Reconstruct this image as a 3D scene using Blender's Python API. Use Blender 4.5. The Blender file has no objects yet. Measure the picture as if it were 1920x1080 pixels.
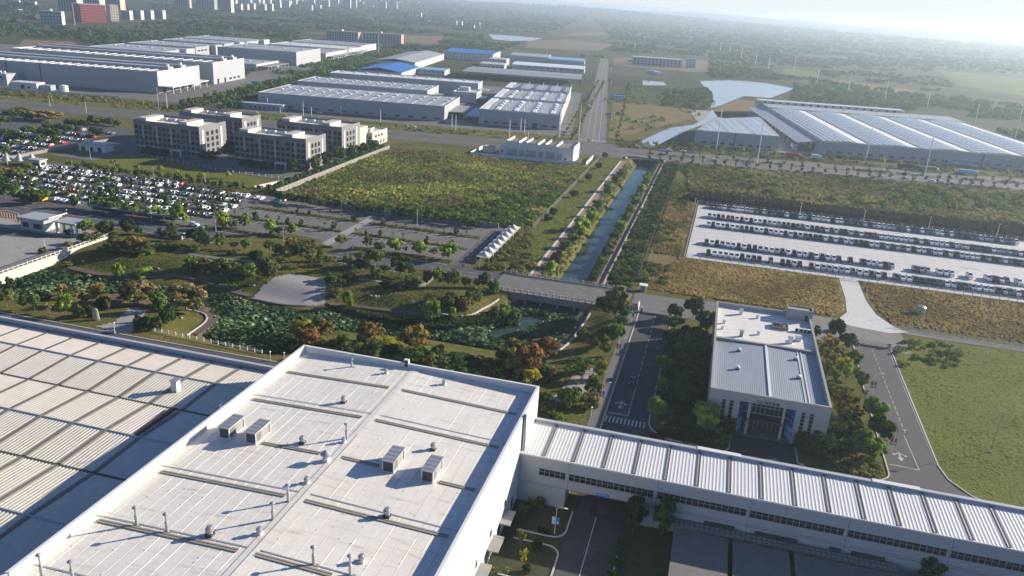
import bpy, math, random
import numpy as np
from mathutils import Matrix, Vector
random.seed(7); rng = np.random.default_rng(7)
HAZE = 0.000165
SC = bpy.context.scene
COL = SC.collection
# ------------------------------------------------------------------ camera, sky, sun, exposure
CH = 100.0; FOC = 1494.25; YAW, PIT, ROL = 0.240323657, 0.346712014, 0.064766294
fw = np.array([-math.sin(YAW)*math.cos(PIT), math.cos(YAW)*math.cos(PIT), -math.sin(PIT)])
r0 = np.array([math.cos(YAW), math.sin(YAW), 0.0]); u0 = np.cross(r0, fw)
rt = math.cos(ROL)*r0+math.sin(ROL)*u0; up = -math.sin(ROL)*r0+math.cos(ROL)*u0
cd = bpy.data.cameras.new('camera'); cam = bpy.data.objects.new('camera', cd); COL.objects.link(cam)
cam.matrix_world = Matrix(((rt[0], up[0], -fw[0], 0), (rt[1], up[1], -fw[1], 0), (rt[2], up[2], -fw[2], CH), (0, 0, 0, 1)))
cd.sensor_width = 36; cd.lens = FOC*36/1920; cd.clip_start = 1; cd.clip_end = 60000
SC.camera = cam
SUN_AZ, SUN_EL = math.radians(36), math.radians(19.5)      # azimuth measured from +X towards +Y
W = bpy.data.worlds.new('World'); SC.world = W; W.use_nodes = True
nt = W.node_tree; nt.nodes.clear()
sk = nt.nodes.new('ShaderNodeTexSky'); sk.sky_type = 'NISHITA'; sk.sun_disc = False
sk.sun_elevation = SUN_EL; sk.sun_rotation = math.radians(90)-SUN_AZ; sk.altitude = 100; sk.air_density = 1.0; sk.dust_density = 0.4; sk.ozone_density = 1.0
bg = nt.nodes.new('ShaderNodeBackground'); bg.inputs[1].default_value = 0.05
wo = nt.nodes.new('ShaderNodeOutputWorld'); 
tc = nt.nodes.new('ShaderNodeTexCoord'); sx = nt.nodes.new('ShaderNodeSeparateXYZ'); nt.links.new(tc.outputs['Generated'], sx.inputs[0])
hm = nt.nodes.new('ShaderNodeMapRange'); hm.inputs[1].default_value = 0.0; hm.inputs[2].default_value = 0.16; hm.inputs[3].default_value = 0.9; hm.inputs[4].default_value = 0.0; nt.links.new(sx.outputs[2], hm.inputs[0])
hx = nt.nodes.new('ShaderNodeMix'); hx.data_type = 'RGBA'; hx.inputs[7].default_value = (9.2, 9.6, 10.0, 1); nt.links.new(hm.outputs[0], hx.inputs[0]); tn = nt.nodes.new('ShaderNodeMix'); tn.data_type = 'RGBA'; tn.blend_type = 'MULTIPLY'; tn.inputs[0].default_value = 1; tn.inputs[7].default_value = (.70, .93, 1.40, 1); nt.links.new(sk.outputs[0], tn.inputs[6]); nt.links.new(tn.outputs[2], hx.inputs[6]); nt.links.new(hx.outputs[2], bg.inputs[0])   # pale air low over the horizon
nt.links.new(bg.outputs[0], wo.inputs[0])
sl = bpy.data.lights.new('sun', 'SUN'); sl.energy = 5.0; sl.angle = math.radians(0.5); sl.color = (1.0, 0.89, 0.74)
so = bpy.data.objects.new('sun', sl); COL.objects.link(so)
sd = Vector((math.cos(SUN_AZ)*math.cos(SUN_EL), math.sin(SUN_AZ)*math.cos(SUN_EL), math.sin(SUN_EL)))
so.rotation_euler = sd.to_track_quat('Z', 'Y').to_euler()
SC.view_settings.view_transform = 'Standard'; SC.view_settings.look = 'None'; SC.view_settings.gamma = 1; SC.view_settings.exposure = 1.0
try:
    cy = SC.cycles; cy.max_bounces = 6; cy.diffuse_bounces = 3; cy.glossy_bounces = 3; cy.transmission_bounces = 4; cy.volume_bounces = 0; cy.transparent_max_bounces = 6
    cy.use_denoising = True; cy.caustics_reflective = False; cy.caustics_refractive = False
except Exception: pass
# ------------------------------------------------------------------ pixel <-> world
def P(x, y, z=0.0):
    d = (x-960)/FOC*rt-(y-540)/FOC*up+fw
    t = (z-CH)/d[2]
    return np.array([d[0]*t, d[1]*t, z])
def Q(X):
    v = np.array(X, float)-[0, 0, CH]
    dz = v@fw
    return 960+FOC*(v@rt)/dz, 540-FOC*(v@up)/dz, dz
def PP(pts, z=0.0): return [tuple(P(x, y, z)[:2]) for x, y in pts]
def zm(ox, oy, s): return lambda *pts: [(ox+x/s, oy+y/s) for x, y in pts]
def hgt(X, ytop):
    lo, hi = 0.0, 60.0
    for _ in range(30):
        m = (lo+hi)/2
        if Q((X[0], X[1], X[2]+m))[1] > ytop: lo = m
        else: hi = m
    return lo
# ------------------------------------------------------------------ names, labels
def tag(o, label, cat, group=None, kind=None):
    if label: o['label'] = label
    if cat: o['category'] = cat
    if group: o['group'] = group
    if kind: o['kind'] = kind
    return o
def struct(o): o['kind'] = 'structure'; return o
def thing(name, label, cat, loc=(0, 0, 0), rz=0.0, group=None):
    o = bpy.data.objects.new(name, None); COL.objects.link(o); o.empty_display_size = 0.2
    o.location = loc; o.rotation_euler = (0, 0, rz)
    return tag(o, label, cat, group)
_on = 'zeroth first second third fourth fifth sixth seventh eighth ninth tenth eleventh twelfth thirteenth fourteenth fifteenth sixteenth seventeenth eighteenth nineteenth'.split()
_te = ' ten twenty thirty forty fifty sixty seventy eighty ninety'.split(' ')
def ORD(n):
    if n < 20: return _on[n]
    t, u = n//10, n % 10
    return _te[t]+'-'+_on[u] if u else _te[t][:-1]+'ieth'
def link(name, me, parent=None, loc=None, rz=None, scale=None):
    o = bpy.data.objects.new(name, me); COL.objects.link(o)
    if parent: o.parent = parent
    if loc is not None: o.location = loc
    if rz is not None: o.rotation_euler = (0, 0, rz)
    if scale is not None: o.scale = scale
    return o
def dup(root, label=None, loc=None, rz=None, scale=None):
    c = root.copy(); COL.objects.link(c)
    if loc is not None: c.location = loc
    if rz is not None: c.rotation_euler = (0, 0, rz)
    if scale is not None: c.scale = scale
    if label: c['label'] = label
    for ch in root.children:
        d = ch.copy(); COL.objects.link(d); d.parent = c
        for g in ch.children:
            e = g.copy(); COL.objects.link(e); e.parent = d
    return c
# ------------------------------------------------------------------ mesh builder
class MB:
    def __init__(s, rot=0.0, ox=0.0, oy=0.0): s.v = []; s.f = []; s.m = []; s.c, s.s = math.cos(rot), math.sin(rot); s.ox, s.oy = ox, oy; s.mi = 0
    def pt(s, x, y, z): s.v.append((s.ox+s.c*x-s.s*y, s.oy+s.s*x+s.c*y, z)); return len(s.v)-1
    def face(s, *pts):
        s.f.append([s.pt(*p) for p in pts]); s.m.append(s.mi); return s
    def box(s, x0, x1, y0, y1, z0, z1, bottom=True):
        i = [s.pt(x, y, z) for z in (z0, z1) for x, y in ((x0, y0), (x1, y0), (x1, y1), (x0, y1))]
        q = [[i[0], i[1], i[5], i[4]], [i[1], i[2], i[6], i[5]], [i[2], i[3], i[7], i[6]], [i[3], i[0], i[4], i[7]], [i[4], i[5], i[6], i[7]]]
        if bottom: q.append([i[3], i[2], i[1], i[0]])
        s.f += q; s.m += [s.mi]*len(q); return s
    def prism(s, poly, z0, z1, cap=True):
        n = len(poly); a = [s.pt(x, y, z0) for x, y in poly]; b = [s.pt(x, y, z1) for x, y in poly]
        ar = sum(poly[i][0]*poly[(i+1) % n][1]-poly[(i+1) % n][0]*poly[i][1] for i in range(n))
        if ar < 0: a.reverse(); b.reverse()
        for i in range(n): s.f.append([a[i], a[(i+1) % n], b[(i+1) % n], b[i]]); s.m.append(s.mi)
        if cap: s.f.append(list(b)); s.m.append(s.mi); s.f.append(list(a[::-1])); s.m.append(s.mi)
        return s
    def cyl(s, x, y, z0, z1, ra, rb=None, n=10, cap=True):
        rb = ra if rb is None else rb
        a = [s.pt(x+ra*math.cos(6.28319*k/n), y+ra*math.sin(6.28319*k/n), z0) for k in range(n)]
        b = [s.pt(x+rb*math.cos(6.28319*k/n), y+rb*math.sin(6.28319*k/n), z1) for k in range(n)]
        for k in range(n): s.f.append([a[k], a[(k+1) % n], b[(k+1) % n], b[k]]); s.m.append(s.mi)
        if cap: s.f.append(b); s.m.append(s.mi); s.f.append(a[::-1]); s.m.append(s.mi)
        return s
    def lathe(s, x, y, prof, n=12):
        for (ra, z0), (rb, z1) in zip(prof, prof[1:]): s.cyl(x, y, z0, z1, max(ra, .003), max(rb, .003), n, cap=False)
        return s
    def tube(s, pts, r, n=6, r1=None):
        pts = [Vector(p) for p in pts]; rings = []
        for i, p in enumerate(pts):
            d = (pts[min(i+1, len(pts)-1)]-pts[max(i-1, 0)]).normalized()
            a = d.orthogonal().normalized(); b = d.cross(a)
            rr = r if r1 is None else r+(r1-r)*i/(len(pts)-1)
            rings.append([s.pt(*(p+a*rr*math.cos(6.28319*k/n)+b*rr*math.sin(6.28319*k/n))) for k in range(n)])
        for A, B in zip(rings, rings[1:]):
            for k in range(n): s.f.append([A[k], A[(k+1) % n], B[(k+1) % n], B[k]]); s.m.append(s.mi)
        s.f.append(rings[-1]); s.m.append(s.mi); s.f.append(rings[0][::-1]); s.m.append(s.mi)
        return s
    def loft(s, prof, axis_pts):               # closed sections (list of lists of 3D points) joined in order, ends capped
        R = [[s.pt(*p) for p in sec] for sec in axis_pts]; n = len(R[0])
        for A, B in zip(R, R[1:]):
            for k in range(n): s.f.append([A[k], A[(k+1) % n], B[(k+1) % n], B[k]]); s.m.append(s.mi)
        s.f.append(R[0][::-1]); s.m.append(s.mi); s.f.append(R[-1]); s.m.append(s.mi)
        return s
    def mesh(s, name, mats, smooth=False):
        me = bpy.data.meshes.new(name); me.from_pydata(s.v, [], s.f)
        for m in (mats if isinstance(mats, (list, tuple)) else [mats]): me.materials.append(m)
        if any(s.m): me.polygons.foreach_set('material_index', s.m)
        if smooth: me.polygons.foreach_set('use_smooth', [True]*len(me.polygons))
        me.update(); return me
    def build(s, name, mats, parent=None, smooth=False, loc=None):
        return link(name, s.mesh(name, mats, smooth), parent, loc)
def npmesh(name, v, f, mat, tint=None):        # f: (n,k) faces, tint per face
    v = np.asarray(v, np.float32); f = np.asarray(f, np.int32); n, k = f.shape
    me = bpy.data.meshes.new(name); me.vertices.add(len(v)); me.vertices.foreach_set('co', v.ravel())
    me.loops.add(n*k); me.loops.foreach_set('vertex_index', f.ravel()); me.polygons.add(n)
    me.polygons.foreach_set('loop_start', np.arange(0, n*k, k, dtype=np.int32))
    try: me.polygons.foreach_set('loop_total', np.full(n, k, np.int32))
    except Exception: pass
    me.update(calc_edges=True)
    if tint is not None:
        at = me.attributes.new('tint', 'FLOAT', 'FACE'); at.data.foreach_set('value', np.asarray(tint, np.float32))
    me.materials.append(mat); me.validate(); return me
def inpoly(px, py, poly):
    px = np.asarray(px); py = np.asarray(py); r = np.zeros(px.shape, bool); n = len(poly)
    for i in range(n):
        x0, y0 = poly[i]; x1, y1 = poly[(i+1) % n]
        c = ((y0 > py) != (y1 > py)) & (px < (x1-x0)*(py-y0)/(y1-y0+1e-12)+x0); r ^= c
    return r
def sdist(px, py, poly):                       # signed distance, negative inside
    d = np.full(px.shape, 1e9); n = len(poly)
    for i in range(n):
        x0, y0 = poly[i]; x1, y1 = poly[(i+1) % n]; ex, ey = x1-x0, y1-y0
        t = np.clip(((px-x0)*ex+(py-y0)*ey)/(ex*ex+ey*ey+1e-9), 0, 1)
        d = np.minimum(d, np.hypot(px-x0-t*ex, py-y0-t*ey))
    return np.where(inpoly(px, py, poly), -d, d)
def randin(poly, n):
    a = np.array(poly); lo, hi = a.min(0), a.max(0); out = []; m = 0
    while m < n:
        q = rng.uniform(lo, hi, (n*2+50, 2)); q = q[inpoly(q[:, 0], q[:, 1], poly)]; out.append(q); m += len(q)
    return np.concatenate(out)[:n]
# ------------------------------------------------------------------ materials
MATS = {}
def mat(name, col, rough=0.7, metal=0.0, col2=None, scale=0.3, amt=0.5, bump=0.0, bscale=4.0, spec=0.5, fine=None, streak=None):
    """Principled; colour varies between col and col2 by world-space noise; optional bump and directional streaks."""
    m = bpy.data.materials.new(name); MATS[name] = m; m.use_nodes = True; t = m.node_tree; N = t.nodes; L = t.links
    b = N['Principled BSDF']; b.inputs['Base Color'].default_value = (*col, 1); b.inputs['Roughness'].default_value = rough; b.inputs['Metallic'].default_value = metal
    b.inputs['Specular IOR Level'].default_value = spec
    g = None
    if col2 is not None or bump:
        g = N.new('ShaderNodeNewGeometry')
    if col2 is not None:
        n1 = N.new('ShaderNodeTexNoise'); n1.inputs['Scale'].default_value = scale; n1.inputs['Detail'].default_value = 6; n1.inputs['Roughness'].default_value = 0.65
        src = g.outputs['Position']
        if streak:
            mp = N.new('ShaderNodeMapping'); mp.inputs['Scale'].default_value = streak; L.new(src, mp.inputs[0]); src = mp.outputs[0]
        L.new(src, n1.inputs['Vector'])
        rp = N.new('ShaderNodeValToRGB'); rp.color_ramp.elements[0].position = 0.5-amt/2; rp.color_ramp.elements[1].position = 0.5+amt/2
        rp.color_ramp.elements[0].color = (*col, 1); rp.color_ramp.elements[1].color = (*col2, 1)
        L.new(n1.outputs[0], rp.inputs[0]); out = rp.outputs[0]
        if fine:
            n2 = N.new('ShaderNodeTexNoise'); n2.inputs['Scale'].default_value = fine[0]; n2.inputs['Detail'].default_value = 4
            L.new(g.outputs['Position'], n2.inputs['Vector'])
            mr = N.new('ShaderNodeMapRange'); mr.inputs[1].default_value = 0.3; mr.inputs[2].default_value = 0.7; mr.inputs[3].default_value = 1-fine[1]; mr.inputs[4].default_value = 1+fine[1]
            L.new(n2.outputs[0], mr.inputs[0])
            mx = N.new('ShaderNodeMix'); mx.data_type = 'RGBA'; mx.blend_type = 'MULTIPLY'; mx.inputs[0].default_value = 1
            L.new(out, mx.inputs[6]); L.new(mr.outputs[0], mx.inputs[7]); out = mx.outputs[2]
        L.new(out, b.inputs['Base Color'])
    if bump:
        nb = N.new('ShaderNodeTexNoise'); nb.inputs['Scale'].default_value = bscale; nb.inputs['Detail'].default_value = 5
        L.new(g.outputs['Position'], nb.inputs['Vector'])
        bp = N.new('ShaderNodeBump'); bp.inputs['Strength'].default_value = 1; bp.inputs['Distance'].default_value = bump
        L.new(nb.outputs[0], bp.inputs['Height']); L.new(bp.outputs[0], b.inputs['Normal'])
    return m
def leafmat(name, col, col2, trans=0.35):
    col = tuple(c*1.85 for c in col); col2 = tuple(c*1.6 for c in col2)
    m = bpy.data.materials.new(name); MATS[name] = m; m.use_nodes = True; t = m.node_tree; N = t.nodes; L = t.links; N.clear()
    at = N.new('ShaderNodeAttribute'); at.attribute_name = 'tint'
    oi = N.new('ShaderNodeObjectInfo')
    rp = N.new('ShaderNodeValToRGB'); c2 = col2 or tuple(c*1.9 for c in col)
    rp.color_ramp.elements[0].color = (*[c*0.55 for c in col], 1); rp.color_ramp.elements[1].color = (*c2, 1)
    rp.color_ramp.elements[0].color = (.045, .052, .016, 1) if name in ('leaf_orange', 'leaf_red', 'leaf_pink') else rp.color_ramp.elements[0].color
    e = rp.color_ramp.elements.new(0.5); e.color = (*col, 1); L.new(at.outputs['Fac'], rp.inputs[0])
    hv = N.new('ShaderNodeHueSaturation'); mr = N.new('ShaderNodeMapRange'); mr.inputs[3].default_value = 0.75; mr.inputs[4].default_value = 1.3
    L.new(oi.outputs['Random'], mr.inputs[0]); L.new(mr.outputs[0], hv.inputs['Value']); L.new(rp.outputs[0], hv.inputs['Color'])
    d = N.new('ShaderNodeBsdfDiffuse'); tr = N.new('ShaderNodeBsdfTranslucent'); mx = N.new('ShaderNodeMixShader'); mx.inputs[0].default_value = trans
    L.new(hv.outputs[0], d.inputs[0]); L.new(hv.outputs[0], tr.inputs[0]); L.new(d.outputs[0], mx.inputs[1]); L.new(tr.outputs[0], mx.inputs[2])
    o = N.new('ShaderNodeOutputMaterial'); L.new(mx.outputs[0], o.inputs[0]); return m
M = lambda n: MATS[n]
mat('asphalt', (.055, .057, .062), .9, col2=(.085, .085, .088), scale=.12, amt=.5, fine=(2.5, .12))
mat('asphalt_new', (.036, .038, .045), .9, col2=(.055, .057, .063), scale=.1, amt=.5, fine=(2.5, .12))
mat('asphalt_old', (.10, .098, .095), .92, col2=(.15, .145, .135), scale=.1, amt=.6, fine=(1.5, .15))
mat('asphalt_grey', (.075, .075, .076), .92, col2=(.11, .108, .104), scale=.1, amt=.6, fine=(1.5, .15))
mat('wall_weathered', (.20, .195, .18), .9, col2=(.27, .26, .24), scale=.2, amt=.6)
mat('yard_grass', (.03, .036, .014), .95, col2=(.055, .056, .022), scale=.25, amt=.5, fine=(2, .3))  # darker than other grass: shade below the gallery put into the colour
mat('concrete', (.44, .44, .43), .85, col2=(.53, .53, .52), scale=.06, amt=.6, fine=(.8, .08))
mat('concrete_grey', (.22, .215, .2), .88, col2=(.32, .31, .29), scale=.15, amt=.6, fine=(2, .1))
mat('concrete_dark', (.12, .115, .11), .9, col2=(.2, .19, .175), scale=.3, amt=.7, fine=(3, .15))
mat('kerb', (.38, .37, .35), .85, col2=(.5, .48, .45), scale=.6, amt=.6)
mat('paving', (.14, .135, .13), .9, col2=(.2, .19, .18), scale=.4, amt=.6, fine=(3, .15))
mat('white_paint', (.55, .55, .53), .7, col2=(.28, .28, .28), scale=1.2, amt=.7)
mat('yellow_paint', (.5, .38, .2), .7, col2=(.4, .3, .18), scale=1, amt=.6)
mat('stone_fan', (.24, .235, .225), .85, col2=(.33, .32, .305), scale=.25, amt=.6, fine=(4, .12))
mat('deck', (.085, .06, .05), .85, col2=(.13, .095, .08), scale=.6, amt=.6, fine=(4, .2))
mat('red_path', (.19, .115, .09), .9, col2=(.25, .165, .135), scale=.3, amt=.6, fine=(2, .15))
mat('roof_white', (.77, .74, .675), .5, col2=(.62, .59, .53), scale=.3, amt=.75, streak=(1, .15, 1), fine=(1.5, .06))
def stains(m, col, sc, lo, hi, amt):             # long irregular dirt streaks with their own shape
    t = m.node_tree; N = t.nodes; L = t.links; b = N['Principled BSDF']; src = b.inputs['Base Color'].links[0].from_socket
    g = N.new('ShaderNodeNewGeometry'); mp = N.new('ShaderNodeMapping'); mp.inputs['Scale'].default_value = sc; L.new(g.outputs['Position'], mp.inputs[0])
    n = N.new('ShaderNodeTexNoise'); n.inputs['Scale'].default_value = 1; n.inputs['Detail'].default_value = 7; n.inputs['Roughness'].default_value = .7; L.new(mp.outputs[0], n.inputs['Vector'])
    r = N.new('ShaderNodeMapRange'); r.inputs[1].default_value = lo; r.inputs[2].default_value = hi; r.inputs[3].default_value = 0; r.inputs[4].default_value = amt; L.new(n.outputs[0], r.inputs[0])
    x = N.new('ShaderNodeMix'); x.data_type = 'RGBA'; x.inputs[7].default_value = (*col, 1); L.new(r.outputs[0], x.inputs[0]); L.new(src, x.inputs[6]); L.new(x.outputs[2], b.inputs['Base Color'])
stains(MATS['roof_white'], (.40, .36, .28), (.12, 1.1, 1), .54, .72, .75)
mat('roof_sheet', (.56, .505, .47), .5, col2=(.53, .515, .42), scale=.035, amt=.35, fine=(.5, .06))
mat('roof_sheet2', (.66, .67, .66), .4, col2=(.58, .58, .56), scale=.3, amt=.6, streak=(1, .2, 1))
mat('roof_grey', (.30, .32, .34), .55, col2=(.36, .375, .39), scale=.1, amt=.5, fine=(.8, .06))
mat('roof_blue_grey', (.24, .275, .31), .5, col2=(.29, .32, .35), scale=.3, amt=.6, streak=(1, .2, 1))
mat('roof_grey2', (.235, .245, .25), .6, col2=(.31, .315, .315), scale=.1, amt=.5)
mat('skylight_white', (.75, .76, .76), .35)
mat('strip_beige', (.27, .245, .195), .5, col2=(.36, .33, .26), scale=.8, amt=.6)
mat('strip_brown', (.15, .135, .11), .55, col2=(.2, .185, .15), scale=.5, amt=.6)
mat('gutter_dark', (.06, .055, .05), .7)
mat('wall_white', (.68, .68, .66), .5, col2=(.6, .6, .585), scale=.15, amt=.6, streak=(1, 1, .15))
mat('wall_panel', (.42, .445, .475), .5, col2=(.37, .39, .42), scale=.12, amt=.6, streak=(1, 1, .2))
mat('wall_far', (.37, .39, .41), .6, col2=(.32, .34, .36), scale=.05, amt=.6)
mat('wall_far2', (.5, .51, .5), .6, col2=(.44, .45, .44), scale=.05, amt=.6)
mat('wall_office', (.17, .17, .168), .8, col2=(.21, .209, .205), scale=.1, amt=.6)
mat('wall_annex', (.46, .43, .38), .8, col2=(.52, .49, .44), scale=.1, amt=.6)
mat('wall_clad', (.30, .315, .33), .5, col2=(.36, .37, .38), scale=.3, amt=.5)
mat('trim_grey', (.36, .37, .37), .5)
mat('pilaster', (.6, .6, .58), .7)
mat('glass', (.02, .028, .035), .08, spec=.8)
mat('glass_blue', (.03, .05, .07), .15, spec=.8)
mat('window_dark', (.022, .028, .036), .25, spec=.25)
mat('metal', (.5, .51, .52), .4, .6, col2=(.4, .41, .42), scale=1, amt=.6)
mat('metal_dark', (.07, .07, .075), .5, .4)
mat('metal_white', (.66, .67, .67), .45)
mat('rust', (.045, .025, .02), .8)
mat('blue_sheet', (.02, .17, .5), .45, col2=(.03, .14, .42), scale=.05, amt=.6)
mat('blue_light', (.2, .42, .62), .5)
mat('solar', (.40, .45, .5), .3, col2=(.46, .50, .55), scale=.05, amt=.5, spec=.7)
mat('brick_red', (.3, .055, .04), .8, col2=(.36, .07, .05), scale=.05, amt=.6)
mat('tower_grey', (.30, .33, .36), .7); mat('tower_cream', (.55, .5, .4), .7); mat('tower_white', (.6, .6, .57), .7); mat('tower_pink', (.45, .3, .24), .7)
mat('sign_blue', (.03, .2, .62), .5); mat('sign_navy', (.02, .07, .26), .5); mat('concrete_stain', (.37, .365, .35), .9)
mat('sign_red', (.5, .02, .03), .5); mat('sign_green', (.03, .3, .3), .5); mat('sign_white', (.75, .75, .75), .5); mat('sign_black', (.012, .013, .016), .5)
mat('orange', (.75, .4, .02), .5)
mat('bark', (.16, .13, .10), .9, col2=(.22, .18, .14), scale=3, amt=.6)
mat('bark_pale', (.28, .25, .2), .9)
mat('rock', (.42, .4, .36), .9, col2=(.3, .28, .25), scale=1, amt=.6, bump=.1)
mat('tent', (.44, .43, .40), .6)
mat('wall_bridge', (.55, .53, .46), .85, col2=(.47, .45, .4), scale=.3, amt=.6)
mat('tyre', (.015, .015, .016), .8)
mat('skin', (.4, .24, .16), .6); mat('cloth_dark', (.02, .022, .03), .8)
for n, c in dict(white=(.72, .73, .73), silver=(.38, .4, .41), black=(.012, .013, .016), navy=(.02, .03, .06), grey=(.11, .12, .13), red=(.45, .02, .02), teal=(.1, .42, .42), brown=(.12, .07, .05)).items():
    mat('paint_'+n, c, .3, 0.0, spec=.6)
LEAF = dict(dark=((.032, .056, .018), (.075, .11, .03)), green=((.06, .10, .022), (.14, .19, .036)), mid=((.075, .105, .028), (.15, .175, .045)), bright=((.13, .19, .028), (.25, .32, .045)),
            olive=((.10, .105, .034), (.20, .185, .06)), yellow=((.19, .18, .026), (.36, .31, .05)), orange=((.15, .115, .032), (.30, .19, .055)), red=((.16, .09, .032), (.28, .14, .06)),
            pink=((.13, .105, .045), (.26, .19, .10)), pale=((.09, .1, .06), (.16, .17, .1)))
for n, (a, b) in LEAF.items(): leafmat('leaf_'+n, a, b)
# ================================================================== terrain
def ss(t): t = np.clip(t, 0, 1); return t*t*(3-2*t)
POND = PP([(-60, 560), (-10, 505), (60, 503), (110, 507), (190, 524), (290, 536), (400, 548), (470, 566), (560, 588), (625, 586), (700, 602), (830, 624), (900, 612), (940, 585), (962, 571), (958, 545), (1093, 562), (1095, 588), (1062, 640), (1000, 662), (930, 658), (850, 645), (750, 632), (640, 622), (575, 622), (525, 648), (480, 664), (440, 660), (380, 636), (405, 602), (385, 580), (330, 572), (270, 550), (200, 553), (120, 548), (20, 560)], -3.2)
MOUNDS = [(P(862, 562), 1.9, 8), (P(480, 478), 1.1, 12), (P(340, 500), 1.0, 12), (P(760, 548), 1.2, 10), (P(240, 470), .9, 10)]
def Hf(x, y):
    x = np.asarray(x, float); y = np.asarray(y, float); h = np.zeros(x.shape)
    inx = np.minimum(x+58.9, -37.3-x); iny = np.minimum(y-255, 567-y); h -= 4.6*ss(np.minimum(inx, iny*3)/8.5)
    near = (x > -300) & (x < -20) & (y > 150) & (y < 300)
    if near.any():
        d = np.full(x.shape, 99.0); d[near] = sdist(x[near], y[near], POND)
        h = np.minimum(h, -2.5*ss((17-d)/15)*ss((266-y)/16)*ss((y-184)/7)*ss((-24-x)/9)); h = np.minimum(h, -4.7*ss((2.4-d)/4.0))
    for c, a, s in MOUNDS: h += a*np.exp(-((x-c[0])**2+(y-c[1])**2)/(2*s*s))
    r = np.hypot(x, y); far = ss((r-3500)/6000)
    h += far*(40+30*np.sin(x/1700+1.3)*np.cos(y/2300)+22*np.sin(x/610+y/900))*(r < 16000)
    return h
def H1(x, y): return float(Hf(np.array([x]), np.array([y]))[0])
def G(px, py):                                  # ground point under a pixel
    z = 0.0
    for _ in range(4): X = P(px, py, z); z = H1(X[0], X[1])
    X[2] = z; return X
def geo(a, n, q): return [a*q**i for i in range(n)]
xs = np.concatenate([np.array([-240-d for d in geo(8, 46, 1.17)])[::-1], np.arange(-240, -20, 2.0), np.arange(-20, 240, 5.0), np.array([240+d for d in geo(8, 46, 1.17)])])
ys = np.concatenate([np.array([-6000., -2000, -600, -200, 0, 60]), np.arange(80, 150, 5.0), np.arange(150, 300, 2.0), np.arange(300, 580, 4.0), np.array([580+d for d in geo(8, 48, 1.17)])])
gx, gy = np.meshgrid(xs, ys); gz = Hf(gx, gy); nx, ny = len(xs), len(ys)
ii = (np.arange(ny-1)[:, None]*nx+np.arange(nx-1)[None, :]).ravel()
def ground_mat():
    m = bpy.data.materials.new('ground'); m.use_nodes = True; t = m.node_tree; N = t.nodes; L = t.links; b = N['Principled BSDF']; b.inputs['Roughness'].default_value = .95; b.inputs['Specular IOR Level'].default_value = .1
    g = N.new('ShaderNodeNewGeometry')
    def noise(sc, det=6, ro=.6):
        n = N.new('ShaderNodeTexNoise'); n.inputs['Scale'].default_value = sc; n.inputs['Detail'].default_value = det; n.inputs['Roughness'].default_value = ro; L.new(g.outputs['Position'], n.inputs['Vector']); return n.outputs[0]
    def ramp(src, *st):
        r = N.new('ShaderNodeValToRGB'); e = r.color_ramp.elements
        for i, (p, c) in enumerate(st):
            k = e[i] if i < 2 else e.new(p)
            k.position = p; k.color = (*c, 1)
        L.new(src, r.inputs[0]); return r.outputs[0]
    def mix(f, a, c, bl='MIX'):
        x = N.new('ShaderNodeMix'); x.data_type = 'RGBA'; x.blend_type = bl
        if isinstance(f, float): x.inputs[0].default_value = f
        else: L.new(f, x.inputs[0])
        L.new(a, x.inputs[6]); L.new(c, x.inputs[7]); return x.outputs[2]
    near = ramp(noise(.035, 8, .7), (.34, (.07, .084, .022)), (.5, (.11, .11, .03)), (.62, (.15, .125, .045)), (.72, (.16, .12, .06)))
    vo = N.new('ShaderNodeTexVoronoi'); vo.inputs['Scale'].default_value = .0065; vo.distance = 'CHEBYCHEV'; L.new(g.outputs['Position'], vo.inputs['Vector'])
    sp = N.new('ShaderNodeSeparateColor'); L.new(vo.outputs['Color'], sp.inputs[0])
    fld = ramp(sp.outputs[0], (0, (.045, .06, .022)), (.3, (.075, .085, .03)), (.5, (.11, .10, .05)), (.65, (.06, .085, .025)), (.82, (.13, .10, .065)), (1, (.05, .06, .025)))
    wood = ramp(noise(.008, 8, .7), (.46, (.03, .045, .02)), (.56, (.075, .085, .035)))
    farc = mix(.45, fld, wood)
    ln = N.new('ShaderNodeVectorMath'); ln.operation = 'LENGTH'; L.new(g.outputs['Position'], ln.inputs[0])
    mr = N.new('ShaderNodeMapRange'); mr.inputs[1].default_value = 650; mr.inputs[2].default_value = 1000; L.new(ln.outputs['Value'], mr.inputs[0])
    col = mix(mr.outputs[0], near, farc)
    fine = ramp(noise(1.3, 5, .7), (.3, (.62, .62, .6)), (.7, (1.35, 1.3, 1.2)))
    col = mix(1.0, col, fine, 'MULTIPLY'); L.new(col, b.inputs['Base Color'])
    bp = N.new('ShaderNodeBump'); bp.inputs['Distance'].default_value = .35; L.new(noise(.9, 6, .7), bp.inputs['Height']); L.new(bp.outputs[0], b.inputs['Normal']); return m
gme = npmesh('ground', np.stack([gx.ravel(), gy.ravel(), gz.ravel()], 1), np.stack([ii, ii+1, ii+nx+1, ii+nx], 1), ground_mat())
gme.polygons.foreach_set('use_smooth', [True]*len(gme.polygons)); struct(link('ground', gme))
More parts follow.
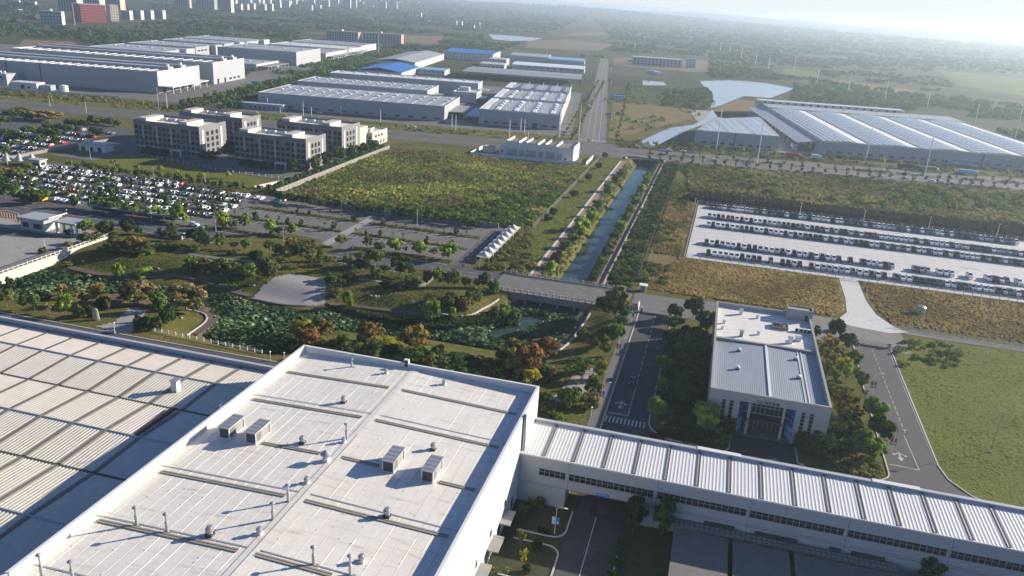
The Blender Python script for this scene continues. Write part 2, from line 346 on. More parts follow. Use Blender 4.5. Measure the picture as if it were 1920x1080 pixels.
# ------------------------------------------------------------------ water
def water_mat(name, col, rough, bump, sc):
    m = mat(name, col, rough, bump=bump, bscale=sc, spec=.5); return m
water_mat('water', (.032, .064, .054), .08, .025, 1.0); MATS['water'].node_tree.nodes['Principled BSDF'].inputs['Specular IOR Level'].default_value = .12; water_mat('water_lake', (.30, .34, .36), .2, .02, .6)
def sheet(name, poly, z, m, kind='structure'):
    b = MB(); n = len(poly); ar = sum(poly[i][0]*poly[(i+1) % n][1]-poly[(i+1) % n][0]*poly[i][1] for i in range(n))
    b.face(*[(x, y, z) for x, y in (poly if ar > 0 else poly[::-1])]); o = b.build(name, M(m)); o['kind'] = kind; return o
R = lambda x0, x1, y0, y1: [(x0, y0), (x1, y0), (x1, y1), (x0, y1)]
sheet('canal_water', R(-59, -37, 255, 590), -3.5, 'water')
sheet('pond_water', R(-300, -36, 188, 255), -3.75, 'water')
# ------------------------------------------------------------------ flat sheets of the setting
def road(name, poly, z, m): return sheet(name, poly, z, m)
lawn = mat('lawn', (.09, .112, .02), .95, col2=(.155, .158, .034), scale=.06, amt=.5, fine=(1.6, .35), bump=.25, bscale=1.5, spec=.1)
mat('dry_grass', (.14, .11, .042), .95, col2=(.21, .16, .07), scale=.06, amt=.6, fine=(1.2, .3), bump=.3, bscale=1.2, spec=.1)
mat('dirt', (.16, .115, .08), .95, col2=(.22, .165, .12), scale=.02, amt=.6, fine=(.2, .2), spec=.1)
mat('dirt_tan', (.2, .16, .11), .95, col2=(.16, .13, .075), scale=.01, amt=.6, fine=(.1, .2), spec=.1)
mat('soil_dark', (.075, .055, .038), .95, col2=(.12, .09, .06), scale=.15, amt=.6, spec=.1)
mat('grass_dark', (.065, .074, .02), .95, col2=(.11, .11, .032), scale=.25, amt=.5, fine=(2, .3), bump=.2, bscale=2, spec=.1)
# lots and roads (axis aligned near grid)
road('lot_road', [(-330, 262), (-282, 262), (-270, 271), (-140, 268.4), (-72, 266), (-72, 283.6), (-150, 283), (-209, 284.5), (-262, 291), (-330, 293)], .05, 'asphalt')
road('car_park_surface', [(-352, 288), (-262, 291), (-209, 284.6), (-95, 284.6), (-88, 283.6), (-88, 346), (-212, 347), (-350, 357)], .04, 'asphalt_old')
road('tent_lane', R(-94.6, -88.2, 284, 340), .07, 'asphalt')
road('upper_car_park_surface', [(-379, 348), (-379, 440), (-388, 470), (-440, 470), (-520, 470), (-480, 352)], .05, 'asphalt')
road('plaza_pavement', [(-330, 190), (-238.6, 190), (-238.6, 262), (-282, 268), (-330, 268)], .05, 'concrete_grey')
road('plaza_lane', [(-330, 243), (-262, 243), (-243, 250), (-243, 252), (-265, 251), (-330, 251)], .065, 'asphalt')
road('hall_road', R(-260, -89, 157.4, 181), .05, 'asphalt')
road('factory_road', R(-18.2, -7.2, 40, 263.5), .05, 'asphalt_new')
road('factory_road_walkway', R(-22.0, -18.6, 165, 263.5), .06, 'asphalt_old')
road('canteen_forecourt', [(-7.2, 170), (-7.2, 160), (62, 158), (120, 152), (120, 165), (63, 180), (50.5, 183), (48, 176), (29, 177), (29, 187.5), (13, 187.5), (13, 176), (2, 176), (-2, 178), (-6, 186), (-7.2, 190)], .055, 'asphalt_new')
road('canteen_porch', R(14.5, 27.8, 187.4, 191.8), .065, 'paving')
road('service_yard', R(-60, 130, 30, 141), .03, 'yard_grass')
road('east_road', [(52.3, 262), (63.8, 264), (62.5, 188), (64.5, 180), (75, 172), (120, 166), (120, 150), (48, 160), (50.2, 186), (50.4, 220)], .06, 'asphalt')
road('apron', [(-22, 264), (8, 264), (8, 286), (-5, 283.5), (-22, 283.5)], .06, 'asphalt_old')
road('gate_track', [(8, 264), (70, 262), (70, 286), (130, 284), (200, 282), (200, 279), (130, 280.5), (72, 281), (66, 287), (56, 286.5), (8, 287)], .045, 'concrete_dark')
road('lot_driveway', [(56, 337.5), (63.3, 337.5), (63, 312), (64.5, 297), (69, 286.5), (73, 283), (66, 279.5), (54, 281), (49, 284), (54, 295), (55.5, 312)], .065, 'concrete')
road('truck_lot_slab', [(-6.6, 337.6), (185, 337.6), (185, 446), (-5.8, 442)], .08, 'concrete')
road('canal_walkway', R(-62.6, -58.6, 285, 548), .05, 'red_path'); road('canal_walkway_east', R(-37.6, -34.9, 285, 552), .05, 'red_path')
road('canal_bank_lawn', R(-78, -63.6, 288, 562), .03, 'lawn')
road('office_lawn', [(-341, 374), (-333, 400), (-262, 383), (-222, 384), (-230, 357), (-330, 361)], .05, 'lawn')
road('office_court', [(-372, 375), (-342, 400), (-342, 409), (-222, 409), (-216, 500), (-222, 384), (-262, 384), (-333, 401), (-341, 373)], .04, 'asphalt_old')
road('office_yard', R(-372, -214, 402, 492), .03, 'asphalt_old')
road('right_lawn', [(63.4, 262), (62.6, 188), (65, 181), (76, 173), (130, 166), (260, 160), (260, 278), (74, 279)], .04, 'lawn')
road('canteen_lawn', [(-6.6, 190), (2, 178.5), (13, 178.5), (13, 187), (7, 187), (7, 254), (-6.6, 254)], .045, 'grass_dark')
road('canteen_east_lawn', [(36, 178), (47, 178), (50, 188), (50, 262), (36, 262)], .045, 'grass_dark')
road('dry_meadow', [(-22, 288), (6, 288), (48, 288), (53.5, 296), (55, 312), (55.6, 336.5), (-10, 336.5), (-12, 440), (-22, 440)], .035, 'dry_grass')
road('dry_meadow_east', [(64, 336.5), (190, 336.5), (190, 289), (69, 289), (65.5, 298), (63.8, 312)], .035, 'dry_grass')
# rotated far grid (highway and factory estate)
FR9 = math.radians(8.8); c9, s9 = math.cos(FR9), math.sin(FR9)
def F(u, v): return (-51+c9*u-s9*v, 561+s9*u+c9*v)     # origin where the highway crosses the canal
def FP(*q): return [F(u, v) for u, v in q]
road('highway', FP((-900, 2), (420, 2), (420, 62), (-900, 62)), .04, 'asphalt_grey')
road('highway_median', FP((-900, 23), (-60, 23), (-60, 27), (-900, 27)), .09, 'lawn'); road('highway_median_east', FP((8, 26), (420, 26), (420, 30), (8, 30)), .09, 'lawn')
road('highway_verge', FP((-900, 44), (-62, 44), (-62, 62), (-900, 62)), .08, 'lawn'); road('highway_verge_east', FP((-18, 46), (420, 46), (420, 84), (-18, 84)), .07, 'grass_dark')
road('avenue', [tuple(p) for p in FP((-45, 60), (-24, 60), (-17, 1100), (-33, 1100))], .06, 'asphalt_old')
road('estate_road', FP((-352, 60), (-338, 60), (-338, 900), (-352, 900)), .06, 'asphalt')
road('estate_yard', FP((-330, 78), (-52, 78), (-52, 420), (-330, 420)), .03, 'asphalt_old')
road('west_yard', FP((-1000, 96), (-372, 96), (-372, 500), (-1000, 500)), .03, 'asphalt_old')
road('dock_yard', FP((65, 84), (150, 84), (150, 330), (65, 330)), .05, 'concrete_grey')
sheet('lake_water', PP([(1312, 152), (1370, 150), (1430, 155), (1490, 166), (1445, 184), (1395, 180), (1345, 200), (1332, 203), (1338, 185), (1335, 172), (1318, 160)]), .10, 'water_lake')
sheet('creek_water', PP([(1335, 205), (1345, 218), (1312, 236), (1290, 244), (1225, 276), (1185, 274), (1215, 258), (1255, 240), (1300, 234), (1320, 224)]), .11, 'water_lake')
sheet('fish_pond_water', PP([(1205, 151), (1245, 154), (1250, 160), (1205, 160)]), .1, 'water_lake'); sheet('far_lake_water', PP([(915, 64), (960, 67), (1018, 72), (1000, 76), (960, 77), (925, 74)]), .12, 'water_lake')
for n, pts, m in (('brown_field', [(45, 74), (135, 78), (150, 84), (30, 90)], 'dirt'), ('earth_site', [(560, 60), (830, 68), (825, 84), (765, 80), (640, 66)], 'dirt'), ('tan_field', [(990, 76), (1060, 74), (1150, 84), (1120, 96), (985, 90)], 'dirt_tan'), ('far_tan_field', [(1070, 62), (1150, 60), (1150, 66), (1060, 68)], 'dirt_tan'),
                  ('bare_plot', [(1150, 190), (1290, 205), (1300, 222), (1190, 250), (1140, 262)], 'dry_grass'), ('red_site', [(1150, 108), (1320, 112), (1400, 130), (1300, 135), (1150, 122)], 'dirt'), ('left_field', [(0, 26), (90, 28), (110, 40), (0, 38)], 'dirt'), ('lake_spit', [(1335, 208), (1352, 198), (1385, 186), (1412, 190), (1425, 204), (1400, 218), (1362, 222), (1340, 218)], 'dry_grass'), ('paddy_field', [(1470, 128), (1530, 134), (1535, 146), (1465, 138)], 'lawn'), ('far_paddy_field', [(1760, 132), (1920, 146), (1920, 180), (1800, 160)], 'lawn'), ('plough_field', [(1560, 148), (1720, 170), (1640, 186), (1560, 168)], 'dry_grass')):
    road(n, PP(pts), .05, m)
# ------------------------------------------------------------------ kerbs and painted markings
def strip(mb, pts, w, z0, z1):                   # kerb or line along a polyline
    for (x0, y0), (x1, y1) in zip(pts, pts[1:]):
        l = math.hypot(x1-x0, y1-y0); nxx, nyy = -(y1-y0)/l*w/2, (x1-x0)/l*w/2
        mb.prism([(x0+nxx, y0+nyy), (x0-nxx, y0-nyy), (x1-nxx, y1-nyy), (x1+nxx, y1+nyy)], z0, z1)
def arc(cx, cy, r, a0, a1, n=8): return [(cx+r*math.cos(math.radians(a0+(a1-a0)*i/n)), cy+r*math.sin(math.radians(a0+(a1-a0)*i/n))) for i in range(n+1)]
kb = MB()
for pts in ([(-18.4, 263), (-18.4, 172)], arc(-23.4, 172, 5, 0, -80), [(-7.0, 258), (-7.0, 236)], arc(-5, 236, 2, 180, 270, 5), arc(-5, 220, 2, 90, 180, 5), [(-7.0, 220), (-7.0, 186)], arc(.5, 186, 7.5, 180, 265), [(0, 178.5), (12, 177.6), (13.2, 180), (13.2, 187)], [(29.2, 187), (29.2, 179), (31, 177.4), (45, 177.4)], arc(45.5, 182, 4.6, 270, 360), [(50.1, 182), (50.6, 214)], [(50.8, 226), (52.2, 262)], [(63.9, 264), (62.6, 190), (63.5, 184), (67, 178.5), (75, 173), (120, 166.5)],
            [(-18.4, 141), (-18.4, 134)], arc(-21, 134, 2.6, 0, -90, 6), [(-21, 131.4), (-28, 131.4)], [(-28, 128.6), (-21, 128.6)], arc(-21, 126, 2.6, 90, 0, 6), [(-18.4, 126), (-18.4, 120)], arc(-21, 120, 2.6, 0, -90, 6), [(-21, 117.4), (-28, 117.4)], [(-28, 114.6), (-21, 114.6)], arc(-21, 112, 2.6, 90, 0, 6), [(-18.4, 112), (-18.4, 60)],
            [(-262, 290.8), (-282, 293)], [(-209, 284.4), (-157, 283)], [(-139, 283.2), (-97, 283.8)], [(-270, 270.8), (-140, 268.2), (-74, 266)], [(-89, 157.6+24), (-156, 181), (-250, 181)]): strip(kb, pts, .35, 0, .2)
struct(kb.build('kerb', M('kerb')))
jb = MB()
for k in range(32): jb.box(-6+k*6, -5.94+k*6, 337.8, 442, .08, .086)
for k in range(17): jb.box(-6.4, 184, 341+k*6.2, 341.06+k*6.2, .087, .092)
struct(jb.build('slab_joint', M('concrete_dark')))
pb = MB(); r9 = random.Random(4)
for (xa, xb, ya, yb, n, zt) in ((-18, -7.4, 60, 262, 26, .053), (51.5, 62.5, 184, 260, 12, .064), (-300, -75, 269, 282.5, 30, .054), (-5, 48, 160, 174, 8, .058), (-205, -92, 291, 339, 26, .044), (0, 150, 340, 438, 30, .0935)):
    for k in range(n):
        x, y, w, d = r9.uniform(xa, xb-2), r9.uniform(ya, yb-3), r9.uniform(.5, 3.2), r9.uniform(1, 9)
        if xb-xa < 20: w, d = min(w, 2.4), d
        else: w, d = d, min(w, 2.5)
        pb.mi = 0 if zt < .09 else 1; pb.face((x, y, zt+k*.0001), (min(x+w, xb), y, zt+k*.0001), (min(x+w, xb), min(y+d, yb), zt+k*.0001), (x, min(y+d, yb), zt+k*.0001))
struct(pb.build('road_patch', [M('asphalt'), M('concrete_stain')]))
b_ = MB(); strip(b_, [(-63.2, 285), (-63.2, 548)], 1.0, 0, .35); struct(b_.build('canal_coping', M('kerb')))
b_ = MB(); strip(b_, [(-34.6, 285), (-34.6, 552)], .6, 0, .9); struct(b_.build('canal_parapet', M('concrete_grey')))
mk = MB(); ym = MB(); zr = .085
for k in range(14): strip(mk, [(-12.6, 262-k*4.4), (-12.6, 259.6-k*4.4)], .22, .06, zr)
strip(mk, [(-12.6, 202), (-12.6, 187.3)], .2, .06, zr); strip(mk, [(-17.8, 187), (-12.4, 187)], .35, .06, zr)
for k in range(11): strip(mk, [(-17.8+k*.98, 185.2), (-17.8+k*.98, 182.0)], .45, .06, zr)
def arrow(x, y, d=1):
    strip(mk, [(x, y), (x, y+3*d)], .4, .06, zr); mk.prism([(x-.75, y), (x, y-1.6*d), (x+.75, y)], .06, zr)
    strip(mk, [(x, y+2.5*d), (x-1.2, y+1.4*d)], .4, .06, zr); mk.prism([(x-1.9, y+1.4*d), (x-1.1, y+.7*d), (x-.9, y+2.0*d)], .06, zr)
    strip(mk, [(x, y+2.5*d), (x+1.2, y+1.4*d)], .4, .06, zr); mk.prism([(x+1.9, y+1.4*d), (x+1.1, y+.7*d), (x+.9, y+2.0*d)], .06, zr)
arrow(-15.2, 191.5)
strip(mk, [(-13.4, 141), (-13.4, 121)], .2, .06, zr)
for k in range(8): strip(mk, [(-13.4, 118-k*6), (-13.4, 115.4-k*6)], .2, .06, zr)
strip(mk, [(-7.5, 130), (-7.5, 60)], .2, .06, zr)
for k in range(17): strip(mk, [(57.9-.01*k, 261-k*3.4), (57.9-.01*k, 259-k*3.4)], .2, .07, .095)
strip(mk, [(57.2, 203), (57.6, 186)], .2, .07, .095); strip(mk, [(50.9, 186.3), (57.6, 186)], .3, .07, .095); strip(mk, [(63.2, 262), (62.2, 190)], .2, .07, .095)
zr = .095; arrow(54.2, 190.5)
for y, w in ((274, .25), (278.8, .18), (271.2, .18)):
    for k in range(60):
        if y == 274: continue
        x = -300+k*5.5
        if x < -26: strip(mk, [(x, y+(.0 if x > -200 else (-(x+200))*.035)), (x+2.4, y+(.0 if x > -200 else (-(x+200))*.035))], .2, .055, .09 if x < -76 else .34)
strip(mk, [(-330, 280), (-200, 275.2), (-150, 275), (-26, 274.4)], .22, .055, .09)
for k in range(9): strip(mk, [(-91.3, 335-k*5.6), (-91.3, 332.6-k*5.6)], .2, .075, .1)
for k in range(60):
    u = -880+k*16
    for v in (12, 36): strip(mk, FP((u, v), (u+6, v)), .3, .045, .1)
for uu in (-39.5, -34.5, -29.5): strip(mk, FP((uu, 64), (uu+8.5, 1000)), .3, .07, .12)
for k in range(16): strip(mk, FP((-44+k*1.3, 66), (-44+k*1.3, 70)), .5, .07, .12)
for (xa, xb, yc) in ((-209, -156, 316), (-147, -96, 316), (-209, -156, 334), (-147, -96, 334), (-209, -96, 298)):
    for k in range(int((xb-xa)/2.7)): 
        if k % 1 == 0: strip(mk, [(xa+k*2.7, yc+2.4), (xa+k*2.7, yc+7)], .1, .045, .07)
struct(mk.build('road_markings', M('white_paint')))
for k in range(7): strip(ym, PP([(2+k*5.2, 397+k*1.1), (4+k*5.2, 407+k*1.6)]), .5, .06, .1)
strip(ym, PP([(0, 396), (12, 395), (36, 401)]), .5, .06, .1); strip(ym, PP([(0, 406), (25, 411), (34, 418), (36, 401)]), .5, .06, .1); struct(ym.build('hatched_markings', M('yellow_paint')))
# planted medians of the car park
md = MB()
for (xa, xb, ya, yb) in ((-345, -295, 307.4, 309.2), (-345, -295, 325, 327.4), (-291, -214, 306.4, 308.8), (-291, -214, 324, 326.4), (-209, -153.5, 306.2, 308.6), (-148.5, -95.5, 306.2, 308.6), (-209, -153.5, 323.6, 327.2), (-148.5, -95.5, 323.6, 327.2), (-209, -157, 285.4, 290), (-140, -96, 285.4, 290)): md.box(xa, xb, ya, yb, .0, .22)
struct(md.build('planted_median', M('grass_dark')))
road('car_park_cross_lane', [(-153.2, 288), (-149, 286), (-149, 336), (-153.2, 336)], .06, 'concrete_grey')
# park paths that follow the ground
def ribbon(name, pts, w, m, dz=.12, closed=False):
    P2 = []
    for (a, b) in zip(pts, pts[1:]):
        n = max(1, int(math.hypot(b[0]-a[0], b[1]-a[1])/2))
        P2 += [(a[0]+(b[0]-a[0])*i/n, a[1]+(b[1]-a[1])*i/n) for i in range(n)]
    P2.append(pts[-1])
    for _ in range(4): P2 = [P2[0]]+[((a[0]+2*b[0]+c[0])/4, (a[1]+2*b[1]+c[1])/4) for a, b, c in zip(P2, P2[1:], P2[2:])]+[P2[-1]]
    b = MB(); L = []
    for i, (x, y) in enumerate(P2):
        x0, y0 = P2[max(0, i-1)]; x1, y1 = P2[min(len(P2)-1, i+1)]; l = math.hypot(x1-x0, y1-y0) or 1; nx_, ny_ = -(y1-y0)/l*w/2, (x1-x0)/l*w/2
        h = max(H1(x, y), H1(x+nx_, y+ny_)-.5, H1(x-nx_, y-ny_)-.5)+dz
        L.append(((x+nx_, y+ny_, h), (x-nx_, y-ny_, h)))
    for (a, c), (d, e) in zip(L, L[1:]):
        b.face(c, e, d, a); b.face((a[0], a[1], a[2]-.6), a, d, (d[0], d[1], d[2]-.6)); b.face(c, (c[0], c[1], c[2]-.6), (e[0], e[1], e[2]-.6), e)
    return struct(b.build(name, M(m)))
g1 = lambda pts: [tuple(G(x, y)[:2]) for x, y in pts]
ribbon('park_path', g1([(285, 457), (330, 470), (370, 480), (440, 488), (475, 490)]), 2.2, 'paving')
ribbon('park_path', g1([(615, 521), (690, 524), (740, 533), (780, 540), (795, 536), (808, 522), (822, 508)]), 1.8, 'concrete_grey')
ribbon('boardwalk', g1([(132, 508), (180, 514), (230, 518), (290, 524), (345, 529), (400, 539), (440, 548), (470, 555)]), 2.6, 'deck', .2)
ribbon('boardwalk', g1([(612, 571), (660, 574), (720, 583), (790, 592), (850, 604), (890, 603), (915, 592), (935, 575)]), 2.2, 'deck', .2)
ribbon('boardwalk', g1([(470, 658), (495, 640), (520, 631), (545, 629)]), 2.6, 'deck', .2)
ribbon('boardwalk', g1([(360, 578), (385, 580), (402, 590), (402, 602), (385, 615), (362, 627)]), 3.4, 'deck', .2)
ribbon('boardwalk', g1([(20, 545), (90, 550), (150, 557), (230, 562), (300, 568)]), 2.0, 'deck', .2)
ribbon('boardwalk', g1([(1094, 590), (1078, 612), (1062, 634), (1040, 655), (1010, 668)]), 3.0, 'deck', .25)
ribbon('park_kerb', g1([(1106, 590), (1090, 612), (1074, 637), (1052, 656), (1020, 672)]), .5, 'kerb', .45)
ribbon('park_kerb', g1([(352, 582), (375, 582), (391, 590), (391, 602), (372, 615), (350, 630)]), .5, 'kerb', .4)
ribbon('park_kerb', g1([(935, 563), (905, 580), (880, 598), (850, 599), (820, 593)]), .5, 'kerb', .5)
ribbon('boardwalk', g1([(835, 672), (880, 680), (930, 686)]), 2.2, 'deck', .2)
ribbon('park_path', g1([(1040, 752), (1062, 740), (1066, 722), (1085, 712), (1100, 700)]), 3.2, 'stone_fan')
fanp = g1([(472, 560), (490, 540), (516, 520), (540, 514), (565, 516), (612, 523), (611, 548), (610, 574), (575, 575), (530, 572)])
def terr_sheet(name, poly, m, dz=.12, step=1.5):
    a = np.array(poly); lo, hi = a.min(0), a.max(0); X = np.arange(lo[0], hi[0]+step, step); Y = np.arange(lo[1], hi[1]+step, step); gx, gy = np.meshgrid(X, Y)
    s = sdist(gx, gy, poly) < step*.35; n = len(X); q = (np.arange(len(Y)-1)[:, None]*n+np.arange(n-1)[None, :]).ravel(); sr = s.ravel(); k = sr[q] & sr[q+1] & sr[q+n] & sr[q+n+1]; q = q[k]
    return struct(link(name, npmesh(name, np.stack([gx.ravel(), gy.ravel(), Hf(gx, gy).ravel()+dz], 1), np.stack([q, q+1, q+n+1, q+n], 1), M(m))))
terr_sheet('fan_plaza', fanp, 'stone_fan', .1, .8)
ribbon('fan_plaza_kerb', fanp[8:]+[fanp[0]], .8, 'concrete_dark', .3)
terr_sheet('round_plaza', g1([(226, 592), (240, 578), (258, 576), (276, 583), (272, 594), (250, 597), (252, 622), (222, 628), (190, 618), (180, 612), (215, 603)]), 'stone_fan', .1, .8)
terr_sheet('pergola_court', g1([(1060, 722), (1075, 703), (1112, 690), (1118, 700), (1110, 716), (1098, 735), (1085, 742)]), 'stone_fan', .1, .7)
# ================================================================== near buildings
# ---- main workshop with the white roof
XL, XR, YB, YF, ZT = -88.6, -30.7, 156.8, 40.0, 19.5
XRD = -59.6
def zroof(x): return 17.75+0.9*(1-abs(x-XRD)/29.0)
ws = thing('white_roofed_workshop', 'large white-walled workshop in the foreground with a pale low-gabled roof behind a parapet', 'factory building', (XRD, 98, 0))
def wb(name, mb, m, smooth=False): return mb.build(name, [M(k) for k in m] if isinstance(m, list) else M(m), par[0], smooth, loc=poff[0])
par = [ws]; poff = [(-XRD, -98, 0)]
b = MB(); b.prism([(XL, YF), (XR, YF), (XR, YB), (XL, YB)], 0, 17.2); wb('wall', b, 'wall_white')
b = MB(); t = .45
for x0, x1, y0, y1 in ((XL, XL+t, YF, YB), (XR-t, XR, YF, YB), (XL+t, XR-t, YB-t, YB)): b.box(x0, x1, y0, y1, 17.2, ZT)
par_o = wb('parapet', b, 'wall_white')
b = MB()
for x0, x1, y0, y1 in ((XL-.05, XL+t+.08, YF, YB+.05), (XR-t-.08, XR+.05, YF, YB+.05), (XL+t+.08, XR-t-.08, YB-t-.08, YB+.05)): b.box(x0, x1, y0, y1, ZT, ZT+.07)
link('coping', b.mesh('coping', M('metal_white')), par_o)
b = MB(); xa = XL+t; nseam = 26                     # roof sheet: broad pans with a standing seam between
xsn = np.linspace(XL+t, XR-t, nseam+1)
for x0, x1 in zip(xsn, xsn[1:]):
    w = .07
    for p, q, za, zb in ((x0, x0+w*.4, 0, .035), (x0+w*.4, x0+w, .035, .035), (x0+w, x0+w*1.4, .035, 0), (x0+w*1.4, x1, 0, 0)):
        b.face((p, YF, zroof(p)+za), (q, YF, zroof(q)+zb), (q, YB-t, zroof(q)+zb), (p, YB-t, zroof(p)+za))
rf = wb('roof', b, 'roof_white')
b = MB(); b.face((XRD-1.1, YF, zroof(XRD)+.045), (XRD, YF, zroof(XRD)+.09), (XRD, YB-t, zroof(XRD)+.09), (XRD-1.1, YB-t, zroof(XRD)+.045)); b.face((XRD, YF, zroof(XRD)+.09), (XRD+1.1, YF, zroof(XRD)+.045), (XRD+1.1, YB-t, zroof(XRD)+.045), (XRD, YB-t, zroof(XRD)+.09)); wb('ridge_cap', b, 'roof_white'); b = MB(); b.face((XRD-.07, YF, zroof(XRD)+.1), (XRD+.07, YF, zroof(XRD)+.1), (XRD+.07, 125, zroof(XRD)+.1), (XRD-.07, 125, zroof(XRD)+.1)); wb('ridge_joint', b, 'concrete_dark')
b = MB()
for y in (104.2, 133.5, 88.6, 76):                       # cross seams of the sheets
    for xa, xb in ((XL+t, XRD-1), (XRD+1, XR-t)): b = MB(); b.face((xa, y, zroof(xa)+.09), (xb, y, zroof(xb)+.09), (xb, y+.22, zroof(xb)+.09), (xa, y+.22, zroof(xa)+.09)); wb('roof_seam', b, 'metal')

b = MB(); rj = random.Random(2)
for x in xsn[1:-1]:
    y = YF
    while y < YB-2:
        l = rj.uniform(4, 22)
        if rj.random() < .62: w = rj.choice([.035, .05, .05, .08]); b.face((x+.1, y, zroof(x)+.012), (x+.1+w, y, zroof(x)+.012), (x+.1+w, min(y+l, YB-t), zroof(x)+.012), (x+.1, min(y+l, YB-t), zroof(x)+.012))
        y += l
    for k in range(5): y = rj.uniform(YF, YB-4); b.box(x-.25, x+.05, y, y+.12, zroof(x)+.005, zroof(x)+.04)
wb('dirt_joint', b, 'trim_grey')['kind'] = 'stuff'
zr7 = zm(400, 640, 2.455); zr6 = zm(0, 640, 2.455)
def rp(pt):                                      # point on the workshop roof under a pixel
    z = 18.2
    for _ in range(4): X = P(*pt, z); z = zroof(X[0])
    return X
for a, c in [zr7((335, 147), (815, 208)), zr7((175, 272), (690, 345)), zr7((225, 470), (495, 515)), zr6((735, 607), (1320, 705)), zr6((445, 830), (1100, 960)), zr7((870, 222), (1395, 340)), zr7((748, 360), (1310, 493)), zr7((592, 533), (760, 575)), zr7((1040, 648), (1205, 687)), zr7((425, 730), (1080, 905)), zr7((195, 980), (545, 1079))]:
    A, B = rp(a), rp(c); y = (A[1]+B[1])/2; x0, x1 = A[0], B[0]; b = MB()
    for yy, ww, hh in ((y-.4, .3, .16), (y-.1, .2, .1), (y+.12, .3, .16)):
        b.loft(None, [[(x, yy, zroof(x)+.05), (x, yy+ww, zroof(x)+.05), (x, yy+ww, zroof(x)+hh), (x, yy, zroof(x)+hh)] for x in (x0, x1)])
    wb('skylight_strip', b, 'strip_beige')
b = MB()                                          # openings along the lit side wall
for y, z0, z1, w in ((137, 1, 3.4, 1.2), (131, 5.2, 6.6, 1.0), (127, 1, 3.2, 2), (121, 5.0, 6.5, 1.1), (119, .3, 3.2, 3), (112, 5, 6.4, 1), (108, .3, 3.4, 3.2), (103, 5, 6.4, 1.2)):
    wb('window', MB().box(XR, XR+.06, y-w/2, y+w/2, z0, z1), 'window_dark')
for y in (129.5, 121, 112.5): wb('entrance_canopy', MB().box(XR, XR+2.2, y-2.4, y+2.4, 3.6, 3.85), 'concrete_grey')
b = MB(); b.tube([(XR+.45, 142.6, .3), (XR+.45, 142.6, 19.8)], .42, 10); b.tube([(XR+.3, 143.6, .3), (XR+.3, 143.6, 18.6)], .16, 8); wb('duct_pipe', b, 'metal', True)
# roof furniture, each a thing
par = [None]; poff = [None]
def tgt(n, lab, c, X, g): return thing(n, lab, c, tuple(X), 0, g)
def hood(px, pb, pt, lab, dark):
    X = rp((px, pb)); h = max(.7, hgt(X, pt)*.82); o = tgt('roof_ventilator', lab, 'roof vent', X, 'mushroom ventilators on the white workshop roof'); r = .27*h+.12
    MB().box(-r*.95, r*.95, -r*.95, r*.95, -.15, h*.26).build('base', M('metal_dark' if dark else 'metal_white'), o)
    MB().lathe(0, 0, [(r*.8, h*.26), (r*.8, h*.52), (r*1.1, h*.54), (r*1.1, h*.74), (r*.78, h*.76), (r*.78, h*.97), (r*.5, h), (0, h)], 14).build('cap', M('metal'), o)
z7v = lambda x, y, t: (400+x/2.455, 640+y/2.455, 640+t/2.455)
for v, lab, dk in ((z7v(795, 147, 122), 'small grey mushroom vent left of the black box on the rear parapet', 0), (z7v(1062, 199, 172), 'small mushroom vent alone on the right rear corner of the white roof', 0), (z7v(600, 282, 245), 'large dark-based mushroom vent behind the second roof strip', 1), (z7v(410, 469, 428), 'dark-based mushroom vent beside the left pair of hooded boxes', 1),
                   (z7v(1012, 499, 460), 'dark-based mushroom vent behind the right pair of hooded boxes', 1), (z7v(430, 652, 617), 'mushroom vent just in front of the conical tower vent', 0), (z7v(800, 807, 757), 'large dark-based mushroom vent on the right half, nearest the camera', 1), (z7v(213, 887, 848), 'small grey mushroom vent left of the ridge beside two pipes', 0),
                   (z7v(683, 1014, 972), 'mushroom vent beside a pipe at the bottom edge of the roof', 0), ((393.9, 1004, 982), 'mushroom vent at the end of the near left roof strip', 1), (z7v(600, 465, 437), 'round ball vent at the foot of the tall thin pipe', 0)): hood(*v, lab, dk)
def stack(px, pb, pt, lab):
    X = rp((px, pb)); h = max(1.2, hgt(X, pt)); o = tgt('flue_pipe', lab, 'flue pipe', X, 'thin flue pipes on the white workshop roof')
    MB().lathe(0, 0, [(.34, -.1), (.34, .12), (.26, .14), (.26, h*.45), (.3, h*.46), (.3, h*.5), (.17, h*.53), (.17, h*.9)], 12).build('shaft', M('metal'), o, True)
    MB().lathe(0, 0, [(.17, h*.86), (.44, h*.9), (.46, h*.93), (.2, h*.985), (0, h)], 14).build('cowl', M('metal'), o, True)
    MB().prism([(.35, -.4), (.9, -.3), (.75, .35), (.4, .3)], .045, .07).build('rust_stain', M('strip_beige'), o)
for v, lab in ((z7v(613, 447, 375), 'tall thin flue pipe near the ridge behind the conical vent'), (z7v(345, 737, 655), 'rust-stained flue pipe at the end of a roof strip left of the ridge'), (z7v(275, 820, 738), 'flue pipe left of the ridge, between strip end and mushroom vent'), (z7v(462, 1027, 940), 'flue pipe right of the ridge at the bottom of the roof'),
               (z7v(630, 1074, 980), 'flue pipe beside a mushroom vent at the very bottom right'), ((256.6, 984.5, 949), 'left one of two rust-stained flue pipes behind the near left strip'), ((313.6, 997, 961), 'right one of two rust-stained flue pipes behind the near left strip'), ((79.4, 1082, 1037), 'nearest flue pipe, at the lower left corner by the parapet'), ((136.4, 1085, 1050), 'second nearest flue pipe at the lower left corner of the roof'),
               (z7v(637, 117, 78), 'white-capped flue pipe by the rear parapet, farthest of the pipes')): stack(*v, lab)
X = rp((400+520/2.455, 640+551/2.455)); o = tgt('conical_vent', 'grey vent with a wide conical hat on a square base by the ridge', 'roof vent', X, None)
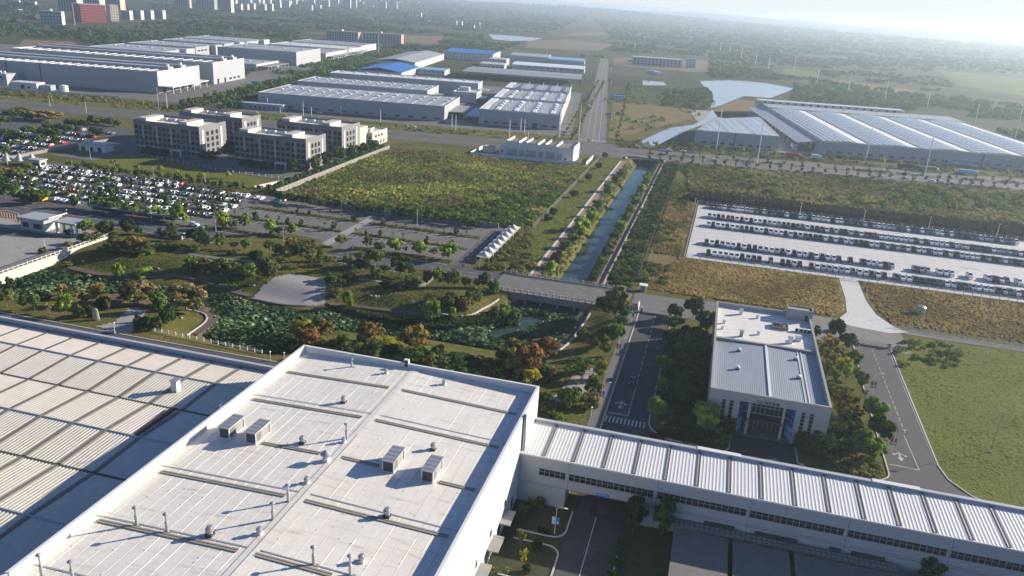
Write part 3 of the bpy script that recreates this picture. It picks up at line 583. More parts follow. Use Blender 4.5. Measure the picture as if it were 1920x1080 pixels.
MB().box(-.55, .55, -.55, .55, -.1, .75).build('base', M('metal_white'), o); MB().lathe(0, 0, [(.4, .75), (.4, 1.3), (1.1, 1.45), (1.1, 1.6), (0, 2.4)], 16).build('hat', M('metal'), o, True)
for (fx, fy), lab in (((50, 449), 'leftmost hooded louvre box on the white roof'), ((172, 472), 'hooded louvre box second from the left, by a roof strip'), ((803, 604), 'hooded louvre box on the right half, left of its pair'), ((983, 650), 'hooded louvre box on the right half, right of its pair')):
    X = rp((400+fx/2.455, 640+fy/2.455)); o = tgt('louvre_hood', lab, 'air intake', (X[0], X[1], X[2]-.1), 'hooded louvre boxes on the white workshop roof')
    w, d, h = 2.3, 5.2, 2.5
    b = MB(); b.box(-w/2+.18, w/2-.18, .25, d-.2, .15, h-.2); b.build('housing', M('concrete_grey'), o)
    b = MB()
    for x in (-w/2, w/2-.18):
        for y in (0, d-.2): b.box(x, x+.18, y, y+.2, 0, h)
        b.box(x, x+.18, .2, d-.2, h-.2, h); b.box(x, x+.18, .2, d-.2, .05, .25)
    for y in (0, d-.2): b.box(-w/2+.18, w/2-.18, y, y+.2, h-.2, h); b.box(-w/2+.18, w/2-.18, y, y+.2, .05, .25)
    b.build('frame', M('metal_white'), o)
    b = MB()
    for k in range(9): z = .35+k*.22; b.face((-w/2+.2, .16, z), (w/2-.2, .16, z), (w/2-.2, .04, z+.13), (-w/2+.2, .04, z+.13))
    b.build('louvre', M('concrete_dark'), o)
    b = MB(); b.box(w/2-.17, w/2-.1, .5, 2.0, .4, h-.4); b.build('side_opening', M('concrete_dark'), o)
    b = MB(); b.box(-w/2-.08, w/2+.08, -.12, d+.1, h, h+.08)
    for k in range(4): b.box(-w/2-.08, w/2+.08, .6+k*1.3, .68+k*1.3, h+.08, h+.12)
    b.build('lid', M('metal'), o)
X = rp((400+878/2.455, 640+130/2.455)); o = thing('parapet_box', 'small black open box with white top against the rear parapet', 'hatch box', (X[0], X[1]+1.2, X[2])); MB().box(-.55, .55, 0, .8, -.1, 1.9).build('box', M('metal_white'), o); MB().box(-.4, .4, -.05, 0, .2, 1.7).build('opening', M('sign_black'), o)
# ---- ribbed-roof hall at the left
HX0, HX1, HY0, HY1 = -235.0, -88.62, 74.0, 157.0
hall = thing('ribbed_roof_hall', 'long lower hall at the left with cream ribbed roof sheets and brown strips', 'factory building', (-160, 115, 0))
par = [hall]; poff = [(160, -115, 0)]
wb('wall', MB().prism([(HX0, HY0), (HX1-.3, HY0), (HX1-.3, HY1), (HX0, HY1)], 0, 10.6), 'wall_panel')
seams = [(155.9, 10.95), (145.2, 11.5), (132.5, 10.95), (119.3, 11.5), (106.4, 10.95), (91.5, 11.5), (HY0, 10.95)]   # eaves, ridges and valleys, back to front
per = .8
def corr(xa, xb):
    x = xa; out = []
    while x < xb-1e-6:
        out += [(x, 0), (x+per*.16, .075), (x+per*.42, .075), (x+per*.58, 0)]; x += per
    return out+[(xb, 0)]
prof = corr(HX0, HX1-.3)
for (ya, za), (yb, zb) in zip(seams, seams[1:]):
    b = MB()
    for (p, a), (q, c) in zip(prof, prof[1:]): b.face((p, yb, zb+a), (q, yb, zb+c), (q, ya, za+c), (p, ya, za+a))
    wb('roof', b, 'roof_sheet')
    b = MB(); x = -97.5
    while x > HX0+2: b.loft(None, [[(x, yb+.3, zb+.04), (x+.8, yb+.3, zb+.04), (x+.8, yb+.3, zb+.2), (x, yb+.3, zb+.2)], [(x, ya-.3, za+.04), (x+.8, ya-.3, za+.04), (x+.8, ya-.3, za+.2), (x, ya-.3, za+.2)]]); x -= 8.05
    wb('skylight_strip', b, 'strip_brown')['kind'] = 'stuff'
for y, z in seams[1:-1]:
    if z > 11.2: b = MB(); b.loft(None, [[(x, y-.45, z-.02), (x, y+.45, z-.02), (x, y+.12, z+.26), (x, y-.12, z+.26)] for x in (HX0, HX1-.3)]); wb('ridge_cap', b, 'trim_grey')
    else: wb('valley_gutter', MB().box(HX0, HX1-.3, y-.3, y+.3, z+.01, z+.09), 'gutter_dark')
b = MB(); b.box(HX0, HX1-.1, HY1-.6, HY1, 10.6, 12.05); b.box(HX0, HX1-.1, HY1-.75, HY1+.12, 12.05, 12.2); wb('parapet', b, 'wall_panel')
wb('strip_gap', MB().box(-107.2, -105.9, 119.6, 132, 11.45, 11.68), 'rust')
b = MB(); b.box(HX0, HX1-.3, HY0-.05, HY0, 7.6, 8.6); b.box(HX0, HX1-.3, HY0-.05, HY0, 5.4, 6.4); wb('window_band', b, 'window_dark')
par = [None]; poff = [None]
X = P(330, 731, 11.5); o = thing('roof_chimney', 'square grey chimney box with a flat cap on the ribbed roof', 'chimney', (X[0], X[1], 11.3)); MB().box(-.75, .75, -.7, .7, 0, 2.6).build('shaft', M('metal_white'), o); MB().box(-.95, .95, -.9, .9, 2.6, 2.9).build('cap', M('metal'), o)
o = thing('roof_ladder', 'thin caged ladder between the ribbed roof and the white parapet', 'ladder', (XL-.05, 123.5, 11.2)); b = MB()
for y in (-.3, .3): b.tube([(-.15, y, 0), (-.15, y, 9.3), (.9, y, 9.3)], .04, 5)
b.build('rail', M('metal'), o); b = MB()
for k in range(24): b.box(-.17, -.13, -.3, .3, .3+k*.37, .34+k*.37)
b.build('rung', M('metal'), o); b = MB()
for k in range(5): b.tube([(-.15, -.3, 1.8+k*.9), (-.8, -.35, 1.8+k*.9), (-.95, 0, 1.8+k*.9), (-.8, .35, 1.8+k*.9), (-.15, .3, 1.8+k*.9)], .03, 4)
b.build('cage', M('metal'), o)
# ---- gallery building crossing the factory road
GX0, GX1, GY0, GY1 = XR+.02, 112.0, 141.6, 155.2
gal = thing('gallery_building', 'long narrow gallery building with ribbed white roof spanning the road at lower right', 'gallery', (40, 148, 0)); par = [gal]; poff = [(-40, -148, 0)]
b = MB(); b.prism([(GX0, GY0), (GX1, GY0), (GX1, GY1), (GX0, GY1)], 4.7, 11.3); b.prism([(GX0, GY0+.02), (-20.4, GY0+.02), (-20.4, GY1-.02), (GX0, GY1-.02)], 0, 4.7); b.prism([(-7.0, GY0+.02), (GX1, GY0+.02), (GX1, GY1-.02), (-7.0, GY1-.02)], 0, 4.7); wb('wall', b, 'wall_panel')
b = MB(); per2 = .7; x = GX0; pr = []
while x < GX1: pr += [(x, 0), (x+.12, .045), (x+.3, .045), (x+.42, 0)]; x += per2
zg = lambda y: 11.5+.55*(y-GY0)/(GY1-GY0)
for (p, a), (q, c) in zip(pr, pr[1:]): b.face((p, GY0-.15, zg(GY0)+a), (q, GY0-.15, zg(GY0)+c), (q, GY1-.7, zg(GY1-.7)+c), (p, GY1-.7, zg(GY1-.7)+a))
wb('roof', b, 'roof_sheet2')
b = MB(); b.box(GX0, GX1, GY1-.7, GY1, 11.3, 12.5); b.box(GX0, GX1, GY1-.85, GY1+.1, 12.5, 12.62); wb('parapet', b, 'wall_panel')
b = MB(); b.box(GX0, GX1, GY0-.28, GY0-.02, 11.2, 11.52); wb('eaves_gutter', b, 'metal_white')
k = 0; x = -25.9
while x < GX1-2:
    b = MB(); b.loft(None, [[(x+dx, y, zg(y)+z) for dx, z in ((0, .03), (.6, .03), (.6, .19), (.4, .12), (.2, .12), (0, .19))] for y in (GY0+.1, GY1-.8)]); wb('skylight_strip', b, 'strip_brown'); x += 6.25
# ribbon windows with mullions in bays; panel joints
def wy(px, z): lo = P(px, 1000, 0); return lo
xw = -26.3; wid = [6.3]+[18.2]*8; 
for i, w in enumerate(wid):
    if xw > GX1: break
    f = wb('window', MB().box(xw, xw+w-.7, GY0-.035, GY0, 7.05, 8.55), 'glass')
    b = MB(); n = max(4, int(w/1.15)); 
    for j in range(n+1): xx = xw+j*(w-.7)/n; b.box(xx-.05, xx+.05, GY0-.09, GY0-.035, 7.05, 8.55)
    b.box(xw, xw+w-.7, GY0-.10, GY0-.09, 7.95, 8.03); b.box(xw-.06, xw+w-.64, GY0-.12, GY0-.1, 6.98, 7.05)
    link('window_frame', b.mesh('window_frame', M('trim_grey')), f); xw += w
b = MB()
for k in range(8): b.box(-20.1+k*18.2, -20.04+k*18.2, GY0-.02, GY0, 0 if k not in (0,) else 4.7, 11.2)
b.box(GX0, GX1, GY0-.02, GY0, 4.55+.15, 4.62+.15); b.box(-7, GX1, GY0-.022, GY0-.004, 5.2, 5.26); wb('panel_joint', b, 'metal_dark')
for x in (5, 40, 75): wb('eaves_box', MB().box(x, x+9, GY1-.9, GY1+.3, 12.62, 12.74), 'metal_white')
b = MB(); 
par = [None]; poff = [None]
def signboard(name, lab, x, y, z, w, h, m, lines=2):
    o = thing(name, lab, 'sign', (x, y, z)); MB().box(-w/2, w/2, -.06, 0, 0, h).build('panel', M(m), o); b = MB()
    for k in range(lines): b.box(-w*.38, w*.38-.3*k, -.075, -.062, h*(.62-.34*k), h*(.74-.34*k))
    b.build('stripe', M('sign_white'), o)
signboard('height_sign', 'blue height sign hung on the gallery wall above the road opening', -12.6, GY0-.05, 4.75, 2.6, .75, 'sign_blue', 1)
signboard('wall_sign', 'small blue sign low on the gallery wall at far lower right', 38.0, GY0-.05, 1.9, 2.6, .8, 'sign_blue', 1)
# ---- lean-to canopy with round rooflights in front of the gallery and flat roofs below
o = thing('perforated_canopy', 'long narrow grey canopy with rows of round holes against the gallery foot', 'canopy', (22, 139, 0)); b = MB(); x0, x1 = 2.2, 44
b.box(x0-22, x1-22, -.2, 2.2, 3.2, 3.5); b.build('slab', M('concrete_dark'), o); b = MB(); r2 = random.Random(3)
for i in range(42):
    for j in range(2): b.cyl(x0-22+.6+i*1.0, .35+j*1.1, 3.5, 3.56, .36, n=10)
b.build('rooflight', M('concrete_grey'), o)['kind'] = 'stuff'
for xa, xb in ((8, 14), (18, 26), (32, 34), (36, 42)): MB().box(xa-22, xb-22, 2.0, 2.4, 3.5, 4.2).build('upstand', M('metal_dark'), o)
for i, (xa, xb) in enumerate(((2.6, 12.8), (14.0, 24.2), (25.4, 60))):
    o = thing('flat_roofed_shed', ('leftmost', 'middle', 'right-hand wide')[i]+' flat grey concrete-roofed shed at the bottom edge below the gallery', 'shed', ((xa+xb)/2, 125, 0)); w = (xb-xa)/2
    MB().box(-w, w, -25, 13.2, 0, 3.0).build('wall', M('concrete_dark'), o); MB().box(-w-.15, w+.15, -25, 13.4, 3.0, 3.25).build('roof', M('concrete_dark'), o)
# ---- canteen (portal building)
AX0, AX1, AY0, AY1 = 6.9, 35.8, 187.8, 253.5
can = thing('canteen_building', 'white clad canteen building with recessed blue-sided entrance and flat grey roof', 'building', (21, 220, 0)); par = [can]; poff = [(-21, -220, 0)]
PX0, PX1, PZ = 14.4, 27.9, 9.35
b = MB(); b.prism([(AX0, AY0+4.2), (AX1, AY0+4.2), (AX1, AY1), (AX0, AY1)], 0, 10.2); b.box(AX0, PX0, AY0, AY0+4.2, 0, 10.2); b.box(PX1, AX1, AY0, AY0+4.2, 0, 10.2); b.box(PX0, PX1, AY0, AY0+4.2, PZ, 10.2); wb('wall', b, 'wall_clad')
b = MB(); t = .55
for x0, x1, y0, y1 in ((AX0, AX1, AY0, AY0+t), (AX0, AX0+t, AY0+t, AY1), (AX1-t, AX1, AY0+t, AY1), (AX0+t, AX1-t, AY1-t, AY1)): b.box(x0, x1, y0, y1, 10.2, 11.6)
pp = wb('parapet', b, 'wall_clad'); b = MB()
for x0, x1, y0, y1 in ((AX0-.06, AX1+.06, AY0-.06, AY0+t), (AX0-.06, AX0+t, AY0+t, AY1), (AX1-t, AX1+.06, AY0+t, AY1), (AX0+t, AX1-t, AY1-t, AY1+.06)): b.box(x0, x1, y0, y1, 11.6, 11.68)
link('coping', b.mesh('coping', M('concrete_grey')), pp)
b = MB(); x = AX0+t
zc = lambda x: 10.35+.35*(1-abs(x-21.5)/14)
while x < AX1-t-.01:
    for p, q, a, c in ((x, x+.06, 0, .03), (x+.06, x+.14, .03, .03), (x+.14, x+.2, .03, 0), (x+.2, min(x+.55, AX1-t), 0, 0)): b.face((p, AY0+t, zc(p)+a), (q, AY0+t, zc(q)+c), (q, 223.6, zc(q)+c), (p, 223.6, zc(p)+a))
    x += .55
wb('front_roof', b, 'roof_blue_grey')
wb('rear_roof', MB().box(AX0+t, AX1-t, 224.6, AY1-t, 10.2, 10.42), 'roof_white')
b = MB(); b.box(AX0+t, AX1-t, 223.6, 224.6, 10.2, 11.1); wb('fire_wall', b, 'concrete_grey')
b = MB(); b.box(21.2, 21.8, AY0+t, 223.6, 10.68, 10.95); wb('ridge_cap', b, 'metal_white')
b = MB(); b.box(30.0, 30.25, AY0+t, 223.6, 10.5, 10.64); b.box(30.9, 31.15, AY0+t, 223.6, 10.5, 10.62); wb('roof_rail', b, 'roof_sheet2')
b = MB()
for k in range(1, 12): b.box(AX0-.01, AX1+.01, AY0-.006, AY0, k*.93, k*.93+.03)
bj = MB()
for k in range(1, 12):
    for xa, xb in ((AX0, PX0), (PX1, AX1)) if k*.93 < PZ else ((AX0, AX1),): bj.box(xa, xb, AY0-.008, AY0, k*.93, k*.93+.035)
wb('panel_joint', bj, 'trim_grey')
for x in (10.6, 12.5, 29.7, 31.7):
    f = wb('window', MB().box(x-.45, x+.45, AY0-.03, AY0, 1.2, 9.1), 'glass'); b = MB()
    for k in range(7): b.box(x-.45, x+.45, AY0-.05, AY0-.03, 2.1+k*1.05, 2.2+k*1.05)
    link('transom', b.mesh('transom', M('trim_grey')), f)
wb('curtain_wall', MB().box(PX0, PX1, AY0+4.1, AY0+4.2, .1, PZ-.1), 'glass_blue'); b = MB()
for k in range(13): x = PX0+k*(PX1-PX0)/12; b.box(x-.05, x+.05, AY0+4.0, AY0+4.1, .1, PZ)
for z in (2.6, 4.6, 6.6): b.box(PX0, PX1, AY0+3.98, AY0+4.1, z, z+.22)
wb('mullion', b, 'trim_grey')
wb('entrance_canopy', MB().box(PX0+1.6, PX1-1.6, AY0+.6, AY0+4.0, 4.0, 4.6), 'metal_dark')
for x in (PX0+2.6, PX1-2.6): wb('column', MB().box(x-.3, x+.3, AY0+.6, AY0+1.2, 0, PZ), 'trim_grey')
for x, s in ((PX0, 1), (PX1, -1)):
    e0, e1 = np.array([x, AY0+.02]), np.array([x+s*1.5, AY0+3.0]); q = lambda t, o=0.0: tuple(e0+(e1-e0)*t+np.array([s*2.98, -1.5])/3.34*(-o)*(-1))
    f = wb('poster_panel', MB().prism([tuple(e0), tuple(e1), (x+s*1.5, AY0+3.2), (x, AY0+3.2)], .2, PZ-.02), 'sign_blue')
    for k in range(5):
        z = .9+k*1.65; n = np.array([s*2.98, -1.5])/3.34*.03; A = e0+(e1-e0)*.12; B = e0+(e1-e0)*.9; p = MB(); p.prism([tuple(A), tuple(B), tuple(B+n), tuple(A+n)], z, z+1.15); link('poster', p.mesh('poster', M('sign_navy' if k > 1 else 'blue_light')), f)
par = [None]; poff = [None]
# sign on the front: emblem and four characters
sg = thing('canteen_sign', 'black four-character sign with a round emblem above the canteen entrance', 'sign', (21.1, AY0-.1, 9.95))
def txt(body, size, m, parent, loc, rot=(math.pi/2, 0, 0), name='lettering'):
    cu = bpy.data.curves.new('txt', 'FONT'); cu.body = body; cu.size = size; cu.extrude = .03; cu.align_x = 'CENTER'; cu.align_y = 'CENTER'
    to = bpy.data.objects.new('txt', cu); COL.objects.link(to); bpy.context.view_layer.update()
    me = bpy.data.meshes.new_from_object(to.evaluated_get(bpy.context.evaluated_depsgraph_get())); bpy.data.objects.remove(to); bpy.data.curves.remove(cu)
    me.materials.clear(); me.materials.append(M(m)); o = link(name, me, parent, loc); o.rotation_euler = rot; return o
txt('\u5458\u5de5\u98df\u5802', .92, 'sign_black', sg, (.95, -.03, .0))
b = MB(); N = 20
for k in range(N):
    a0, a1 = 6.2832*k/N, 6.2832*(k+1)/N
    for r0_, r1_ in ((.42, .5), (.16, .26)):
        b.face(*[(-2.0+r*1.35*math.cos(a), -.05, r*.85*math.sin(a)) for r, a in ((r0_, a0), (r1_, a0), (r1_, a1), (r0_, a1))])
for s in (-1, 1): b.box(-2.0+s*.82-.08, -2.0+s*.82+.08, -.06, -.03, -.12, .12); b.box(-2.0+s*.3-.12, -2.0+s*.3+.12, -.06, -.03, -.4, -.33)
b.build('emblem', M('sign_black'), sg)
# roof things of the canteen
o = thing('stair_box', 'grey rooftop stair box with recessed top at the rear right of the canteen', 'roof structure', (32.4, 251.8, 10.3)); b = MB(); b.box(-3.9, 3.9, -1.9, 2.2, 0, 3.2); b.build('wall', M('wall_clad'), o)
b = MB(); b.box(-3.9, 3.9, -1.9, -1.6, 3.2, 3.6); b.box(-3.9, 3.9, 1.9, 2.2, 3.2, 3.6); b.box(-3.9, -3.6, -1.6, 1.9, 3.2, 3.6); b.box(3.6, 3.9, -1.6, 1.9, 3.2, 3.6); b.build('parapet', M('concrete_grey'), o); MB().box(-3.6, 3.6, -1.6, 1.9, 3.2, 3.24).build('roof', M('roof_grey2'), o); MB().box(1.6, 2.5, -1.95, -1.9, 0.1, 2.1).build('door', M('window_dark'), o)
o = thing('rooftop_plant', 'cluster of ducts and motors in a low pen on the canteen rear roof', 'roof plant', (26.2, 241, 10.42)); b = MB()
for x0, x1, y0, y1 in ((-2.4, 2.4, -1.8, -1.65), (-2.4, 2.4, 1.65, 1.8), (-2.4, -2.25, -1.65, 1.65), (2.25, 2.4, -1.65, 1.65)): b.box(x0, x1, y0, y1, 0, .9)
b.build('pen_wall', M('concrete_grey'), o)
for k in range(7): MB().box(-.4, .4, -.3, .3, 0, .9+.1*(k % 4)).build('motor', M(['rust', 'metal_dark', 'brick_red', 'metal'][k % 4]), o, loc=(-1.7+.95*(k % 4), -.8+1.4*(k//4), 0))
o0 = None
for k in range(4):
    lab = ('leftmost', 'second', 'third', 'rightmost')[k]+' of four dark condenser boxes in a row beside the roof plant'
    o = thing('condenser_unit', lab, 'condenser', (31.1+k*1.15, 240, 10.42), 0, 'condensers on the canteen roof'); MB().box(-.48, .48, -.45, .45, 0, 1.15).build('case', M('metal_white'), o); MB().box(-.42, .42, -.5, -.45, .1, 1.05).build('fan_grille', M('sign_black'), o)
for i, (x, y) in enumerate(((13.9, 216.9), (29.4, 217.1), (13.6, 204.3), (29.3, 204.7))):
    o = thing('turbine_vent', 'white turbine vent at the '+('rear left', 'rear right', 'front left', 'front right')+' of the canteen grey roof' if 0 else 'white turbine vent at the '+('rear left', 'rear right', 'front left', 'front right')[i]+' of the canteen grey roof', 'roof vent', (x, y, zc(x)), 0, 'turbine vents on the canteen'); MB().box(-.5, .5, -.5, .5, -.05, .35).build('base', M('metal_dark'), o); MB().lathe(0, 0, [(.3, .35), (.55, .5), (.62, .75), (.5, .98), (0, 1.1)], 14).build('turbine', M('metal_white'), o, True)
for i, (x, y, h, w) in enumerate(((14.6, 247.8, 1.9, .55), (19.6, 246.3, 1, .4), (9.5, 237.6, 1, .4), (9.1, 232.5, .8, .35), (14.6, 228.8, 2.0, .5), (19.6, 232.3, 1, .4), (28.5, 229.3, 2.1, .6), (31.0, 232.4, 1.2, .8))):
    lab = ('tall white vent box at the rear left', 'short vent behind the middle', 'short vent near the left parapet', 'smallest vent at the left parapet', 'tall dark vent box at the front left', 'short vent left of the plant pen', 'tallest white vent box at the front right', 'low wide vent box at the front right')[i]+' of the canteen bright rear roof'
    o = thing('vent_box', lab, 'roof vent', (x, y, 10.42), 0, 'vent boxes on the canteen'); MB().box(-w, w, -w*.8, w*.8, 0, h*.75).build('shaft', M('metal_white' if i != 4 else 'concrete_grey'), o); MB().box(-w*1.2, w*1.2, -w, w, h*.75, h).build('cap', M('metal'), o)
# ================================================================== far estate (rotated grid) and mid-distance buildings
class TB:                                         # a thing in a rotated frame: parts are meshes in local metres
    def __init__(s, name, lab, cat, uv, rz=FR9, group=None, world=None):
        x, y = F(*uv) if world is None else world
        s.o = thing(name, lab, cat, (x, y, 0), rz, group)
    def p(s, name, mb, m, parent=None, smooth=False): return mb.build(name, [M(k) for k in m] if isinstance(m, list) else M(m), parent or s.o, smooth)
def warehouse(lab, uv, w, d, h, wall='wall_far', roof='roof_grey', ns=10, vents=2, rise=.6, win=0, canopy=None, bays=1, pipe=0, skyl='skylight_white', name='warehouse', wz=1.2, step=None):
    T = TB(name, lab, 'warehouse', uv); T.p('wall', MB().prism(R(0, w, 0, d), 0, h-.6), wall)
    b = MB(); t = .4
    for q in ((0, w, 0, t), (0, w, d-t, d), (0, t, t, d-t), (w-t, w, t, d-t)): b.box(*q, h-.6, h+.35)
    T.p('parapet', b, wall)
    bd = (d-2*t)/bays
    for k in range(bays):
        y0 = t+k*bd; y1 = y0+bd; ym = (y0+y1)/2; b = MB(); zz = h-.45
        b.face((t, y0, zz), (w-t, y0, zz), (w-t, ym, zz+rise), (t, ym, zz+rise)); b.face((t, ym, zz+rise), (w-t, ym, zz+rise), (w-t, y1, zz), (t, y1, zz)); T.p('roof', b, roof)
        if ns:
            for i in range(ns):
                x = w*(i+.6)/ns; b = MB(); e = bd*.07
                for ya, yb, za, zb in ((y0+e, ym-.4, e/(bd/2)*rise, rise), (ym+.4, y1-e, rise, e/(bd/2)*rise)): b.face((x, ya, zz+za+.1), (x+1.7, ya, zz+za+.1), (x+1.7, yb, zz+zb+.1), (x, yb, zz+zb+.1))
                T.p('skylight_strip', b, skyl)
                for j in range(vents):
                    yy = ym+(j-(vents-1)/2)*bd*.22+1.5; b = MB(); b.loft(None, [[(x-1.1, yy+s_, zz+.2), (x+2.8, yy+s_, zz+.2), (x+2.8, yy+s_, zz+rise+.5), (x+.8, yy+s_, zz+rise+1.5), (x-1.1, yy+s_, zz+rise+.5)] for s_ in (0, 1.6)]); T.p('roof_vent', b, 'metal_white')
    for i in range(win):
        x = w*(i+.5)/win; f = T.p('window', MB().box(x-2.0, x+2.0, -.05, 0, wz, wz+1.5), 'window_dark'); b = MB()
        for k in range(3): b.box(x-2.0+k*1.3+.6, x-2.0+k*1.3+.75, -.09, -.05, wz, wz+1.5)
        link('window_frame', b.mesh('window_frame', M('metal_white')), f)
    if canopy:
        y0, y1, dp, z = canopy; T.p('canopy', MB().box(w, w+dp, y0, y1, z, z+.5), 'roof_grey2'); 
        n = max(2, int((y1-y0)/9))
        for k in range(n): yy = y0+.6+(y1-y0-1.2)*k/(n-1); T.p('canopy_post', MB().box(w+dp-.8, w+dp-.4, yy-.2, yy+.2, 0, z), 'metal_white')
        for k in range(n-1): yy = y0+(y1-y0)*(k+.5)/(n-1); T.p('dock_door', MB().box(w, w+.05, yy-2, yy+2, .2, 4), 'window_dark')
    return T
T = warehouse('long grey warehouse nearest the highway with white skylight strips and low windows', (-322, 107), 162, 76, 12.3, ns=13, vents=2, win=14, canopy=(20, 66, 14, 5.5))
T.p('facade_sign', MB().box(.6, 8, -.1, 0, 9.4, 11.3), 'sign_red'); b = MB()
for k in range(4): b.box(1.3+k*1.7, 2.5+k*1.7, -.14, -.1, 9.9, 10.9)
T.p('sign_character', b, 'sign_white')
warehouse('grey strip-lit warehouse in the middle of three behind the long one', (-327, 213), 130, 56, 12.3, ns=10, vents=2, canopy=(14, 40, 9, 5.5))
warehouse('white-roofed narrow warehouse farthest of the three parallel estate sheds', (-324, 303), 163, 34, 13.4, roof='skylight_white', ns=12, vents=1, canopy=(4, 30, 10, 5.5))
# office wing between the sheds
T = TB('estate_office', 'small two-storey office block squeezed between the grey estate warehouses', 'office building', (-178, 247)); T.p('wall', MB().prism(R(0, 24, 0, 34), 0, 9), 'wall_far2'); b = MB()
for q in ((0, 24, 0, .4), (0, 24, 33.6, 34), (0, .4, .4, 33.6), (23.6, 24, .4, 33.6)): b.box(*q, 9, 9.9)
T.p('parapet', b, 'wall_far2'); T.p('roof_box', MB().box(3, 13, 20, 30, 9, 12.5), 'wall_far2')
for k in range(5):
    for z in (1.5, 5.4): T.p('window', MB().box(24, 24.06, 3+k*6, 6.2+k*6, z, z+1.7), 'window_dark')
T.p('window', MB().box(8, 9.5, -.06, 0, 5.2, 6.8), 'window_dark'); T.p('canopy', MB().box(24, 32, 4, 30, 3.8, 4.2), 'roof_grey2')
# stepped three-bay warehouse by the avenue
T = TB('stepped_warehouse', 'pale warehouse in three stepped bays beside the avenue with rows of roof vents', 'warehouse', (-131, 109))
for i, (y0, y1, h) in enumerate(((0, 84, 12.3), (92, 172, 12.3), (182, 243, 12.6))):
    T.p('wall', MB().prism(R(0, 68, y0-(9 if i else 0), y1), 0, h-.6-(0 if i else 0)), 'wall_far'); b = MB()
    for q in ((0, 68, y0, y0+.4), (0, 68, y1-.4, y1), (0, .4, y0+.4, y1-.4), (67.6, 68, y0+.4, y1-.4)): b.box(*q, h-.6, h+.5)
    T.p('parapet', b, 'wall_far2'); ym = (y0+y1)/2; b = MB(); b.face((.4, y0+.4, h-.4), (67.6, y0+.4, h-.4), (67.6, ym, h+.3), (.4, ym, h+.3)); b.face((.4, ym, h+.3), (67.6, ym, h+.3), (67.6, y1-.4, h-.4), (.4, y1-.4, h-.4)); T.p('roof', b, 'roof_grey')
    T.p('roof_edge', MB().box(.4, 6, y0+2, y1-2, h-.3, h+.35), 'skylight_white')
    for k in range(4):
        x = 13+k*15.5
        b = MB(); b.face((x, y0+5, h-.2), (x+3.4, y0+5, h-.2), (x+3.4, y1-6, h+.38), (x, y1-6, h+.38)) if 0 else b.box(x, x+3.2, y0+6, y1-8, h-.2, h+.5); T.p('skylight_strip', b, 'skylight_white' if i < 2 else 'window_dark')
        for j in range(3):
            if i < 2: yy = y0+26+j*14; b = MB(); b.loft(None, [[(x-.4, yy+s_, h), (x+3.8, yy+s_, h), (x+3.8, yy+s_, h+1.0), (x+1.7, yy+s_, h+2.2), (x-.4, yy+s_, h+1.0)] for s_ in (0, 3)]); T.p('roof_vent', b, 'metal_white')
            b = MB(); b.cyl(x+8, y0+12+j*24, h-.2, h+2.2, .45, n=6); T.p('vent_pipe', b, 'metal_white')
for k in range(8):
    x = 4+k*8.2
    if k != 5: T.p('window', MB().box(x, x+4.4, -.05, 0, 1.4, 3.0), 'window_dark')
T.p('door', MB().box(45, 49.5, -.06, 0, 0, 4.2), 'sign_black'); T.p('canopy', MB().box(-12, 0, 2, 60, 5.2, 5.7), 'blue_light')
# big halls at the left with monitor roofs
def hall2(lab, uv, w, d, h, nst, mon):
    T = TB('factory_hall', lab, 'factory building', uv, group='tall factory halls of the west estate'); T.p('wall', MB().prism(R(0, w, 0, d), 0, h-.6), 'wall_far'); b = MB()
    for q in ((0, w, 0, .4), (0, w, d-.4, d), (0, .4, .4, d-.4), (w-.4, w, .4, d-.4)): b.box(*q, h-.6, h+.4)
    T.p('parapet', b, 'wall_far2'); T.p('roof', MB().box(.4, w-.4, .4, d-.4, h-.6, h-.3), 'roof_grey2')
    for y in mon:
        b = MB(); b.box(6, w-3, y, y+9, h-.3, h+2.2); m = T.p('roof_monitor', b, 'roof_grey'); b = MB(); b.cyl(w-6, y+4, h+2.2, h+4.2, 1.7, 1.5, 12); link('tank', b.mesh('tank', M('metal_white')), m)
    ymin = mon[0]
    for k in range(nst):
        x = 3+k*(w-8)/nst
        b = MB(); b.prism([(x, 1.5), (x+2.2, 1.5), (x+2.2, ymin-2), (x, ymin-2)], h-.3, h+.1); T.p('skylight_strip', b, 'skylight_white')
        if k % 2: b = MB(); b.cyl(x+3.5, 3, h-.3, h+2.0, .5, n=6); T.p('roof_vent', b, 'metal_white')
    return T
T = hall2('tall grey factory hall nearest on the left with a white sunlit end wall', (-660, 143), 229, 80, 18.9, 26, (26, 50))
for x in (83, 116): T.p('drainpipe', MB().box(x, x+.7, -.4, 0, 0, 18), 'metal_dark')
T.p('canopy', MB().box(229, 243, 0, 70, 6, 6.7), 'skylight_white')
for k in range(6): T.p('canopy_post', MB().box(241.6, 242.2, 2+k*13, 2.6+k*13, 0, 6), 'metal_white')
for k in range(4): T.p('dock_door', MB().box(229, 229.06, 8+k*16, 14+k*16, 0, 4.6), 'window_dark')
T.p('lower_block', MB().box(40, 96, -14, 0, 0, 4.2), 'wall_far')
T = hall2('second tall factory hall behind it with a broad cream end wall', (-640, 236), 217, 75, 21.2, 20, (30, 54))
for k in (8, 24): T.p('dock_door', MB().box(217, 217.06, k, k+4, 0, 5), 'window_dark')
for k in (36, 46, 56): T.p('window', MB().box(217, 217.06, k, k+6, 2, 4), 'window_dark')
warehouse('low hall with dock canopy right behind the cream-ended hall', (-520, 395), 75, 70, 7.4, wall='wall_far2', ns=4, vents=1, canopy=(2, 68, 14, 5))
warehouse('tall grey block with a bright end wall in the west estate middle', (-540, 493), 108, 96, 17.5, ns=4, vents=1, rise=.3)
warehouse('long low dark-roofed shed behind the tall grey block', (-560, 606), 130, 104, 10, roof='roof_grey2', wall='wall_far2', ns=5, vents=1, canopy=(4, 100, 10, 5))
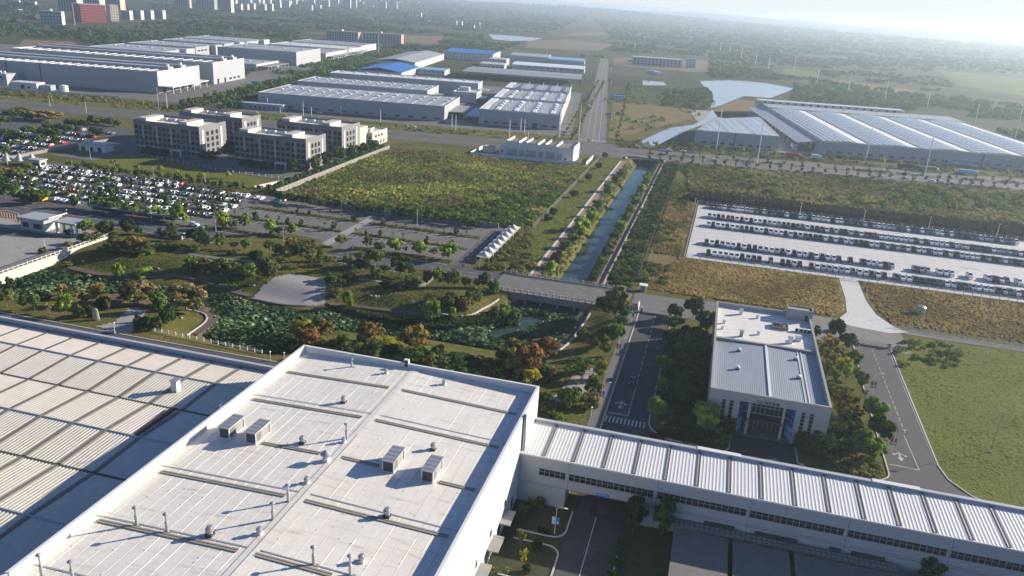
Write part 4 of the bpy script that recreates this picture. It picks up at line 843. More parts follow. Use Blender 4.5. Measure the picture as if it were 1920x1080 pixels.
warehouse('farthest long white shed at the top of the west estate', (-560, 716), 130, 80, 10, roof='roof_white', wall='wall_far2', ns=4, vents=1, canopy=(4, 76, 10, 5))
warehouse('dark-roofed shed with white end at the head of the west estate', (-560, 812), 122, 96, 10, roof='roof_grey2', wall='wall_far2', ns=5, vents=1)
for i, (u, v, w, d) in enumerate(((-680, 424, 100, 86), (-685, 526, 98, 80), (-690, 625, 98, 66), (-695, 700, 105, 90))):
    T = warehouse('grey production shed, '+ORD(i+1)+' from the front in the back-left row of the west estate', (u, v), w, d, 11.5, ns=6, vents=1, name='production_shed'); T.p('end_tower', MB().box(w, w+8, d*.55, d*.8, 0, 13), 'wall_far2')
    for k in range(3): T.p('window', MB().box(w, w+.05, 6+k*10, 13+k*10, 6, 8), 'window_dark')
# guard building, huts and tank before the west estate
T = TB('gate_office', 'long low white gate office by the estate entrance road', 'building', (-330, 94)); T.p('wall', MB().prism(R(0, 35, 0, 8), 0, 4.6), 'wall_far'); T.p('roof', MB().box(-.3, 35.3, -.3, 8.3, 4.6, 5.1), 'skylight_white')
for k in range(7): T.p('window', MB().box(6+k*4, 8+k*4, -.05, 0, 1.2, 2.6), 'window_dark')
T.p('gate_canopy', MB().box(-12, -1, 1, 7, 4.4, 4.9), 'roof_grey')
for k in (-11, -6, -2): T.p('canopy_post', MB().box(k, k+.5, 2, 2.5, 0, 4.4), 'pilaster')
T = TB('pump_house', 'small white pump house with a dark door before the tall grey hall', 'shed', (-545, 104)); T.p('wall', MB().prism(R(0, 24, 0, 11), 0, 5.6), 'wall_far2'); T.p('roof', MB().box(-.3, 24.3, -.3, 11.3, 5.6, 6), 'skylight_white'); T.p('door', MB().box(9, 12.5, -.06, 0, 0, 3.8), 'window_dark'); T.p('window', MB().box(15, 18.5, -.06, 0, 1.2, 2.8), 'window_dark'); T.p('lean_to', MB().box(24, 34, 4, 11, 0, 4.4), 'roof_grey')
T = TB('storage_tank', 'squat white storage tank beside the pump house', 'tank', (-500, 110)); b = MB(); b.cyl(0, 0, 0, 5, 3.6, n=16); T.p('shell', b, 'metal_white', smooth=False); T.p('roof', MB().cyl(0, 0, 5, 5.8, 3.6, .6, 16), 'metal_white')
T = TB('lab_block', 'small grey block with rooftop fans at the far left edge before the hall', 'building', (-585, 118)); T.p('wall', MB().prism(R(0, 26, 0, 14), 0, 10), 'wall_far')
for k in range(5): T.p('roof_fan', MB().cyl(5+k*4, 5, 10, 12, 1.2, n=8), 'metal_white')
for k in range(3): T.p('window', MB().box(3+k*7, 8+k*7, -.06, 0, 6.5, 8), 'window_dark')
# blue and grey roofed sheds in the middle distance
def gable(lab, uv, w, d, h, rise, wall, roof, win=0, name='shed', axis='u', cols=0, pilas=0):
    T = TB(name, lab, 'shed', uv)
    T.p('wall', MB().prism(R(0, w, 0, d), 0, h), wall); b = MB(); e = .6
    if axis == 'u': sec = lambda x: [(x, -e, h-.1), (x, d/2, h+rise), (x, d+e, h-.1), (x, d+e, h+.2), (x, d/2, h+rise+.3), (x, -e, h+.2)]; b.loft(None, [sec(-e), sec(w+e)])
    else: sec = lambda y: [(-e, y, h-.1), (w/2, y, h+rise), (w+e, y, h-.1), (w+e, y, h+.2), (w/2, y, h+rise+.3), (-e, y, h+.2)]; b.loft(None, [sec(-e), sec(d+e)])
    T.p('roof', b, roof); g = MB()
    if axis != 'u': g.prism([(0, 0), (w, 0), (w, .1), (0, .1)], h-.1, h); 
    for i in range(win): x = w*(i+.5)/win; T.p('window', MB().box(x-1.5, x+1.5, -.06, 0, h*.55, h*.55+1.2), 'window_dark')
    for i in range(pilas): x = w*(i+.5)/pilas; T.p('pilaster', MB().box(x-.8, x+.8, -.5, 0, 0, h-.4), 'pilaster')
    return T
gable('bright blue roofed cream shed at the back of the grey estate', (-330, 425), 56, 100, 7.5, 4, 'wall_far2', 'blue_sheet', 12, axis='v')
gable('low cream annex with light blue roof beside the bright blue shed', (-272, 508), 36, 36, 6.2, .8, 'wall_far2', 'blue_light', 6)
gable('large grey gabled shed behind the bright blue roofed one', (-345, 566), 56, 215, 9, 3.5, 'wall_far2', 'roof_grey', 0, axis='v')
gable('blue roofed hall with white pilasters farther behind the grey gabled shed', (-292, 812), 80, 105, 11.5, 3, 'wall_far2', 'blue_sheet', 0, pilas=12)
gable('pale grey long shed in the rear row before the far lake', (-190, 880), 66, 80, 8.6, 1.4, 'wall_far2', 'roof_grey', 0)
gable('light blue roofed shed in the rear row next to the avenue', (-122, 872), 62, 70, 7, 1.6, 'wall_far2', 'blue_light', 0)
gable('white long shed with a row of small windows behind the open canopy', (-166, 688), 110, 66, 7.4, 1.2, 'wall_far2', 'skylight_white', 11)
T = TB('rear_office', 'cream three-storey office beside the white long shed', 'office building', (-212, 655)); T.p('wall', MB().prism(R(0, 38, 0, 40), 0, 8), 'wall_far2'); T.p('upper_storey', MB().box(6, 34, 60, 100, 0, 11.5), 'wall_far2')
for k in range(6): T.p('window', MB().box(2+k*6, 5+k*6, -.06, 0, 3, 4.4), 'window_dark')
for k in range(6): T.p('window', MB().box(8+k*4.2, 10.4+k*4.2, 59.94, 60, 8.5, 10.2), 'window_dark')
T = TB('open_canopy', 'broad grey open-sided storage canopy on dark columns', 'canopy', (-210, 492)); b = MB(); b.loft(None, [[(x, 0, 8.6), (x, 40, 10), (x, 84, 8.6), (x, 84, 9), (x, 40, 10.5), (x, 0, 9)] for x in (0, 154)]); T.p('roof', b, 'roof_grey2')
for k in range(14):
    for y in (1, 42, 82): T.p('column', MB().box(1+k*11.6, 1.7+k*11.6, y, y+.7, 0, 8.7), 'metal_dark')
T.p('fascia', MB().box(0, 154, -.1, 0, 7.6, 8.6), 'roof_grey')
b = MB(); T.p('stored_goods', MB().box(20, 140, 30, 44, 0, 3), 'concrete_dark')
T = TB('grey_apartment_block', 'grey four-storey block standing alone right of the avenue far end', 'building', (26, 990)); T.p('wall', MB().prism(R(0, 92, 0, 18), 0, 14), 'tower_grey'); T.p('roof', MB().box(-.6, 92.6, -.6, 18.6, 14, 14.8), 'roof_white')
for i in range(13):
    for j in range(3): T.p('window', MB().box(3+i*6.8, 6.4+i*6.8, -.08, 0, 2+j*4, 4+j*4), 'window_dark')
T = TB('roadside_block', 'small dark grey block right of the grey four-storey building', 'building', (128, 1010)); T.p('wall', MB().prism(R(0, 16, 0, 14), 0, 16), 'tower_grey'); T.p('roof', MB().box(-.4, 16.4, -.4, 14.4, 16, 16.6), 'roof_grey')
for i, (u, v, w) in enumerate(((-590, 1085, 66), (-520, 1105, 80))):
    T = TB('dormitory_block', ('left', 'right')[i]+' one of two brown-grey dormitory blocks beyond the west estate', 'building', (u, v), group='dormitory blocks'); T.p('wall', MB().prism(R(0, w, 0, 22), 0, 18), 'tower_grey'); T.p('end_wall', MB().box(w, w+.3, 0, 22, 0, 18), 'tower_pink'); T.p('roof', MB().box(0, w, 0, 22, 18, 18.6), 'roof_grey2'); T.p('stair_tower', MB().box(w*.4, w*.4+6, 4, 12, 18.6, 22), 'tower_cream')
    for a in range(12):
        for j in range(4): T.p('window', MB().box(2+a*(w-4)/12, 4.6+a*(w-4)/12, -.1, 0, 2.5+j*4, 4.7+j*4), 'window_dark')
# ---- solar roofed distribution warehouse on the right
BW, BD, BH = 196, 255, 10.0
T = TB('solar_warehouse', 'vast right-hand warehouse with curved bays of solar panels and white rooflights', 'warehouse', (144, 88)); T.p('wall', MB().prism(R(0, BW, 0, BD), 0, BH-.3), 'wall_far')
T.p('roof_edge', MB().box(-.2, BW+.2, -.2, .3, BH-.3, BH+.9), 'wall_far2')
nb = 5; bw = BW/nb
for k in range(nb):
    x0 = k*bw; xg = 2.4
    def zb(u): u = u/bw; return BH+.1+1.1*math.sin(math.pi*min(1, max(0, u)))
    b = MB(); us = [bw*i/14 for i in range(15)]
    for ua, ub in zip(us, us[1:]): b.face((x0+ua, .3, zb(ua)), (x0+ub, .3, zb(ub)), (x0+ub, BD-40, zb(ub)), (x0+ua, BD-40, zb(ua)))
    T.p('roof', b, 'concrete_dark'); T.p('valley_gutter', MB().box(x0+bw-1.6, x0+bw+1.2 if k < nb-1 else x0+bw-.3, .5, BD-41, BH+.1, BH+.62), 'roof_grey2')
    b = MB(); nu, nv = 6, 22; ua, ub = (bw*.0+1.6, bw*.66)
    for i in range(nu):
        u0, u1 = ua+(ub-ua)*i/nu+.4, ua+(ub-ua)*(i+1)/nu-.4
        for j in range(nv): y0, y1 = 3+(BD-48)*j/nv+.6, 3+(BD-48)*(j+1)/nv-.6; b.face((x0+u0, y0, zb(u0)+.22), (x0+u1, y0, zb(u1)+.22), (x0+u1, y1, zb(u1)+.22), (x0+u0, y1, zb(u0)+.22))
    T.p('solar_panel', b, 'solar')['kind'] = 'stuff'
    b = MB(); b.face((x0+bw*.69, 3, zb(bw*.69)+.12), (x0+bw*.9, 3, zb(bw*.9)+.12), (x0+bw*.9, BD-46, zb(bw*.9)+.12), (x0+bw*.69, BD-46, zb(bw*.69)+.12)); T.p('rooflight_band', b, 'skylight_white')
T.p('rear_roof', MB().box(0, BW, BD-40, BD, BH-.3, BH+1.2), 'roof_grey')
for i in range(10):
    for j in range(4): T.p('rooflight', MB().box(8+i*17+j*3, 14+i*17+j*3, BD-36+j*9, BD-33+j*9, BH+1.2, BH+1.5), 'skylight_white')
T.p('rear_block', MB().box(-4, 150, BD, BD+16, 0, BH+4), 'wall_far2')
for i in range(18): T.p('arched_opening', MB().box(2+i*8, 5+i*8, BD-.1, BD, BH+1.5, BH+3.2), 'window_dark')
b = MB(); b.loft(None, [[(x, y, z) for x, z in ((-16, 6.2), (0, 8.6), (0, 9.1), (-16, 6.6))] for y in (10, BD-10)]); T.p('dock_canopy', b, 'roof_grey')
for k in range(14): T.p('canopy_post', MB().box(-15.6, -15.1, 12+k*17, 12.5+k*17, 0, 6.3), 'metal_white')
for k in range(13): T.p('dock_door', MB().box(-.06, 0, 18+k*17, 25+k*17, .3, 4.4), 'window_dark')
for i in range(24):
    x = 5+i*8; f = T.p('window', MB().box(x, x+3.4, -.06, 0, 1.8, 3.5), 'window_dark'); b = MB(); b.box(x, x+3.4, -.1, -.06, 2.6, 2.72); b.box(x+1.65, x+1.8, -.1, -.06, 1.8, 3.5); link('window_frame', b.mesh('window_frame', M('metal_white')), f)
T.p('drainpipe', MB().box(122, 122.8, -.5, 0, 0, 10), 'metal_dark')
# smaller shed in front of it
T = TB('solar_shed', 'smaller grey shed with panelled roof left of the vast solar warehouse', 'warehouse', (46, 88)); SHP_ = [(0, 0), (66, 0), (72, 124), (26, 86)]; T.p('wall', MB().prism(SHP_, 0, 11), 'wall_far'); b = MB()
b.prism([(-.2, -.2), (66.2, -.2), (72.2, 124.3), (25.8, 86.2)], 11, 11.25)
T.p('roof', b, 'roof_grey'); b = MB()
for (xa, xb, za, zb_) in ((5, 22, 11.3, 12.25), (27, 44, 12.25, 11.3), (48, 64, 11.3, 12.0)):
    for i in range(3):
        for j in range(10):
            u0, u1 = xa+(xb-xa)*i/3+.3, xa+(xb-xa)*(i+1)/3-.3; z0 = z1 = 11.4; y0, y1 = 3+j*10.5, 3+j*10.5+9.7
            if inpoly(np.array([u0, u1, u0, u1]), np.array([y0, y0, y1, y1]), SHP_).all(): b.face((u0, y0, z0), (u1, y0, z1), (u1, y1, z1), (u0, y1, z0))
T.p('solar_panel', b, 'solar')['kind'] = 'stuff'; T.p('parapet', MB().box(-.1, 66.1, -.15, .15, 10.9, 11.9), 'wall_far2')
for i in range(8): T.p('window', MB().box(6+i*7.2, 9.4+i*7.2, -.06, 0, 1.8, 3.4), 'window_dark')
T.p('drainpipe', MB().box(31, 31.5, -.4, 0, 0, 11), 'metal_dark')
# ---- four office blocks
def office(lab, x0, y0, w, d, h, g='grey five-storey office blocks'):
    T = TB('office_block', lab, 'office building', None, 0, g, (x0, y0)); wl = 'wall_office'; T.p('wall', MB().prism(R(0, w, 0, d), 0, h-2.4), wl)
    b = MB()
    for q in ((0, w, 0, .5), (0, w, d-.5, d), (0, .5, .5, d-.5), (w-.5, w, .5, d-.5)): b.box(*q, h-2.4, h-.9)
    T.p('parapet', b, wl); T.p('roof', MB().box(.5, w-.5, .5, d-.5, h-2.4, h-2.2), 'roof_white')
    for xa in (w*.06, w*.68):
        b = MB(); b.box(xa, xa+w*.13, .8, d*.62, h-2.2, h+.7); bx = T.p('stair_head', b, 'wall_annex')
    for k in range(3): T.p('roof_hatch', MB().box(w*.26+k*w*.14, w*.26+k*w*.14+1.4, d*.5, d*.5+1.4, h-2.2, h-.3), 'pilaster')
    T.p('roof_screen', MB().box(w*.2, w*.66, d*.56, d*.56+.4, h-2.2, h-.7), 'pilaster')
    nc = 14; cw = w/nc
    for i in range(nc):
        for j in range(5):
            if i in (4, 9) and j == 4: continue
            z = .9+j*3.15; T.p('window', MB().box(i*cw+.5, (i+1)*cw-.45, -.04 if i % 3 else -.05, 0, z, z+2.15), 'window_dark')
    for i in (2, 5, 8, 12):
        for dx in (-.45, .35): T.p('pilaster', MB().box(i*cw+dx-.12, i*cw+dx+.2, -.3, 0, 5.6 if i not in (2, 12) else 8.4, h-3.4), 'pilaster')
    for i in range(5):
        if i in (0, 4): T.p('pilaster', MB().box(w, w+.25, 2.2+i*(d-4)/5, 4+i*(d-4)/5, 4, h-3.2), 'pilaster')
        else:
            for j in range(4): T.p('window', MB().box(w, w+.05, 2.2+i*(d-4)/5, 4.6+i*(d-4)/5, 1.6+j*3.6, 4.0+j*3.6), 'window_dark')
    f = T.p('entrance_canopy', MB().box(w*.6, w*.76, -4, 0, 3.3, 3.8), 'pilaster')
    for xx in (w*.61, w*.75): link('column', MB().box(xx-.3, xx+.3, -3.8, -3.2, 0, 3.3).mesh('column', M('pilaster')), f)
    for xx in (w*.04, w*.26, w*.9): T.p('awning', MB().box(xx, xx+w*.14 if xx < w*.8 else w-.3, -1.2, 0, 3.2, 3.5), 'pilaster')
    return T
office('grey office block at the left front, nearest the upper car park', -341, 410, 45, 27, 19.4); office('grey office block at the front right, beside the tree-lined wall', -272, 409, 46, 24, 19.4)
office('grey office block at the rear left, mostly hidden by the left front one', -341, 453, 46, 22, 19.4); office('grey office block at the rear right, joined to the pale annex', -273, 458, 45, 26, 19.6)
T = TB('pale_annex', 'low cream two-storey annex beside the rear right office block', 'building', None, 0, None, (-236.5, 501.5)); T.p('wall', MB().prism(R(0, 9.5, 0, 25), 0, 8.4), 'wall_annex'); T.p('link_block', MB().box(-1, 6, -18, 0, 0, 14), 'wall_annex'); b = MB()
for q in ((0, 9.5, 0, .4), (0, 9.5, 24.6, 25), (0, .4, .4, 24.6), (9.1, 9.5, .4, 24.6)): b.box(*q, 8.4, 9.5)
T.p('parapet', b, 'wall_annex'); T.p('roof_box', MB().box(1.5, 4.5, 8, 12, 8.4, 10.4), 'pilaster'); T.p('roof', MB().box(.4, 9.1, .4, 24.6, 8.4, 8.5), 'roof_white')
for k in range(3): T.p('window', MB().box(9.5, 9.56, 4+k*5, 7+k*5, 5.6, 7.2), 'window_dark')
for k in range(4): T.p('window', MB().box(9.5, 9.56, 3+k*5, 5+k*5, .6, 3), 'window_dark')
for k in range(3): T.p('window', MB().box(1+k*2.9, 2.6+k*2.9, -.06, 0, 5, 6.8), 'window_dark')
T.p('ledge', MB().box(9.5, 10.4, .5, 24.5, 4.0, 4.3), 'pilaster')
# low wall building by the office court, left
T = TB('court_lodge', 'low white lodge with arched openings beside the left office block', 'building', None, .12, None, (-366, 392)); T.p('wall', MB().prism(R(0, 17, 0, 8), 0, 4), 'pilaster'); T.p('roof', MB().box(-.3, 17.3, -.3, 8.3, 4, 4.4), 'trim_grey')
for k in (1.5, 6.5, 12): T.p('arch', MB().prism([(k, -.06), (k+2.4, -.06), (k+2.4, 0), (k, 0)], .2, 2.8), 'window_dark')
# ---- substation
SX0, SX1, SY0, SY1 = -138.5, -92.0, 522.5, 544
T = TB('substation', 'white substation hall with raised roof fins and grey louvred doors', 'substation', None, 0, None, (SX0, SY0)); w, d = SX1-SX0, SY1-SY0
T.p('wall', MB().prism(R(0, w, 0, d), 0, 9), 'pilaster'); T.p('roof', MB().box(.3, w-.3, .3, d-.3, 9, 9.1), 'concrete_dark'); fx = [0, 8.4, 13.2, 21.6, 26.5, 34.4, 46.1]
for k, x in enumerate(fx): T.p('roof_fin', MB().box(x, x+.4, 0, d, 9, 10.6), 'pilaster')
for k, (xa, xb) in enumerate(((0.4, 8.4), (13.6, 21.6), (26.9, 34.4))): T.p('front_parapet', MB().box(xa, xb, 0, .3, 9, 10.5), 'pilaster')
for k, (xa, xb) in enumerate(((8.8, 13.2), (22.0, 26.5), (34.8, 46.1))): T.p('front_parapet', MB().box(xa, xb, 0, .3, 9, 9.7), 'pilaster')
for xa, xb, h in ((.8, 7.8, 5.2), (9.4, 12.8, 5.0), (14.2, 21, 5.2), (22.6, 26, 5.0), (27.6, 34, 5.4), (35.4, 39, 5.2)):
    f = T.p('louvre_door', MB().box(xa, xb, -.06, 0, .1, h), 'trim_grey'); b = MB()
    for k in range(4): b.box(xa, xb, -.1, -.06, .8+k*1.2, .9+k*1.2)
    link('slat', b.mesh('slat', M('concrete_grey')), f)
T.p('door', MB().box(40.6, 42, -.06, 0, .1, 2.8), 'sign_black'); T.p('side_wing', MB().box(-5, 0, 0, 12, 0, 6), 'pilaster'); T.p('window', MB().box(-3.4, -2, -.06, 0, 2, 4), 'glass_blue')
T = TB('transformer_hut', 'small square hut inside the substation yard at its left', 'hut', None, 0, None, (-156, 527)); T.p('wall', MB().prism(R(0, 7, 0, 6), 0, 3.8), 'pilaster'); T.p('roof', MB().box(-.3, 7.3, -.3, 6.3, 3.8, 4.1), 'tower_pink')
def wallthing(name, lab, pts, h, th, m, cap=None, cat='wall', pil=0):
    cx, cy = pts[0]; o = thing(name, lab, cat, (cx, cy, 0)); b = MB()
    q = [(x-cx, y-cy) for x, y in pts]; strip(b, q, th, -.2, h); b.build('panel', M(m), o)
    if pil:
        n = 0
        for (xa, ya), (xb, yb) in zip(q, q[1:]):
            L = math.hypot(xb-xa, yb-ya); k = max(1, int(L/pil))
            for i in range(k+1):
                if n < 98: x, y = xa+(xb-xa)*i/k, ya+(yb-ya)*i/k; MB().box(x-.22, x+.22, y-.22, y+.22, -.2, h+.3).build('pillar', M(cap or m), o); n += 1
    return o
wallthing('substation_wall', 'low white wall enclosing the substation yard', [(-92, 519), (-84, 519.5), (-82, 548)][::-1]+[(-160, 510), (-160, 538)] if 0 else [(-160, 538), (-160, 510), (-86, 518)], 2.3, .3, 'pilaster', None, 'wall', 9)
wallthing('substation_side_wall', 'short white wall closing the substation yard on its right', [(-82.5, 519), (-82.5, 548)], 2.3, .3, 'pilaster')
wallthing('field_wall', 'long grey panel wall running beside the office trees to the meadow', [(-212.5, 353), (-214, 500)], 2.6, .25, 'wall_weathered', 'concrete_grey', 'wall', 4.2)
wallthing('court_wall', 'white low wall on the office lawn edge behind the small trees', [(-228, 358), (-221, 384)], 1.6, .3, 'pilaster')
wallthing('car_park_wall', 'grey panel wall along the meadow edge behind the empty car park', [(-212, 352.5), (-150, 341), (-93, 345)], 2.2, .25, 'wall_weathered', 'concrete_grey', 'wall', 4.0)
wallthing('upper_lot_wall', 'pale panel wall separating the upper car park from the lawn', [(-377, 347), (-376, 402), (-371, 440)], 1.8, .25, 'wall_weathered', 'concrete_grey', 'wall', 6)
wallthing('hall_north_fence', 'low white wall before the west estate hall', [F(-640, 96), F(-440, 96)], 1.5, .3, 'pilaster')
# ---- bridges
o = thing('canal_bridge', 'grey concrete road bridge over the canal mouth with balustrades', 'bridge', (-50, 274, 0)); b = MB(); b.box(-23, 27, -9.8, 9.6, -1.0, .3); b.build('deck', M('asphalt_old'), o)
b = MB(); b.box(-23, 27, -10.1, -9.5, -2.1, .45); b.build('front_beam', M('concrete_grey'), o); MB().box(-23, 27, 9.6, 10.0, -1.3, .5).build('rear_beam', M('concrete_grey'), o)
for x in (-9.8, -3.8, 2.3, 8.6): MB().box(x-.35, x+.35, -9.9, 9.6, -5, -1.0).build('pier', M('concrete_grey'), o)
for xa, xb in ((-24, -13.0), (10.6, 22)): MB().box(xa, xb, -9.9, 9.5, -5, -1.0).build('abutment', M('concrete_grey'), o)
for y, nm in ((-9.8, 'front'), (9.75, 'rear')):
    b = MB(); b.box(-23, 27, y-.1, y+.1, 1.2, 1.4); b.box(-23, 27, y-.06, y+.06, .75, .9); rail = b.build('balustrade', M('concrete_grey'), o)
    for k in range(22): link('post', MB().box(-23+k*2.36, -22.68+k*2.36, y-.18, y+.18, .3, 1.65).mesh('post', M('kerb')), rail)
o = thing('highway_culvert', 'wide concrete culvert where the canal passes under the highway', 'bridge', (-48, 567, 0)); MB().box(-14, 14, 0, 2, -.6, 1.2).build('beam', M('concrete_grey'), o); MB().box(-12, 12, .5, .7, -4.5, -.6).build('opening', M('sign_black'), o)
for x in (-4, 4): MB().box(x-.3, x+.3, .1, .6, -4.5, -.6).build('pier', M('concrete_grey'), o)
for x in (-13.4, 13.4): MB().box(x-.5, x+.5, -9, 0, -4.5, .8).build('wing_wall', M('concrete_grey'), o)
o = thing('balustraded_bridge', 'cream bridge wall with a stone balustrade and low arch at the plaza edge', 'bridge', (-231.4, 232, 0)); b = MB()
zpr = [(-30, -5.0), (-30, .9), (27, .9), (27, -5.0), (-5, -5.0), (-5.2, -3.2), (-8, -2.6), (-14, -2.5), (-19, -2.8), (-20.5, -3.6), (-21, -5.0)]
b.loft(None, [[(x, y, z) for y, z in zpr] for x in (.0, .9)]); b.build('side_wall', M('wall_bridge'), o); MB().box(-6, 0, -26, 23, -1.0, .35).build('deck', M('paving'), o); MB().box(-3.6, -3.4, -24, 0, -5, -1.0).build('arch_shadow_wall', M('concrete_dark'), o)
b = MB(); b.box(.3, .7, -30, 27, 1.75, 1.95); b.box(.35, .65, -30, 27, .9, 1.1); rl = b.build('balustrade', M('wall_bridge'), o)
for k in range(28): link('post', MB().box(.25, .75, -29.8+k*2.08, -29.4+k*2.08, .9, 2.2).mesh('post', M('kerb')), rl)
for k in range(5): pass
# ---- fences
def fence(name, lab, pts, h, sp, m='metal', post='metal_white', bars=True, cat='fence'):
    cx, cy = pts[0]; o = thing(name, lab, cat, (cx, cy, 0)); q = [(x-cx, y-cy) for x, y in pts]; b = MB()
    for z in ([.3, h*.55, h-.1] if bars else [h-.1, .3]): strip(b, q, .06, z, z+.07)
    for (xa, ya), (xb, yb) in zip(q, q[1:]):
        L = math.hypot(xb-xa, yb-ya); k = max(1, int(L/.9))
        for i in range(k): x, y = xa+(xb-xa)*i/k, ya+(yb-ya)*i/k; b.box(x-.02, x+.02, y-.02, y+.02, .3, h)
    b.build('railing', M(m), o); n = 0
    me = MB().box(-.1, .1, -.1, .1, 0, h+.15).mesh('post', M(post))
    for (xa, ya), (xb, yb) in zip(q, q[1:]):
        L = math.hypot(xb-xa, yb-ya); k = max(1, int(L/sp))
        for i in range(k+1):
            if n < 99: link('post', me, o, (xa+(xb-xa)*i/k, ya+(yb-ya)*i/k, 0)); n += 1
    return o
fence('canal_fence', 'pale panel fence along the meadow side of the canal bank', [(-78, 352), (-78, 566)], 2.2, 3.4, 'concrete_grey', 'kerb')
fence('canal_east_fence', 'thin fence in the shrubs east of the canal', [(-23, 300), (-23.5, 560)], 2.0, 4, 'metal_dark', 'concrete_grey')
fence('truck_lot_fence', 'thin white post fence along the front edge of the concrete truck lot', [(-7, 337.2), (184, 337.2)], 2.0, 3.2, 'metal', 'metal_white')
fence('truck_lot_side_fence', 'thin fence along the left edge of the concrete truck lot', [(-7.2, 338), (-6.6, 443)], 2.4, 4.5, 'metal', 'metal_white')
fence('truck_lot_rear_fence', 'thin fence along the rear edge of the concrete truck lot', [(-6, 444), (184, 447.5)], 2.2, 5, 'metal', 'metal_white')
fence('track_fence', 'low white fence beside the gate track along the right lawn', [(69, 286), (112, 284), (200, 281.8)], 1.5, 2.6, 'metal', 'metal_white')
fence('pond_railing', 'low white railing between the hall road and the lotus pond', [(-160, 187), (-118, 185)], 1.0, 2.4, 'kerb', 'metal_white')
fence('office_court_fence', 'low dark fence along the office court edge', [(-336, 400.5), (-262, 384.8), (-226, 385)], 1.4, 4, 'metal_dark', 'pilaster')
def gate(lab, x0, x1, y): 
    o = thing('sliding_gate', lab, 'gate', (x0, y, 0)); b = MB(); L = x1-x0
    for k in range(int(L/.55)): b.box(k*.55, k*.55+.06, -.25, .25, .1, 1.4)
    b.box(0, L, -.03, .03, 1.3, 1.4); b.box(0, L, -.03, .03, .2, .3); b.build('lattice', M('metal'), o)
    for x in (0, L): MB().box(x-.4, x+.4, -.4, .4, 0, 1.8).build('pillar', M('trim_grey'), o)
gate('retractable gate across the top of the factory road by the bridge', -17.6, -7.6, 264.2); gate('retractable gate across the head of the right-hand road', 53.5, 63.6, 265)
# small kiosk and gatehouse, bus shelter, tents
o = thing('gatehouse', 'blue-grey gatehouse with a stepped flat roof by the plaza', 'gatehouse', (-262, 257, 0)); MB().prism([(-7.5, -4), (4, -4), (4, 4), (-7.5, 4)], 0, 4.4).build('wall', M('wall_panel'), o); MB().box(-8.5, 5, -4.8, 4.8, 4.4, 5.1).build('roof', M('roof_grey'), o)
b = MB(); b.loft(None, [[(x, y, z) for x, z in ((4.4, 5.1), (8, 6.3), (8, 6.7), (4.4, 5.5))] for y in (-5, 4.6)]); b.build('winged_roof', M('skylight_white'), o); MB().box(8.2, 19, -3.6, 4, 4.6, 5.1).build('rear_canopy', M('roof_grey'), o)
for x in (9, 12.5, 16, 18.5): MB().box(x-.35, x+.35, -3, -2.3, 0, 4.6).build('column', M('pilaster'), o)
for xa, xb in ((-6.4, -3.6), (-1.2, 2.8)): MB().box(xa, xb, -4.07, -4.0, .9, 3).build('window', M('glass_blue'), o)
o = thing('car_park_tunnel_shelter', 'small grey curved-roof shelter on the pavement beside the park corner', 'shelter', (-210.5, 268.6, 0)); b = MB(); b.loft(None, [[(x, y, z) for y, z in ((-1.6, 0), (-1.6, 2.2), (0, 2.9), (1.6, 2.2), (1.6, 0))] for x in (-7, 6)]); b.build('shell', M('roof_grey'), o); MB().box(6, 6.06, -1.2, 1.2, .1, 2.2).build('opening', M('metal_white'), o)
o = thing('bus_shelter', 'long dark glass bus shelter beside the car park road', 'shelter', (-245, 287, 0)); L = 21; MB().box(-L, L, -1.4, 1.6, 2.8, 3.05).build('roof', M('roof_grey2'), o)
for k in range(9): MB().box(-L+.4+k*5.2, -L+.7+k*5.2, 1.1, 1.4, 0, 2.8).build('post', M('metal_dark'), o)
for k in range(8): MB().box(-L+.9+k*5.2, -L+5.4+k*5.2, 1.2, 1.26, .5, 2.5).build('glass_panel', M('glass'), o)
MB().box(-L, L, -1.3, -1.2, 2.3, 2.8).build('fascia', M('metal_dark'), o)
def tent(lab, x, y, w, d, h, g, name='canopy_tent'):
    o = thing(name, lab, 'tent', (x, y, 0), 0, g); b = MB(); nn = 10; zt = 2.5
    rows = []
    for i in range(nn+1):
        t = i/nn; row = []
        for j in range(nn+1):
            s_ = j/nn; dx, dy = (t-.5)*2, (s_-.5)*2; r = max(abs(dx), abs(dy)); q = max(0, 1-r); row.append((dx*w/2, dy*d/2, zt+(h-zt)*(q**2.2)*1.0+.35*q-.25*(1-abs(dx)*abs(dy))*r))
        rows.append(row)
    for i in range(nn):
        for j in range(nn): b.face(rows[i][j], rows[i+1][j], rows[i+1][j+1], rows[i][j+1])
    b.build('membrane', M('tent'), o, True)
    for sx in (-1, 1):
        for sy in (-1, 1): MB().cyl(sx*w*.48, sy*d*.48, 0, zt, .09, n=6).build('leg', M('metal_white'), o)
    MB().cyl(0, 0, zt, h+.5, .06, n=5).build('mast', M('metal_white'), o)
for i in range(8): tent(ORD(i+1)+' peaked white membrane canopy from the road along the narrow lane', -84.6, 295.5+i*6.4, 5.6, 6.3, 3.9, 'white peaked canopies beside the lane')
for i in range(4): tent(ORD(4-i)+' peaked white canopy from the guard booth at the left car park entrance', -373+i*5.0, 340+i*3.2, 6.4, 6, 6.2, 'white peaked canopies at the left entrance', 'entrance_tent')
o = thing('guard_booth', 'white flat-roofed guard booth at the end of the left canopies', 'booth', (-351, 347, 0)); MB().box(-2.6, 2.6, -2.2, 2.2, 0, 3.4).build('wall', M('pilaster'), o); MB().box(-4.5, 3.2, -2.8, 2.8, 3.4, 4.1).build('roof', M('trim_grey'), o); MB().box(-1.8, 1.8, -2.26, -2.2, 1, 2.6).build('window', M('glass_blue'), o); MB().box(2.6, 2.66, -1.4, 1.4, 1, 2.6).build('side_window', M('glass_blue'), o)
